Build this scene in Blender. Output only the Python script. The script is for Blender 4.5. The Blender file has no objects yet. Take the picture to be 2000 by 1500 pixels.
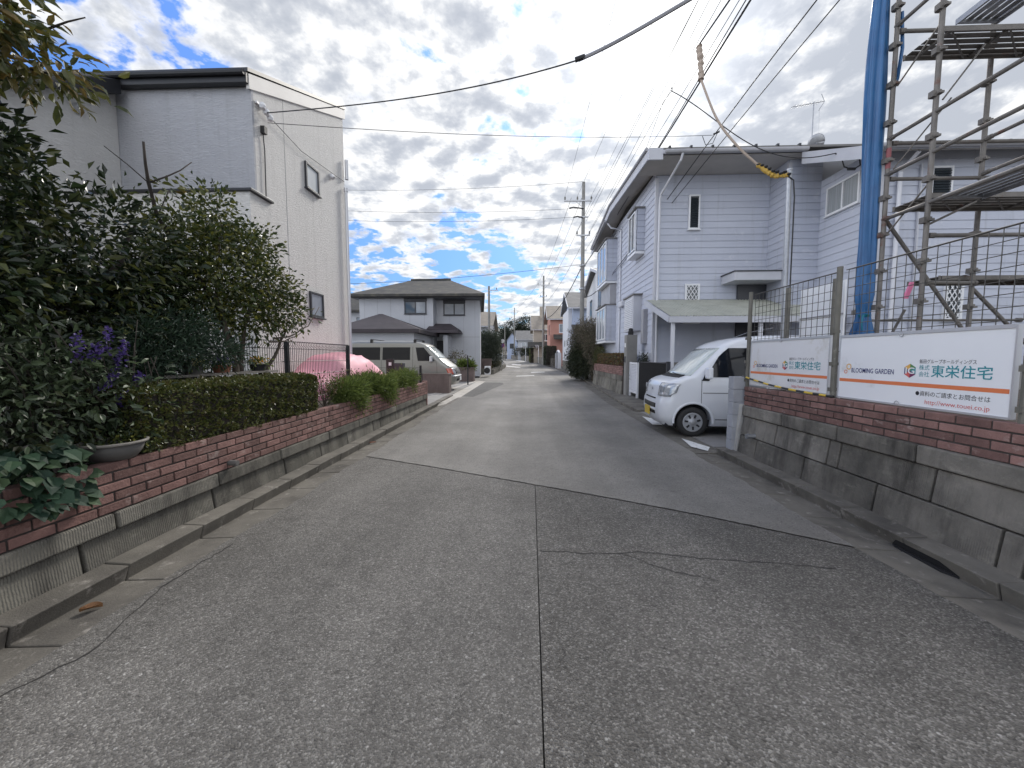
import bpy, math, random
import numpy as np
from mathutils import Vector as V, Matrix
R = random.Random(11); RN = np.random.default_rng(5)
scene = bpy.context.scene; COL = scene.collection
PI = math.pi; rad = math.radians
# ---------------------------------------------------------------- camera model
F, H = 750., 1.5
PT = math.atan(54/750.); YW = math.atan(28/750.*math.cos(PT))
def ray(u, v):
    a = (u-1000)/F; b = -(v-750)/F
    y = math.cos(PT)+b*math.sin(PT); z = -math.sin(PT)+b*math.cos(PT)
    return a*math.cos(YW)-y*math.sin(YW), a*math.sin(YW)+y*math.cos(YW), z
def pX(u, v, X): a, b, c = ray(u, v); t = X/a; return V((X, b*t, H+c*t))
def pY(u, v, Y): a, b, c = ray(u, v); t = Y/b; return V((a*t, Y, H+c*t))
def pZ(u, v, Z=0.): a, b, c = ray(u, v); t = (Z-H)/c; return V((a*t, b*t, Z))
def gz(y):                                   # the street climbs gently beyond the crossing
    if y < 40: return 0.
    if y < 60: return .0003*(y-40)**2
    return min(.12+.012*(y-60), 2.6)
# ---------------------------------------------------------------- node helpers
def nd(nt, t, ins=None, **at):
    n = nt.nodes.new(t)
    for k, v in at.items(): setattr(n, k, v)
    for k, v in (ins or {}).items():
        s = n.inputs[k]
        if isinstance(v, bpy.types.NodeSocket): nt.links.new(v, s)
        else: s.default_value = v
    return n
def c4(c): return (c[0], c[1], c[2], 1.)
def math_(nt, op, a, b=0., c=0.):
    return nd(nt, 'ShaderNodeMath', {0: a, 1: b, 2: c}, operation=op).outputs[0]
def mix(nt, f, a, b, mode='MIX'):
    n = nt.nodes.new('ShaderNodeMix'); n.data_type = 'RGBA'; n.blend_type = mode
    for k, v in ((0, f), (6, a), (7, b)):
        if isinstance(v, bpy.types.NodeSocket): nt.links.new(v, n.inputs[k])
        else: n.inputs[k].default_value = c4(v) if k else v
    return n.outputs[2]
def ramp(nt, f, stops):
    n = nt.nodes.new('ShaderNodeValToRGB'); e = n.color_ramp.elements
    while len(e) < len(stops): e.new(.5)
    for i, (p, c) in enumerate(stops):
        e[i].position = p; e[i].color = c4(c) if not isinstance(c, (int, float)) else (c, c, c, 1)
    nt.links.new(f, n.inputs[0]); return n.outputs[0]
def coords(nt, stretch=(1, 1, 1)):
    t = nd(nt, 'ShaderNodeTexCoord').outputs['Object']
    if stretch == (1, 1, 1): return t
    return nd(nt, 'ShaderNodeMapping', {'Vector': t, 'Scale': stretch}).outputs[0]
def noise(nt, co, sc, det=4, rough=.55, dist=0.):
    return nd(nt, 'ShaderNodeTexNoise', {'Vector': co, 'Scale': sc, 'Detail': det, 'Roughness': rough, 'Distortion': dist}).outputs[0]
def newmat(name):
    m = bpy.data.materials.new(name); m.use_nodes = True
    return m, m.node_tree, m.node_tree.nodes['Principled BSDF']
def PM(name, c1, c2=None, sc=6., rough=.6, metal=0., bump=0., bsc=60., rnd=0., stain=None, spec=.5, st=(1, 1, 1), coat=0., trans=0., det=5):
    """weathered paint, stone, metal ...: colour noise, stains with a shape of their own, fine bump"""
    m, nt, b = newmat(name); co = coords(nt, st)
    col = None
    if c2 is not None:
        f = ramp(nt, noise(nt, co, sc, det), [(.32, 0.), (.68, 1.)])
        col = mix(nt, f, c1, c2)
    if rnd:
        a = nd(nt, 'ShaderNodeAttribute', attribute_name='rnd').outputs['Fac']
        k = math_(nt, 'MULTIPLY_ADD', a, 2*rnd, 1-rnd)
        g = nd(nt, 'ShaderNodeCombineColor', {0: k, 1: k, 2: k}).outputs[0]
        col = mix(nt, 1., col if col is not None else c1, g, 'MULTIPLY')
    for s in (stain or []):                   # (colour, scale, low, high, stretch)
        cs = coords(nt, s[4] if len(s) > 4 else (1, 1, 1))
        f = ramp(nt, noise(nt, cs, s[1], 6, .65), [(s[2], 0.), (s[3], 1.)])
        col = mix(nt, f, col if col is not None else c1, s[0])
    if col is None: b.inputs['Base Color'].default_value = c4(c1)
    else: nt.links.new(col, b.inputs['Base Color'])
    b.inputs['Roughness'].default_value = rough; b.inputs['Metallic'].default_value = metal
    b.inputs['Specular IOR Level'].default_value = spec
    if coat: b.inputs['Coat Weight'].default_value = coat; b.inputs['Coat Roughness'].default_value = .06
    if trans: b.inputs['Transmission Weight'].default_value = trans
    if bump:
        h = noise(nt, co, bsc, 5, .6)
        bn = nd(nt, 'ShaderNodeBump', {'Height': h, 'Strength': bump, 'Distance': .01}).outputs[0]
        nt.links.new(bn, b.inputs['Normal'])
    return m
def LEAF(name, cols, rough=.38, trans=.22, spec=.5):
    m, nt, b = newmat(name)
    a = nd(nt, 'ShaderNodeAttribute', attribute_name='rnd').outputs['Fac']
    k = len(cols); col = ramp(nt, a, [((i+.5)/k, c) for i, c in enumerate(cols)])
    nt.links.new(col, b.inputs['Base Color']); b.inputs['Roughness'].default_value = rough
    b.inputs['Specular IOR Level'].default_value = spec
    t = nd(nt, 'ShaderNodeBsdfTranslucent', {'Color': col})
    o = nt.nodes['Material Output']
    mx = nd(nt, 'ShaderNodeMixShader', {0: trans, 1: b.outputs[0], 2: t.outputs[0]})
    nt.links.new(mx.outputs[0], o.inputs[0]); return m
# ---------------------------------------------------------------- things, parts
MW = {}
def tag(o, label=None, cat=None, group=None, kind=None):
    if label: o['label'] = label
    if cat: o['category'] = cat
    if group: o['group'] = group
    if kind: o['kind'] = kind
    return o
def T(name, label, cat, loc=(0, 0, 0), group=None, rz=0.):
    o = bpy.data.objects.new(name, None); COL.objects.link(o)
    o.location = loc; o.rotation_euler = (0, 0, rz); o.empty_display_size = .1
    MW[o] = Matrix.Translation(V(loc)) @ Matrix.Rotation(rz, 4, 'Z')
    return tag(o, label, cat, group)
def link(name, me, mats, par=None, smooth=False, bev=0, **tg):
    for m in (mats if isinstance(mats, (list, tuple)) else [mats]): me.materials.append(m)
    o = bpy.data.objects.new(name, me); COL.objects.link(o)
    if par is not None: o.parent = par; MW[o] = MW[par]
    else: MW[o] = Matrix.Identity(4)
    if smooth: me.polygons.foreach_set('use_smooth', [True]*len(me.polygons))
    if bev:
        b = o.modifiers.new('b', 'BEVEL'); b.width = bev; b.segments = 2; b.limit_method = 'ANGLE'; b.angle_limit = rad(40)
    return tag(o, **tg)
class MB:
    def __init__(s): s.v = []; s.f = []; s.m = []; s.r = []; s.mi = 0; s.rv = None
    def add(s, vs, fs):
        b = len(s.v); s.v += [tuple(p) for p in vs]
        r = R.random() if s.rv is None else s.rv
        for f in fs: s.f.append(tuple(b+i for i in f)); s.m.append(s.mi); s.r.append(r)
        return s
    def box(s, x0, x1, y0, y1, z0, z1):
        return s.add([(x, y, z) for z in (z0, z1) for y in (y0, y1) for x in (x0, x1)],
                     [(0, 2, 3, 1), (4, 5, 7, 6), (0, 1, 5, 4), (2, 6, 7, 3), (0, 4, 6, 2), (1, 3, 7, 5)])
    def hexa(s, lo, hi):                       # 4 bottom + 4 top points, both counter-clockwise
        return s.add(list(lo)+list(hi), [(3, 2, 1, 0), (4, 5, 6, 7), (0, 1, 5, 4), (1, 2, 6, 5), (2, 3, 7, 6), (3, 0, 4, 7)])
    def bar(s, p, q, w, h, up=(0, 0, 1)):      # rectangular beam from p to q
        p, q = V(p), V(q); d = (q-p).normalized(); a = d.cross(V(up))
        if a.length < 1e-4: a = d.cross(V((1, 0, 0)))
        a.normalize(); b = a.cross(d).normalized(); a *= w/2; b *= h/2
        return s.hexa([p-a-b, p+a-b, p+a+b, p-a+b], [q-a-b, q+a-b, q+a+b, q-a+b])
    def tube(s, pts, r, n=8, caps=True):
        pts = [V(p) for p in pts]; k = len(pts); rs = r if isinstance(r, (list, tuple)) else [r]*k
        rings = []; prev = None
        for i, p in enumerate(pts):
            d = (pts[min(i+1, k-1)]-pts[max(i-1, 0)])
            if d.length < 1e-9: d = V((0, 0, 1))
            d.normalize()
            if prev is None:
                a = d.cross(V((0, 0, 1)));
                if a.length < 1e-3: a = d.cross(V((1, 0, 0)))
            else: a = prev-d*prev.dot(d)
            a.normalize(); prev = a; b = d.cross(a)
            rings.append([p+(a*math.cos(2*PI*j/n)+b*math.sin(2*PI*j/n))*rs[i] for j in range(n)])
        vs = [q for rg in rings for q in rg]; fs = []
        for i in range(k-1):
            for j in range(n):
                j2 = (j+1) % n; fs.append((i*n+j, i*n+j2, (i+1)*n+j2, (i+1)*n+j))
        if caps: fs += [tuple(range(n))[::-1], tuple((k-1)*n+j for j in range(n))]
        return s.add(vs, fs)
    def lathe(s, c, prof, n=20, ax='z', sx=1., sy=1., caps=True):
        vs = []
        for r, z in prof:
            for j in range(n):
                a = 2*PI*j/n; p, q = r*math.cos(a)*sx, r*math.sin(a)*sy
                vs.append({'z': (c[0]+p, c[1]+q, c[2]+z), 'y': (c[0]+q, c[1]+z, c[2]+p), 'x': (c[0]+z, c[1]+p, c[2]+q)}[ax])
        fs = []
        for i in range(len(prof)-1):
            for j in range(n):
                j2 = (j+1) % n; fs.append((i*n+j, i*n+j2, (i+1)*n+j2, (i+1)*n+j))
        if caps and prof[0][0] > 1e-6: fs.append(tuple(range(n))[::-1])
        if caps and prof[-1][0] > 1e-6: fs.append(tuple((len(prof)-1)*n+j for j in range(n)))
        return s.add(vs, fs)
    def prism(s, a, b):                        # two matching outlines
        n = len(a)
        return s.add(list(a)+list(b), [tuple(range(n))[::-1], tuple(range(n, 2*n))]+[(i, (i+1) % n, n+(i+1) % n, n+i) for i in range(n)])
    def sheet(s, pts): return s.add(pts, [tuple(range(len(pts)))])
    def grid(s, rows):                         # rows of equal length
        k = len(rows[0]); vs = [p for r in rows for p in r]
        return s.add(vs, [(i*k+j, i*k+j+1, (i+1)*k+j+1, (i+1)*k+j) for i in range(len(rows)-1) for j in range(k-1)])
    def mesh(s, name, off=None):
        me = bpy.data.meshes.new(name)
        vs = s.v if off is None else [off @ V(p) for p in s.v]
        me.from_pydata(vs, [], s.f); me.polygons.foreach_set('material_index', s.m)
        at = me.attributes.new('rnd', 'FLOAT', 'FACE'); at.data.foreach_set('value', s.r)
        me.update(); return me
    def build(s, name, mats, par=None, loc=None, smooth=False, bev=0, local=False, **tg):
        off = None
        if par is not None and not local: off = MW[par].inverted()
        if par is None:
            if loc is None:
                a = np.array(s.v); loc = ((a[:, 0].min()+a[:, 0].max())/2, (a[:, 1].min()+a[:, 1].max())/2, a[:, 2].min())
            off = Matrix.Translation(-V(loc))
        o = link(name, s.mesh(name, off), mats, par, smooth, bev, **tg)
        if par is None: o.location = loc; MW[o] = Matrix.Translation(V(loc))
        return o
KIDS = {}
def dup(root, loc, rz=None, label=None, group=None):
    kids = {}
    for o in list(COL.objects):
        if o.parent: kids.setdefault(o.parent.name, []).append(o)
    def cp(o, par):
        c = o.copy(); COL.objects.link(c)
        if par is not None: c.parent = par
        for ch in kids.get(o.name, []): cp(ch, c)
        return c
    r = cp(root, None); r.location = loc
    if rz is not None: r.rotation_euler = (0, 0, rz)
    MW[r] = Matrix.Translation(V(loc)) @ Matrix.Rotation(r.rotation_euler[2], 4, 'Z')
    return tag(r, label, None, group)
# ---------------------------------------------------------------- leaves
LT_D = ([(0, 0, 0), (.45, .5, .12), (1, 0, -.05), (.45, -.5, .12)], [(0, 2, 1), (0, 3, 2)])
LT_O = ([(0, 0, 0), (.25, .38, .1), (.62, .42, .1), (1, 0, -.14), (.62, -.42, .1), (.25, -.38, .1), (.3, 0, .02), (.65, 0, 0)],
        [(0, 6, 1), (6, 7, 2, 1), (7, 3, 2), (0, 5, 6), (6, 5, 4, 7), (7, 4, 3)])
def unit(a): return a/np.maximum(np.linalg.norm(a, axis=1, keepdims=True), 1e-9)
def leafobj(name, mat, par, P, D, N, L, W, tmpl=LT_D, rnd=None, **tg):
    """one mesh of many leaves: base points P, directions D, facing N, length L, width ratio W"""
    n = len(P); P = np.asarray(P, float); D = unit(np.asarray(D, float)); N = np.asarray(N, float)
    S = unit(np.cross(N, D)); N = np.cross(D, S); L = np.broadcast_to(np.asarray(L, float), (n,)); W = np.broadcast_to(np.asarray(W, float), (n,))
    tv = np.array(tmpl[0]); k = len(tv)
    vs = (P[:, None]+(D[:, None]*tv[None, :, 0:1]+S[:, None]*tv[None, :, 1:2]*W[:, None, None]+N[:, None]*tv[None, :, 2:3])*L[:, None, None]).reshape(-1, 3)
    if par is not None:
        mi = np.array(MW[par].inverted()); vs = vs @ mi[:3, :3].T+mi[:3, 3]
    loops = []; starts = []; tot = []; pos = 0
    base = np.arange(n)*k
    fl = [np.array(f) for f in tmpl[1]]
    sizes = [len(f) for f in fl]; cat = np.concatenate(fl)
    L_ = (base[:, None]+cat[None, :]).ravel().astype(np.int32)
    tt = np.tile(np.array(sizes, np.int32), n); ss = np.concatenate([[0], np.cumsum(tt)[:-1]]).astype(np.int32)
    me = bpy.data.meshes.new(name)
    me.vertices.add(len(vs)); me.vertices.foreach_set('co', vs.ravel().astype(np.float32))
    me.loops.add(len(L_)); me.loops.foreach_set('vertex_index', L_)
    me.polygons.add(len(tt)); me.polygons.foreach_set('loop_start', ss); me.polygons.foreach_set('loop_total', tt)
    r = RN.random(n) if rnd is None else np.asarray(rnd)
    at = me.attributes.new('rnd', 'FLOAT', 'FACE'); at.data.foreach_set('value', np.repeat(r, len(fl)).astype(np.float32))
    me.update(calc_edges=True)
    me.polygons.foreach_set('use_smooth', [False]*len(tt))
    return link(name, me, mat, par, **tg)
def blobs(bl, n, clump=9, spread=.16, fill=.45):
    """leaf points in clumps spread through ellipsoids [(centre, (rx,ry,rz))]; returns P, outward dirs"""
    bl = [(np.array(c, float), np.array(r, float)) for c, r in bl]
    wt = np.array([r[0]*r[1]+r[1]*r[2]+r[0]*r[2] for _, r in bl]); wt /= wt.sum()
    P = []; O = []
    for (c, r), w in zip(bl, wt):
        m = max(2, int(n*w/clump)); d = unit(RN.normal(size=(m, 3)))
        rr = fill+(1-fill)*RN.random((m, 1))**.6
        rr *= 1+.16*np.sin(3.1*d[:, :1]*4+c[0]*5)*np.cos(d[:, 1:2]*5+c[1])+RN.normal(size=(m, 1))*.05
        cc = c+d*r*rr
        k = RN.integers(max(2, clump//2), int(clump*1.6), m)
        idx = np.repeat(np.arange(m), k); s = np.full((len(idx), 1), spread)
        off = RN.normal(size=(len(idx), 3))*s*.55
        P.append(cc[idx]+off); O.append(unit(d[idx]*.7+unit(off)*.9+RN.normal(size=(len(idx), 3))*.35))
    return np.concatenate(P), np.concatenate(O)
def crown(name, mat, par, bl, n, L, W=.5, droop=.15, clump=9, spread=.16, fill=.45, tmpl=LT_D, up=.8, **tg):
    P, O = blobs(bl, n, clump, spread, fill); O[:, 2] -= droop
    N = RN.normal(size=P.shape)*.6+O*.3; N[:, 2] += up
    return leafobj(name, mat, par, P, O, N, L*RN.uniform(.5, 1.4, len(P)), W*RN.uniform(.8, 1.2, len(P)), tmpl, **tg)
def curve(p, q, bow=(0, 0, 0), n=7, jit=0.):
    p, q, b = V(p), V(q), V(bow); out = []
    for i in range(n+1):
        t = i/n; j = V((R.uniform(-1, 1), R.uniform(-1, 1), R.uniform(-1, 1)))*jit*math.sin(PI*t)
        out.append(p.lerp(q, t)+b*4*t*(1-t)+j)
    return out
def taper(a, b, n): return [a+(b-a)*i/(n-1) for i in range(n)]
# ---------------------------------------------------------------- world, sun, camera
SUN_AZ, SUN_EL = rad(17.0), rad(36.5)          # from +Y towards +X
sd = V((math.sin(SUN_AZ)*math.cos(SUN_EL), math.cos(SUN_AZ)*math.cos(SUN_EL), math.sin(SUN_EL)))
w = bpy.data.worlds.new('World'); scene.world = w; w.use_nodes = True
nt = w.node_tree; nt.nodes.clear()
out = nd(nt, 'ShaderNodeOutputWorld')
sky = nd(nt, 'ShaderNodeTexSky', sky_type='NISHITA', sun_disc=False, sun_elevation=SUN_EL, sun_rotation=SUN_AZ, air_density=1.3, dust_density=.6, ozone_density=2.0)
d = nd(nt, 'ShaderNodeTexCoord').outputs['Generated']
sx = nd(nt, 'ShaderNodeSeparateXYZ', {0: d}); dx_, dz_ = sx.outputs[0], sx.outputs[2]
hz = ramp(nt, dz_, [(.0, (.20, .29, .47)), (.18, (.21, .32, .54)), (.34, (.27, .40, .66)), (.6, (.42, .58, .92))])
skyc = mix(nt, 1., sky.outputs[0], hz, 'MULTIPLY')
bg1 = nd(nt, 'ShaderNodeBackground', {'Color': skyc, 'Strength': .13})
zz = math_(nt, 'MAXIMUM', math_(nt, 'ADD', dz_, .20), .05)
pv = nd(nt, 'ShaderNodeCombineXYZ', {0: math_(nt, 'DIVIDE', dx_, zz), 1: math_(nt, 'DIVIDE', sx.outputs[1], zz), 2: 3.7}).outputs[0]
def shift(v, o): return nd(nt, 'ShaderNodeVectorMath', {0: v, 1: o}, operation='ADD').outputs[0]
# broken altocumulus: a broad coverage field, rounded puffs, and their relief towards the sun
cov = noise(nt, pv, 1.1, 3, .5, .2)
mot = noise(nt, shift(pv, (7.3, 2.1, 0)), 8.6, 6, .56, .1)
puf = noise(nt, pv, 7.4, 6, .56, .12)
puf2 = noise(nt, shift(pv, (.022, .06, 0)), 7.4, 6, .56, .12)
sdot = nd(nt, 'ShaderNodeVectorMath', {0: d, 1: sd}, operation='DOT_PRODUCT').outputs['Value']
pos = math_(nt, 'MAXIMUM', sdot, 0.)
thick = math_(nt, 'ADD', math_(nt, 'MULTIPLY', cov, .48), math_(nt, 'MULTIPLY', puf, .70))
side = ramp(nt, dx_, [(.10, 0.), (.62, .0)])
east = math_(nt, 'MULTIPLY', math_(nt, 'ADD', dx_, .22), .17)
band = ramp(nt, dz_, [(.04, .07), (.13, .035), (.25, .03), (.36, .095), (.60, .095), (.80, .045)])
west = math_(nt, 'MAXIMUM', math_(nt, 'MULTIPLY_ADD', dx_, -1., -.74), 0.)     # unseen western cloud brightening, added to light west-facing walls and panels
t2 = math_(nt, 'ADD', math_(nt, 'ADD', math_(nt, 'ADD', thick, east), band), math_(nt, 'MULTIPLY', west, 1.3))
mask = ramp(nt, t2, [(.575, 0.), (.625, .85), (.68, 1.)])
rel = math_(nt, 'SUBTRACT', puf, puf2)
body = ramp(nt, math_(nt, 'ADD', math_(nt, 'ADD', math_(nt, 'MULTIPLY', t2, .50), math_(nt, 'MULTIPLY', mot, .68)), math_(nt, 'ADD', math_(nt, 'MULTIPLY', rel, 1.0), ramp(nt, dx_, [(.27, .0), (.36, .09), (.6, .15)]))),
            [(.60, (1.0, 1.0, 1.0)), (.69, (.88, .893, .915)), (.76, (.71, .735, .78)), (.84, (.58, .612, .675)), (.95, (.50, .535, .605))])
g1 = math_(nt, 'POWER', pos, 75.); g2 = math_(nt, 'POWER', pos, 7.)
lum = math_(nt, 'ADD', math_(nt, 'ADD', 5.6, math_(nt, 'MULTIPLY', g2, .5)), math_(nt, 'MULTIPLY', g1, 3.4))
back = math_(nt, 'MAXIMUM', math_(nt, 'MULTIPLY_ADD', sdot, -1., .25), 0.)   # sun-facing clouds behind the camera, brightened as added fill for shaded walls
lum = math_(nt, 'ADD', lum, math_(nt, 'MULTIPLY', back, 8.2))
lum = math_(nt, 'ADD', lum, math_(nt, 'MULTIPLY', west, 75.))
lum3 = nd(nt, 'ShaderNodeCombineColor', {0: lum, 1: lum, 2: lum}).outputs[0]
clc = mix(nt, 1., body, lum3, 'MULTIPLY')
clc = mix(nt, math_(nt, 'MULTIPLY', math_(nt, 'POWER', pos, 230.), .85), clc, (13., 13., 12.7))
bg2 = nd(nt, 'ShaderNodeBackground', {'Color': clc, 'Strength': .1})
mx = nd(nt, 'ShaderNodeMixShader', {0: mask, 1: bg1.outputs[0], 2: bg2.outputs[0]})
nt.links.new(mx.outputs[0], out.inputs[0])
sl = bpy.data.lights.new('Sun', 'SUN'); sl.energy = 1.45; sl.angle = rad(11); sl.color = (1, .95, .88)
so = bpy.data.objects.new('Sun', sl); COL.objects.link(so)
so.rotation_euler = sd.to_track_quat('Z', 'Y').to_euler(); so.location = sd*60
cam = bpy.data.cameras.new('Camera'); co_ = bpy.data.objects.new('Camera', cam); COL.objects.link(co_)
cam.sensor_width = 36; cam.lens = 36*F/2000; cam.clip_end = 4000; cam.clip_start = .05
co_.location = (0, 0, H); co_.rotation_euler = (PI/2-PT, 0, YW); scene.camera = co_
vs_ = scene.view_settings; vs_.view_transform = 'Standard'; vs_.look = 'None'; vs_.gamma = 1; vs_.exposure = .95
scene.cycles.use_denoising = True; scene.cycles.max_bounces = 6; scene.cycles.transparent_max_bounces = 8
# ---------------------------------------------------------------- materials
def asphalt(name, base, agg, coarse, patchy):
    m, nt, b = newmat(name); co = coords(nt)
    vo = nd(nt, 'ShaderNodeTexVoronoi', {'Vector': co, 'Scale': coarse})
    st = nd(nt, 'ShaderNodeSeparateColor', {0: vo.outputs['Color']})
    f = ramp(nt, st.outputs[0], [(.0, 0.), (.5, .12), (.82, .5), (.96, 1.)])
    c = mix(nt, f, base, agg)
    vc = nd(nt, 'ShaderNodeTexVoronoi', {'Vector': co, 'Scale': coarse*.36})
    chip = math_(nt, 'MULTIPLY', math_(nt, 'GREATER_THAN', nd(nt, 'ShaderNodeSeparateColor', {0: vc.outputs['Color']}).outputs[1], .972), math_(nt, 'LESS_THAN', vc.outputs['Distance'], .30))
    c = mix(nt, math_(nt, 'MULTIPLY', chip, .55), c, (.46, .45, .43))
    pit = ramp(nt, noise(nt, co, coarse*.33, 3, .6), [(.33, .62), (.46, 1.)])
    c = mix(nt, 1., c, pit, 'MULTIPLY')
    big = ramp(nt, noise(nt, co, .55, 5, .6), [(.3, .74), (.7, 1.2)])
    c = mix(nt, 1., c, big, 'MULTIPLY')
    mid = ramp(nt, noise(nt, co, 7., 4, .6), [(.3, 1-patchy), (.7, 1+patchy)])
    c = mix(nt, 1., c, mid, 'MULTIPLY')
    # worn wheel tracks run along the street
    tr = ramp(nt, noise(nt, coords(nt, (1.3, .06, 1)), 1., 3, .5), [(.35, .85), (.65, 1.12)])
    c = mix(nt, 1., c, tr, 'MULTIPLY')
    sp = ramp(nt, noise(nt, co, 1.7, 6, .7), [(.64, 0.), (.74, .5)])
    c = mix(nt, sp, c, (.035, .034, .032))
    nt.links.new(c, b.inputs['Base Color'])
    b.inputs['Roughness'].default_value = .78; b.inputs['Specular IOR Level'].default_value = .35
    h = math_(nt, 'ADD', math_(nt, 'MULTIPLY', vo.outputs['Distance'], -1.1), math_(nt, 'MULTIPLY', noise(nt, co, coarse*.5, 3), .9))
    bn = nd(nt, 'ShaderNodeBump', {'Height': h, 'Strength': .9, 'Distance': .0075 if coarse < 120 else .004}).outputs[0]
    nt.links.new(bn, b.inputs['Normal']); return m
M = {}
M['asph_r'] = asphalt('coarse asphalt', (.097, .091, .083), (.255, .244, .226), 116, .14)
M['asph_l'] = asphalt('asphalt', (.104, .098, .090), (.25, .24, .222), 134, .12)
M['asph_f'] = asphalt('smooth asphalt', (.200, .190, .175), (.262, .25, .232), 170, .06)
M['seam'] = PM('joint filler', (.048, .045, .042), (.025, .024, .023), 9, .95)
M['conc'] = PM('gutter concrete', (.19, .175, .15), (.125, .116, .10), 3.2, .9, bump=.5, bsc=90, stain=[((.075, .068, .06), 1.7, .46, .70), ((.27, .25, .225), 9, .58, .7)])
M['kerb'] = PM('kerb concrete', (.20, .185, .16), (.125, .118, .105), 3, .92, bump=.5, bsc=70, stain=[((.085, .08, .072), 2.1, .5, .68)])
def stone(name, a, b_, ribs):
    m, nt, b = newmat(name); co = coords(nt)
    c = mix(nt, ramp(nt, noise(nt, co, 2.4, 7, .65), [(.32, 0.), (.68, 1.)]), a, b_)
    sp = ramp(nt, noise(nt, coords(nt, (1, .8, 1.6)), 5.5, 8, .75), [(.55, 0.), (.72, 1.)])
    c = mix(nt, math_(nt, 'MULTIPLY', sp, .8), c, (.34, .32, .275))
    dk = ramp(nt, noise(nt, coords(nt, (1, 2.2, .5)), 1.6, 6, .7), [(.46, 0.), (.68, .85)])
    c = mix(nt, dk, c, (.062, .058, .053))
    at = nd(nt, 'ShaderNodeAttribute', attribute_name='rnd').outputs['Fac']
    k = math_(nt, 'MULTIPLY_ADD', at, .5, .72)
    c = mix(nt, 1., c, nd(nt, 'ShaderNodeCombineColor', {0: k, 1: k, 2: k}).outputs[0], 'MULTIPLY')
    nt.links.new(c, b.inputs['Base Color']); b.inputs['Roughness'].default_value = .95; b.inputs['Specular IOR Level'].default_value = .2
    wv = nd(nt, 'ShaderNodeTexWave', {'Vector': co, 'Scale': 21., 'Distortion': 2.2, 'Detail': 4, 'Detail Scale': 1.5}, bands_direction='Y').outputs['Fac']
    pat = ramp(nt, noise(nt, co, 1.8, 3), [(.42, 0.), (.6, 1.)])
    h = math_(nt, 'ADD', math_(nt, 'MULTIPLY', math_(nt, 'MULTIPLY', wv, pat), ribs), noise(nt, co, 45, 6, .7))
    bn = nd(nt, 'ShaderNodeBump', {'Height': h, 'Strength': .8, 'Distance': .012}).outputs[0]
    nt.links.new(bn, b.inputs['Normal']); return m
M['stone_l'] = stone('pale weathered stone', (.235, .222, .19), (.155, .148, .13), .45)
M['stone_r'] = stone('dark weathered stone', (.265, .245, .215), (.125, .118, .105), .35)
M['brick'] = PM('red brick', (.245, .138, .120), (.175, .097, .085), 9, .9, bump=.8, bsc=55, rnd=.32, stain=[((.42, .32, .29), 7, .58, .78, (1, 1, 1.8)), ((.46, .41, .38), 2.6, .63, .78), ((.09, .04, .038), 3, .60, .75)])
M['mortar'] = PM('mortar', (.075, .06, .055), (.045, .038, .035), 12, .95, bump=.3)
M['mortar_w'] = PM('pale mortar', (.45, .44, .42), (.36, .35, .33), 8, .95, bump=.4)
M['block'] = PM('grey concrete block', (.40, .41, .44), (.32, .33, .355), 5, .9, bump=.35, bsc=80, rnd=.08)
M['soil'] = PM('soil', (.075, .055, .04), (.045, .034, .026), 9, .95, bump=1., bsc=30)
M['gravelly'] = PM('lot earth', (.15, .125, .10), (.09, .075, .06), 4, .95, bump=.8, bsc=30)
M['apron'] = PM('pale driveway concrete', (.50, .47, .43), (.41, .385, .35), 1.8, .9, bump=.15, stain=[((.31, .29, .265), 2.5, .58, .72)])
M['drive'] = PM('driveway concrete', (.30, .29, .275), (.24, .23, .22), 1.8, .9, bump=.2, stain=[((.18, .17, .16), 2.5, .55, .7)])
M['asph_d'] = asphalt('dark patch asphalt', (.085, .083, .08), (.15, .147, .14), 150, .06)
M['white_paint'] = PM('worn road paint', (.78, .78, .76), (.66, .66, .64), 14, .8, stain=[((.16, .16, .155), 20, .60, .66)])
M['ground'] = PM('ground', (.15, .14, .12), (.10, .095, .085), 1., .95)
M['white_metal'] = PM('white painted metal', (.72, .73, .76), rough=.4)
M['galv'] = PM('galvanised steel', (.42, .43, .45), (.33, .34, .36), 20, .42, .75)
M['pipe'] = PM('dusty scaffold steel', (.20, .185, .17), (.135, .125, .115), 7, .6, .35, stain=[((.16, .085, .065), 5, .60, .70), ((.42, .40, .37), 16, .66, .74)])
M['pipe_red'] = PM('red primed steel', (.30, .10, .11), (.22, .075, .08), 8, .6, .2)
M['postgrey'] = PM('olive grey steel post', (.19, .18, .155), (.145, .14, .12), 7, .6, .3, stain=[((.26, .25, .22), 9, .62, .7)])
M['mesh'] = PM('fence wire', (.11, .105, .10), (.07, .068, .065), 14, .5, .4)
M['black'] = PM('black coated steel', (.014, .014, .016), rough=.45)
M['tarp'] = PM('blue tarpaulin', (.020, .135, .33), (.014, .09, .24), 3, .45, bump=.25, bsc=12, spec=.6)
M['board'] = PM('white sign panel', (.84, .85, .87), (.80, .81, .84), 2, .42, stain=[((.30, .28, .26), 30, .755, .80), ((.60, .60, .60), 2.4, .62, .78)])
M['board_old'] = PM('scratched white sign panel', (.76, .76, .78), (.71, .71, .72), 2, .5, stain=[((.20, .18, .16), 24, .69, .72, (1, .7, 1.6)), ((.58, .56, .52), 3., .56, .7)])
def flat(n, c, r=.55, **k): M[n] = PM(n.replace('_', ' '), c, rough=r, **k)
flat('ink_orange', (.72, .20, .075)); flat('ink_navy', (.035, .045, .16)); flat('ink_teal', (.02, .26, .31)); flat('ink_black', (.02, .02, .025))
flat('ink_red', (.62, .12, .11)); flat('ink_gold', (.74, .42, .10)); flat('ink_green', (.10, .25, .09)); flat('ink_plum', (.18, .03, .10)); flat('ink_yellow', (.70, .50, .04)); flat('white', (.80, .80, .80))
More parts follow.
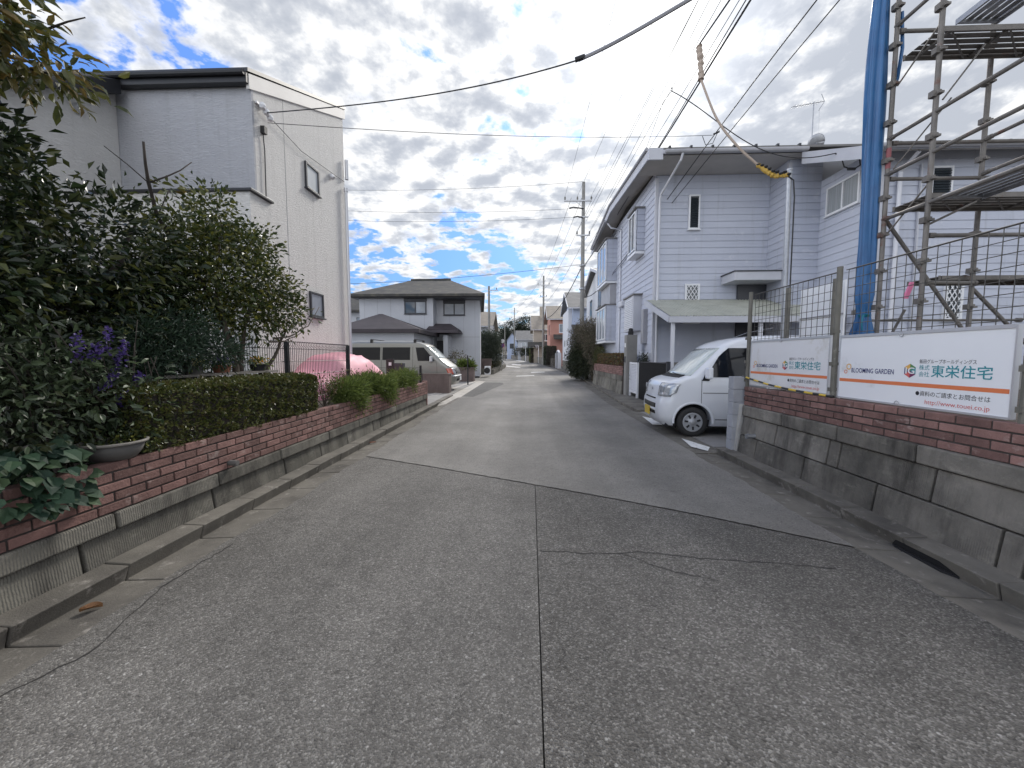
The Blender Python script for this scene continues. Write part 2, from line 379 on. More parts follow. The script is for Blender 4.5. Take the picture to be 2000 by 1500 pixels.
flat('black_rubber', (.018, .018, .02), .75); flat('cable', (.022, .022, .024), .6); flat('dark_trim', (.02, .021, .025), .45); flat('dark_void', (.012, .012, .014), .8)
flat('alu', (.58, .59, .62), .35, metal=.5); flat('yellow_wrap', (.48, .31, .06), .7); flat('pale_wrap', (.40, .33, .27), .8); flat('terracotta', (.25, .10, .06), .8)
flat('pink_tag', (.75, .22, .38), .6); flat('sign_blue', (.03, .05, .30), .4); flat('sign_red', (.55, .03, .04), .4); flat('plate_yellow', (.66, .46, .05), .5)
M['glass'] = PM('window glass', (.045, .055, .065), rough=.04, spec=.8)
M['glass_sky'] = PM('window glass with painted sky sheen', (.30, .33, .37), (.24, .27, .31), 3, .06, spec=.8)  # pale sky reflection put into the pane colour
M['curtain'] = PM('glass over pale curtains', (.34, .36, .37), (.22, .235, .25), 9, .12, spec=.7, st=(3, 3, .08))
M['frosted'] = PM('frosted glass', (.52, .55, .57), (.45, .48, .50), 3, .3)
M['frame_w'] = PM('white window frame', (.70, .71, .73), rough=.4)
M['frame_d'] = PM('dark bronze frame', (.035, .037, .045), rough=.4)
M['siding'] = PM('painted lap siding', (.475, .50, .575), (.43, .455, .53), .8, .62, bump=.08, bsc=40, rnd=.035, stain=[((.36, .375, .42), 1.8, .56, .80, (3.5, 3.5, .2)), ((.60, .61, .66), 3, .6, .8)])
M['trim'] = PM('painted trim', (.52, .53, .57), (.46, .47, .51), 2, .55)
M['pale_trim'] = PM('pale fascia board', (.66, .645, .62), (.60, .585, .565), 2, .6)
M['gutter'] = PM('grey gutter', (.36, .36, .38), (.30, .30, .32), 3, .5)
M['pipe_w'] = PM('pale downpipe', (.58, .59, .63), rough=.45)
M['soffit'] = PM('soffit board', (.46, .44, .42), (.40, .385, .37), 2, .8)
def render_wall(name, a, b_, sc=60., strength=.55):
    m, nt, b = newmat(name); co = coords(nt)
    c = mix(nt, noise(nt, co, .9, 5), a, b_)
    ck = coords(nt, (1, 1, 3.4))
    h = noise(nt, ck, sc*.22, 6, .6, .6)
    f = ramp(nt, h, [(.42, 0.), (.58, 1.)])
    sk = ramp(nt, noise(nt, coords(nt, (5, 5, .22)), 1.6, 5, .6), [(.52, 0.), (.80, .32)])
    c = mix(nt, sk, c, (a[0]*.62, a[1]*.62, a[2]*.60))
    nt.links.new(c, b.inputs['Base Color']); b.inputs['Roughness'].default_value = .75; b.inputs['Specular IOR Level'].default_value = .3
    nt.links.new(nd(nt, 'ShaderNodeBump', {'Height': f, 'Strength': strength, 'Distance': .02}).outputs[0], b.inputs['Normal']); return m
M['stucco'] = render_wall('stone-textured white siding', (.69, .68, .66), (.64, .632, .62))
M['stucco_shade'] = render_wall('stone-textured siding in shade tint', (.46, .47, .505), (.43, .44, .475))  # copy of the white siding with shade put into its colour
M['roof_dark'] = PM('dark slate roof', (.062, .058, .052), (.038, .037, .036), 1.4, .75, bump=.3, bsc=25, stain=[((.10, .095, .07), 2.2, .52, .7)])
M['roof_brown'] = PM('dark brown roof', (.055, .044, .05), (.038, .032, .036), 2, .7, bump=.3, bsc=25)
M['roof_tan'] = PM('tan tile roof', (.27, .235, .195), (.21, .185, .155), 1.5, .8, bump=.3, bsc=12)
M['roof_grey'] = PM('grey tile roof', (.19, .185, .18), (.14, .138, .135), 1.5, .8, bump=.3, bsc=12)
M['grey_wall'] = PM('grey panel wall', (.50, .515, .55), (.46, .475, .51), .7, .75, bump=.08)
M['white_wall'] = PM('white rendered wall', (.66, .67, .70), (.60, .61, .64), .8, .8, bump=.1)
M['blue_wall'] = PM('pale blue wall', (.40, .46, .60), (.36, .42, .55), .8, .8)
M['pink_wall'] = PM('salmon pink wall', (.50, .255, .20), (.44, .22, .175), .8, .8)
M['beige_wall'] = PM('beige wall', (.42, .37, .31), (.36, .32, .27), .8, .8)
M['polycarb'] = PM('weathered corrugated sheet', (.40, .405, .35), (.31, .315, .265), 3, .6, rnd=.12, stain=[((.12, .115, .085), 9, .62, .72), ((.40, .41, .33), 4, .55, .7)])
M['bark'] = PM('grey brown bark', (.13, .105, .08), (.07, .058, .047), 9, .95, bump=.7, bsc=40)
M['bark_d'] = PM('dark bark', (.045, .036, .03), (.028, .023, .02), 9, .95, bump=.5, bsc=40)
M['pole'] = PM('concrete pole', (.26, .255, .24), (.20, .195, .185), 2, .85, bump=.2)
M['planter_br'] = PM('brown ribbed block', (.165, .125, .118), (.115, .088, .083), 3, .9, bump=.5, bsc=40)
M['basin'] = PM('grey plastic basin', (.15, .145, .14), (.11, .105, .10), 6, .7)
M['wood'] = PM('weathered plank', (.26, .24, .215), (.17, .16, .145), 5, .85, st=(.3, 4, 4))
M['pink_cloth'] = PM('pink car cover', (.82, .42, .48), (.76, .34, .42), 1.5, .55, bump=.3, bsc=5, spec=.4)
# ---------------------------------------------------------------- ground, road, gutters, lots (setting)
def strip(name, xl, xr, ys, dz, mat, rnd=0):
    mb = MB(); mb.rv = .5
    k = 8
    mb.grid([[(xl(y)+(xr(y)-xl(y))*i/k, y, gz(y)+dz) for i in range(k+1)] for y in ys])
    return mb.build(name, mat, loc=(0, 0, 0), kind='structure')
g = MB(); g.rv = .5
gx = [-500, -120, -40, -12, 0, 12, 40, 120, 500]
g.grid([[(x, y, gz(y)-.03) for x in gx] for y in [-60, -10, 20, 40]+list(range(44, 280, 12))+[400, 700]])
g.build('ground', M['ground'], loc=(0, 0, 0), kind='structure')
def xr(y): return 2.58 if y < 12 else 2.58+.05*(y-12) if y < 24 else 3.18 if y < 46 else 3.18-.035*(y-46)-.00135*(y-46)**2
def xl(y): return -2.39 if y < 14 else -2.42 if y < 50 else -2.42-.035*(y-50)-.0012*(y-50)**2
near_edge = [(-2.39, 5.57), (-1.2, 5.03), (.105, 4.386), (.9, 3.99), (1.689, 3.559), (2.58, 3.0)]
# far, smooth resurfacing
def ragged(x, y0, y1, z, s, step=.11, amp=.03):      # worn asphalt edge lapping over the gutter pan
    n = max(2, int(abs(y1-y0)/step)); return [(x+s*(R.uniform(-.2, 1)*amp+.02*math.sin(y0+3*i*step)), y0+(y1-y0)*i/n, z) for i in range(1, n)]
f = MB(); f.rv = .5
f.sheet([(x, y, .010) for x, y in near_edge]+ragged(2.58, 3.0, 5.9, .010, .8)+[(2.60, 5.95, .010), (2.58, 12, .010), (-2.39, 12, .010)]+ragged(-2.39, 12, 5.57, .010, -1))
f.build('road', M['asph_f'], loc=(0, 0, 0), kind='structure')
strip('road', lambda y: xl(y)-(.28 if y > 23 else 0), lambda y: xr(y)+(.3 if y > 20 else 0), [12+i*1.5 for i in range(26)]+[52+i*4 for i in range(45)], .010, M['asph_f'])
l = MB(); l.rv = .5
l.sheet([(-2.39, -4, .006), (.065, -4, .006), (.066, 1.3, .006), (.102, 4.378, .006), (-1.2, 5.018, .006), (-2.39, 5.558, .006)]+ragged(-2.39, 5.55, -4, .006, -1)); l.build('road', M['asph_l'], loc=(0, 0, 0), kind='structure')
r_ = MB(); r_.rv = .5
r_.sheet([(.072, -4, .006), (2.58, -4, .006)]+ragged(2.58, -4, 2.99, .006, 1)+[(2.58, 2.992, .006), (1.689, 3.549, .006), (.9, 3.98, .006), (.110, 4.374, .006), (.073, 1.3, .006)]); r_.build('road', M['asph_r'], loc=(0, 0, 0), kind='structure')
# side street on the left beyond the driveway
s_ = MB(); s_.rv = .5; s_.sheet([(-40, 23.3, -.006), (-2.5, 22.9, -.006), (-2.5, 31.8, -.006), (-40, 31, -.006)]); s_.build('side_road', M['asph_f'], loc=(0, 0, 0), kind='structure')
# cracks: thin gaps filled with dirt
def crack(pts, w, z=.0085):
    mb = MB(); mb.rv = .5; rows = []
    q = []
    for (a, b) in zip(pts[:-1], pts[1:]):
        n = max(2, int((V(b)-V(a)).length/.045))
        q += [V(a).lerp(V(b), i/n) for i in range(n)]
    q.append(V(pts[-1]))
    for i, p in enumerate(q):
        d = (q[min(i+1, len(q)-1)]-q[max(i-1, 0)]).normalized(); n = V((-d.y, d.x)); j = p+n*R.uniform(-.012, .012)
        ww = w*R.uniform(.35, 1.1)*(.3 if i in (0, len(q)-1) else 1)
        rows.append([(j.x-n.x*ww/2, j.y-n.y*ww/2, z), (j.x+n.x*ww/2, j.y+n.y*ww/2, z)])
    mb.grid(rows); return mb
k = MB()
for pts, w in (([(.09, 2.866), (.5, 2.84), (.951, 2.874), (1.25, 2.80), (1.582, 2.766), (2.215, 2.695)], .012), ([(.72, 2.84), (1.0, 2.62), (1.3, 2.5)], .008),
               ([(-2.39, 1.3), (-2.2, 1.75), (-2.36, 2.3), (-2.34, 2.9)], .012), ([(.4, 3.9), (.48, 3.6), (.46, 3.2)], .004)):
    c = crack(pts, w); k.add(c.v, c.f)
k.build('road_cracks', M['seam'], loc=(0, 0, 0), kind='structure')
c = crack([near_edge[0], near_edge[1], near_edge[2], near_edge[3], near_edge[4], near_edge[5]], .008, .0125); c.build('road_joint', M['seam'], loc=(0, 0, 0), kind='structure')
sg = MB(); sg.sheet([(.05, -4, -.002), (.085, -4, -.002), (.12, 4.38, -.002), (.09, 4.38, -.002)]); sg.build('road_joint', M['seam'], loc=(0, 0, 0), kind='structure')
# gutters: precast L-shaped pieces 0.6 m long, gutter pan + kerb upstand
def gutter(side, y0, y1, face, back, pan, name):
    s = 1 if side == 'r' else -1; mb = MB(); y = y0
    while y < y1-.05:
        e = min(y+.6, y1); a, b = y+.004, e-.004; j = R.uniform(-.008, .008); dz = R.uniform(-.006, .006)
        lo, hi = [], []
        # pan slopes towards the kerb, upstand with a battered face
        prof = [(pan, -.05), (pan, .004+dz*.3), (face-.02*s*0+s*.03, -.012), (face, .098+dz), (back, .104+dz), (back, -.05)]
        mb.prism([(x+j*(i > 2), a, z) for i, (x, z) in enumerate(prof)], [(x+j*(i > 2), b, z) for i, (x, z) in enumerate(prof)])
        y = e
    return mb.build(name, M['kerb'] if 0 else M['conc'], loc=(0, 0, 0), kind='structure', bev=.008)
gutter('l', -3.0, 13.9, -2.675, -2.86, -2.385, 'gutter')
gutter('r', -3.0, 5.95, 2.925, 3.14, 2.575, 'gutter')
# lowered gutter in front of the parking bay and on towards the crossing
lg = MB(); lg.prism([(2.58, 5.96, -.05), (2.58, 5.96, .004), (3.05, 5.96, .02), (3.05, 5.96, -.05)], [(2.58, 10.3, -.05), (2.58, 10.3, .004), (3.05, 10.3, .02), (3.05, 10.3, -.05)])
lg.build('gutter', M['conc'], loc=(0, 0, 0), kind='structure')
gr = MB(); y = 10.3
while y < 45:
    e = y+.6; o = xr(y)-2.58
    prof = [(2.58, -.05), (2.58, .006), (2.98, -.006), (2.97, .075), (3.12, .08), (3.7, .10), (3.7, -.05)]
    gr.prism([(x+o, y+.003, z) for x, z in prof], [(x+xr(e)-2.58, e-.003, z) for x, z in prof]); y = e
gr.build('gutter', M['conc'], loc=(0, 0, 0), kind='structure')
# storm drain slot in the right kerb
dr = MB(); dr.prism([(2.944, 2.62, .002), (2.944, 3.10, .002), (2.93, 3.06, .05), (2.93, 2.74, .05)], [(2.97, 2.62, .002), (2.97, 3.10, .002), (2.97, 3.06, .05), (2.97, 2.74, .05)]); dr.prism([(2.905, 2.70, .002), (2.946, 2.62, .0), (2.946, 3.10, .0), (2.925, 3.06, .001)], [(2.905, 2.70, -.03), (2.946, 2.62, -.03), (2.946, 3.10, -.03), (2.925, 3.06, -.03)]); dr.build('drain_opening', M['dark_void'], label='black storm drain slot under the right kerb', cat='drain')
# raised earth of the lots
def slab(name, x0, x1, y0, y1, z, mat, z0=-.05): b = MB(); b.rv = .5; b.box(x0, x1, y0, y1, z0, z); return b.build(name, mat, loc=(0, 0, 0), kind='structure')
slab('garden_soil', -9, -3.0, -3, 7.0, .68, M['soil']); slab('garden_soil', -3.76, -3.0, 7.0, 10.9, .70, M['soil'])
slab('lot_ground', 3.42, 8.8, -3, 6.3, .98, M['gravelly']); slab('house_lot', 4.05, 14, 10.6, 26, .55, M['drive'])
slab('parking_floor', 3.06, 8.9, 6.31, 10.6, .025, M['drive'], -.04)
slab('driveway', -10, -2.86, 10.98, 22.6, .045, M['drive'], -.04)
ap = MB(); ap.prism([(-2.855, 11.0, -.04), (-2.50, 12.0, -.04), (-2.42, 14.0, -.04), (-2.855, 14.0, -.04)], [(-2.855, 11.0, .07), (-2.60, 12.0, .06), (-2.6, 14.0, .05), (-2.855, 14.0, .07)])
ap.hexa([(-3.7, 14.0, -.03), (-2.43, 14.0, -.03), (-2.36, 22.8, -.03), (-3.0, 22.8, -.03)], [(-3.7, 14.0, .062), (-2.52, 14.0, .012), (-2.44, 22.8, .012), (-3.0, 22.8, .058)])
ap.build('driveway_apron', M['apron'], loc=(0, 0, 0), kind='structure')
dp_ = MB(); dp_.rv = .5; dp_.sheet([(-2.38, 14.2, .0135), (-1.95, 14.0, .0135), (-1.2, 20.4, .0135), (-1.35, 21.6, .0135), (-2.4, 21.9, .0135)]); dp_.build('road_patch', M['asph_d'], loc=(0, 0, 0), kind='structure')
# painted marks
def mark(pts, z=.014): mb = MB(); mb.rv = .5; mb.sheet([(x, y, gz(y)+z) for x, y in pts]); return mb.build('road_marking', M['white_paint'], loc=(0, 0, 0), kind='structure')
mark([(-.75, 28.6), (.62, 29.6), (.62, 30.35), (-.75, 29.3)]); mark([(.45, 35.2), (1.75, 36.2), (1.75, 37.2), (.45, 36.3)])
mark([(-3.1, 55), (-.9, 49.5), (-.75, 51.0), (-2.9, 57)]); mark([(-2.4, 62), (-.9, 60), (-.8, 62), (-2.3, 64.5)]); mark([(-2.6, 90), (-.4, 82), (-.3, 85), (-2.4, 94)])
# white line pieces beside the parked van
mark([(2.70, 6.30), (2.84, 6.02), (2.99, 6.28), (2.80, 6.95)], .026); mark([(2.74, 8.35), (2.95, 8.25), (3.0, 9.2), (2.86, 9.5)], .026)
# ---------------------------------------------------------------- retaining walls
def bricks(mb, x, depth, y0, y1, z0, courses, ch=.07, L=.225, gap=.013, out=1, top_batter=0):
    """running-bond courses; out=+1 when the face looks to +X"""
    for c in range(courses):
        y = y0-(L/2 if c % 2 else 0)
        while y < y1:
            a, b = max(y+gap/2, y0), min(y+L-gap/2, y1)
            if b-a > .02:
                j = R.uniform(-.004, .004); xx = x+out*j
                x0, x1 = sorted((xx, x-out*depth)); mb.box(x0, x1, a, b, z0+c*ch+gap/2, z0+(c+1)*ch-gap/2)
            y += L
wl = T('retaining_wall', 'low left garden wall of pale ribbed stone topped with red bricks', 'retaining wall', (-2.95, 4, 0))
b = MB(); y = -3.0
while y < 10.9:                                # base course, blocks of uneven length
    e = min(y+R.choice([.35, .9, 1.05, .8, .95]), 10.93)
    b.hexa([(-2.858, y+.012, .06), (-2.858, e-.012, .06), (-3.1, e-.012, .06), (-3.1, y+.012, .06)][::-1] if 0 else [(-3.1, y+.012, .06), (-2.858, y+.012, .06), (-2.858, e-.012, .06), (-3.1, e-.012, .06)],
           [(-3.1, y+.012, .285), (-2.886, y+.012, .285), (-2.886, e-.012, .285), (-3.1, e-.012, .285)]); y = e
b.build('base_course', M['stone_l'], wl, bev=.008)
b = MB(); y = -3.3
while y < 10.9:
    e = min(y+R.choice([.9, 1.0, 1.1]), 10.93); a = max(y, -3)
    b.hexa([(-3.1, a+.01, .297), (-2.845, a+.01, .297), (-2.845, e-.01, .297), (-3.1, e-.01, .297)], [(-3.1, a+.01, .418), (-2.853, a+.01, .414), (-2.853, e-.01, .414), (-3.1, e-.01, .418)]); y = e
b.build('cap_course', M['stone_l'], wl, bev=.012)
b = MB(); bricks(b, -2.865, .1, -3, 10.9, .418, 5); b.box(-2.985, -2.855, 10.9, 10.97, .05, .80); b.build('brick_parapet', M['brick'], wl, bev=.004)
b = MB(); b.box(-2.98, -2.874, -2.98, 10.88, .42, .755); b.box(-3.05, -2.91, -2.98, 10.9, .06, .419); b.build('mortar_core', M['mortar'], wl)
pp = MB(); pp.tube([(-2.9, 3.55, .475), (-2.79, 3.55, .468)], .028, 12); pp.tube([(-2.792, 3.55, .468), (-2.789, 3.55, .468)], .022, 12)
pp.build('drain_pipe', M['basin'], wl)
wr = T('retaining_wall', 'right wall of dark stained stone under red bricks and sign panels', 'retaining wall', (3.3, 3, 0))
def batter(z): return 3.115+.075*(z-.1)/.53
def course(y0, y1, z0, z1, cuts):
    mb = MB(); ys = [y0]+cuts+[y1]
    for a, e in zip(ys[:-1], ys[1:]):
        a += .010; e -= .010
        mb.hexa([(batter(z0), a, z0), (3.45, a, z0), (3.45, e, z0), (batter(z0), e, z0)], [(batter(z1), a, z1), (3.45, a, z1), (3.45, e, z1), (batter(z1), e, z1)])
    return mb
course(-3, 5.72, .05, .355, [-2.2, -1.1, -.1, 1.0, 1.9, 2.44, 2.58, 3.5, 4.4, 5.3]).build('lower_course', M['stone_r'], wr, bev=.008)
course(-3, 5.72, .367, .625, [-2.6, -1.5, -.5, .6, 1.55, 2.3, 3.05, 3.95, 4.1, 4.95]).build('upper_course', M['stone_r'], wr, bev=.008)
b = MB()
ys = [-3, -1.9, -.8, .3, 1.35, 2.35, 3.2, 4.0, 4.85, 5.72]
for a, e in zip(ys[:-1], ys[1:]): b.box(3.165, 3.45, a+.008, e-.008, .637, .785)
b.build('cap_course', M['stone_r'], wr, bev=.012)
b = MB(); bricks(b, 3.2, .1, -3, 5.74, .785, 4, out=-1); b.build('brick_parapet', M['brick'], wr, bev=.004)
b = MB(); b.box(3.209, 3.31, -2.98, 5.73, .6, 1.058); b.box(3.2, 3.44, -2.98, 5.71, .05, .63); b.build('mortar_core', M['mortar'], wr)
b = MB(); b.hexa([(3.10, 5.72, .05), (3.5, 5.72, .05), (3.5, 5.785, .05), (3.10, 5.785, .05)], [(3.19, 5.74, .80), (3.5, 5.74, .80), (3.5, 5.785, .80), (3.16, 5.785, .80)]); b.build('mortar_patch', M['mortar_w'], wr)
b = MB(); b.tube([(3.16, 5.36, .40), (3.06, 5.37, .395)], .030, 12); b.tube([(3.075, 5.37, .396), (3.045, 5.37, .394)], .036, 12); b.build('drain_pipe', M['galv'], wr)
bp = MB()
for i in range(6): bp.box(3.07, 3.55, 5.79, 5.94, .06+i*.19+.002, .06+(i+1)*.19-.002)
bp.build('block_pillar', M['block'], bev=.006, label='light grey concrete block pillar ending the right brick wall', cat='pillar')
# ---------------------------------------------------------------- house pieces
def frame_at(o, u, n):                          # local axes of a wall: u along, n outward, z up
    o, u, n = V(o), V(u).normalized(), V(n).normalized(); z = V((0, 0, 1))
    return lambda a, b, c: o+u*a+z*b+n*c
def lbox(mb, L, a0, a1, b0, b1, c0, c1):
    return mb.hexa([L(a0, b0, c0), L(a1, b0, c0), L(a1, b0, c1), L(a0, b0, c1)], [L(a0, b1, c0), L(a1, b1, c0), L(a1, b1, c1), L(a0, b1, c1)])
def window(par, o, u, n, w, h, fr='frame_w', gl='glass', panes=2, t=.045, proud=.05, sill=True, horiz=0, gl2=None, lit=None, wlabel=None):
    """frame with jambs, head, sill, sashes; glass set back inside the frame"""
    L = frame_at(o, u, n); f = MB(); f.rv = .5
    lbox(f, L, 0, t, 0, h, -.02, proud); lbox(f, L, w-t, w, 0, h, -.02, proud)
    lbox(f, L, t, w-t, h-t, h, -.02, proud); lbox(f, L, t, w-t, 0, t, -.02, proud)
    if sill: lbox(f, L, -.03, w+.03, -.035, -.002, -.02, proud+.035)
    for i in range(1, panes):
        a = w*i/panes; lbox(f, L, a-t*.55, a+t*.55, t, h-t, -.018, proud-.012)
    for i in range(1, horiz+1):
        b = h*i/(horiz+1); lbox(f, L, t, w-t, b-t*.3, b+t*.3, -.018, proud-.014)
    fo = f.build('window', M[fr], par, bev=.004, **({'label': wlabel} if wlabel else {}))
    for i in range(panes):
        a0, a1 = w*i/panes, w*(i+1)/panes; g = MB(); g.rv = .5
        lbox(g, L, a0+t*.6, a1-t*.6, t*.8, h-t*.8, -.015, proud-.028-(i % 2)*.008)
        g.build('pane', M[gl2 if (gl2 and i == 1) else gl], fo)
    return fo
def clap(mb, p0, p1, z0, z1, board=.21, top=None):
    """lap boards from p0 to p1 (outward = right-hand side of p0->p1)"""
    p0, p1 = V((p0[0], p0[1], 0)), V((p1[0], p1[1], 0)); d = p1-p0; n = V((d.y, -d.x, 0)).normalized()
    z = z0
    while z < z1-.01:
        e = min(z+board, z1)
        if top: ta, tb = top
        a, b = p0+n*.024, p1+n*.024; c, g = p0+n*.006, p1+n*.006
        zz = V((0, 0, 1))
        mb.add([a+zz*z, b+zz*z, g+zz*e, c+zz*e, p0-n*.03+zz*z, p1-n*.03+zz*z], [(0, 1, 2, 3), (4, 5, 1, 0)])
        z = e
    return mb
# ================================================================ left house
LX, LY = -5.4, 7.75
lh = T('house', 'white two-storey house with a slanting dark-edged roof behind the garden trees', 'house', (-8.5, 10, .1))
Xw = -8.15
zE = lambda y: 6.74+(8.52-6.74)*(y-7.75)/(11.58-7.75)      # east wall top follows the single-pitch roof
b = MB(); b.rv = .5
b.prism([(LX, LY, .1), (LX, 11.58, .1), (LX, 11.58, 8.52), (LX, LY, 6.74)], [(Xw-3, LY, .1), (Xw-3, 11.58, .1), (Xw-3, 11.58, 8.52), (Xw-3, LY, 6.74)])
b.build('wall', M['stucco'], lh)
b = MB(); b.rv = .5
b.box(Xw, LX+.012, LY-.045, LY-.003, 4.72, 6.76); b.build('wall', M['stucco_shade'], lh, label='south wall of the upper storey, shade tinted into its grey')
b = MB(); b.rv = .5                           # west wing reaching towards the viewer
b.prism([(Xw, LY-.05, .1), (Xw, 4.2, .1), (Xw, 4.2, 4.75), (Xw, LY-.05, 6.75)], [(Xw-3, LY-.05, .1), (Xw-3, 4.2, .1), (Xw-3, 4.2, 4.75), (Xw-3, LY-.05, 6.75)])
b.build('wall', M['stucco'], lh)
b = MB(); b.rv = .5
b.box(Xw+.02, LX+.32, 7.1, LY-.05, .1, 4.52); b.build('wall', M['stucco'], lh)
b = MB(); b.box(Xw+.03, LX+.38, 7.05, LY-.048, 4.522, 4.575); b.box(Xw+.02, LX+.03, LY-.09, LY-.047, 4.602, 4.66); b.build('ledge', M['dark_trim'], lh, bev=.01)
r = MB(); r.rv = .5
e0, e1 = 7.56, 11.66
def rz_(y): return 6.97+(8.74-6.97)*(y-7.55)/(11.6-7.55)
r.prism([(LX+.06, e0, rz_(e0)-.03), (LX+.06, e1, rz_(e1)-.03), (LX+.06, e1, rz_(e1)+.04), (LX+.06, e0, rz_(e0)+.04)], [(Xw-3.2, e0, rz_(e0)-.03), (Xw-3.2, e1, rz_(e1)-.03), (Xw-3.2, e1, rz_(e1)+.04), (Xw-3.2, e0, rz_(e0)+.04)])
ro = r.build('roof', M['dark_trim'], lh)
r = MB(); r.box(Xw, LX+.03, e0-.02, e0+.10, rz_(e0)-.24, rz_(e0)-.035); r.tube([(Xw, e0-.06, rz_(e0)-.08), (LX+.02, e0-.06, rz_(e0)-.08)], .055, 10)
r.prism([(Xw-.02, e0, 6.58), (Xw-.02, 4.2, 4.76), (Xw-.02, 4.2, 5.0), (Xw-.02, e0, 6.85)], [(Xw+.28, e0, 6.58), (Xw+.28, 4.2, 4.76), (Xw+.28, 4.2, 5.0), (Xw+.28, e0, 6.85)])
r.build('gutter', M['dark_trim'], ro, bev=.01)
fb = MB(); fb.rv = .5                          # pale fascia along the rake
fb.prism([(LX-.02, e0+.05, rz_(e0)-.32), (LX-.02, e1, rz_(e1)-.30), (LX-.02, e1, rz_(e1)-.035), (LX-.02, e0+.05, rz_(e0)-.035)], [(LX+.04, e0+.05, rz_(e0)-.32), (LX+.04, e1, rz_(e1)-.30), (LX+.04, e1, rz_(e1)-.035), (LX+.04, e0+.05, rz_(e0)-.035)])
fb.build('fascia', M['pale_trim'], ro, bev=.006)
tr = MB(); tr.rv = .5; tr.box(LX-.10, LX+.016, LY-.062, LY-.046, 4.67, 6.74); tr.build('corner_trim', M['stucco_shade'], lh)
tr = MB(); tr.rv = .5
for y in (8.72,): tr.box(LX-.01, LX+.004, y-.006, y+.006, .1, zE(y)-.01)
tr.build('panel_joint', M['gutter'], lh)
window(lh, (LX, 9.48, 5.62), (0, 1, 0), (1, 0, 0), .60, .62, 'frame_d', 'frosted', 1, t=.05)
window(lh, (LX, 9.48, 2.50), (0, 1, 0), (1, 0, 0), .62, .62, 'frame_d', 'glass_sky', 1, t=.05)
dp = MB(); dp.tube([(LX+.09, 11.47, .1), (LX+.09, 11.47, 6.4)], .045, 12); dp.tube([(LX+.09, 11.47, 6.42), (LX+.09, 11.47, 6.32)], .06, 12)
dp.tube([(LX+.09, 11.55, 6.7), (LX+.09, 11.55, 7.25)], .05, 12)
dp.build('downpipe', M['alu'], lh, smooth=False)
def vent(par, c, n, s=.075):
    mb = MB(); c = V(c); n = V(n).normalized()
    mb.tube([c-n*.02, c+n*.06, c+n*.10], [s, s, s*.75], 14); k = V((0, 0, -1))
    mb.tube([c+n*.055, c+n*.10+k*.05], [s*.8, s*.7], 12); mb.build('vent_cap', M['alu'], par, smooth=False)
vent(lh, (LX, 10.72, 6.42), (1, 0, 0)); vent(lh, (Xw, 6.98, 5.97), (1, 0, 0), .085)
# electricity service head: bracket, insulators, meter lead
sv = MB(); sv.box(LX+.004, LX+.05, 7.80, 8.02, 6.52, 6.56)
for i in range(3): sv.lathe((LX+.12, 7.86+i*.11, 6.49-i*.05), [(.0, -.06), (.05, -.05), (.065, 0), (.05, .05), (0, .06)], 10)
sv.build('insulator', M['white_metal'], lh)
sv = MB(); sv.box(LX+.004, LX+.09, 7.93, 8.02, 6.02, 6.16); sv.tube([(LX+.03, 7.97, 6.02), (LX+.03, 8.0, 5.7), (LX+.03, 7.98, 4.75)], .011, 6); sv.tube([(LX+.05, 7.83, 6.5), (LX+.05, 9.3, 6.36), (LX+.035, 11.5, 6.62)], .007, 5)
sv.build('service_cable', M['cable'], lh)
# ================================================================ hipped-roof house further down
hh = T('house', 'grey two-storey house with a dark hipped roof and a lower hipped wing', 'house', (-7.3, 31, .1))
b = MB(); b.rv = .5
b.box(-11.35, -6.3, 26, 34, .1, 5.46); b.build('wall', M['grey_wall'], hh)
b = MB(); b.rv = .5; b.hexa([(-6.298, 27, .1), (-3.25, 27, .1), (-4.0, 33.9, .1), (-6.298, 33.9, .1)], [(-6.298, 27, 5.46), (-3.25, 27, 5.46), (-4.0, 33.9, 5.46), (-6.298, 33.9, 5.46)]); b.build('wall', M['grey_wall'], hh)
def hip(mb, x0, x1, y0, y1, z0, rx0, rx1, ry, z1, t=.16, xb=None):
    lo = [(x0, y0, z0), (x1, y0, z0), (x1 if xb is None else xb, y1, z0), (x0, y1, z0)]; hi = [(x, y, z0+t) for x, y, _ in lo]
    vs = lo+hi+[(rx0, ry, z1), (rx1, ry, z1)]
    mb.add(vs, [(3, 2, 1, 0), (0, 1, 5, 4), (1, 2, 6, 5), (2, 3, 7, 6), (3, 0, 4, 7), (4, 5, 9, 8), (6, 7, 8, 9), (5, 6, 9), (7, 4, 8)])
r = MB(); r.rv = .5; hip(r, -11.85, -2.72, 25.35, 34.6, 5.45, -8.9, -5.9, 30, 7.38, xb=-3.8); r.tube([(-8.95, 30, 7.40), (-5.85, 30, 7.40)], .10, 8); r.build('roof', M['roof_dark'], hh)
s_ = MB(); s_.rv = .5; s_.hexa([(-11.6, 25.6, 5.40), (-2.95, 25.6, 5.40), (-4.0, 34.4, 5.40), (-11.6, 34.4, 5.40)], [(-11.6, 25.6, 5.447), (-2.95, 25.6, 5.447), (-4.0, 34.4, 5.447), (-11.6, 34.4, 5.447)]); s_.build('soffit', M['frame_d'], hh)
j = MB(); j.rv = .5
for x in (-11.0, -10.1, -9.2, -7.9, -6.9): j.box(x-.008, x+.008, 25.994, 26.001, .4, 5.4)
for x in (-5.4, -4.4, -3.6): j.box(x-.008, x+.008, 26.994, 27.001, .4, 5.4)
j.box(-6.29, -3.26, 26.993, 27.002, 2.84, 2.87); j.build('panel_joint', M['gutter'], hh)
j = MB(); j.box(-8.28, -6.72, 25.95, 26.002, 5.2, 5.398); j.build('shutter_box', M['frame_d'], hh)
j = MB(); j.box(-5.82, -4.27, 26.95, 27.002, 5.2, 5.398); j.build('shutter_box', M['frame_d'], hh)
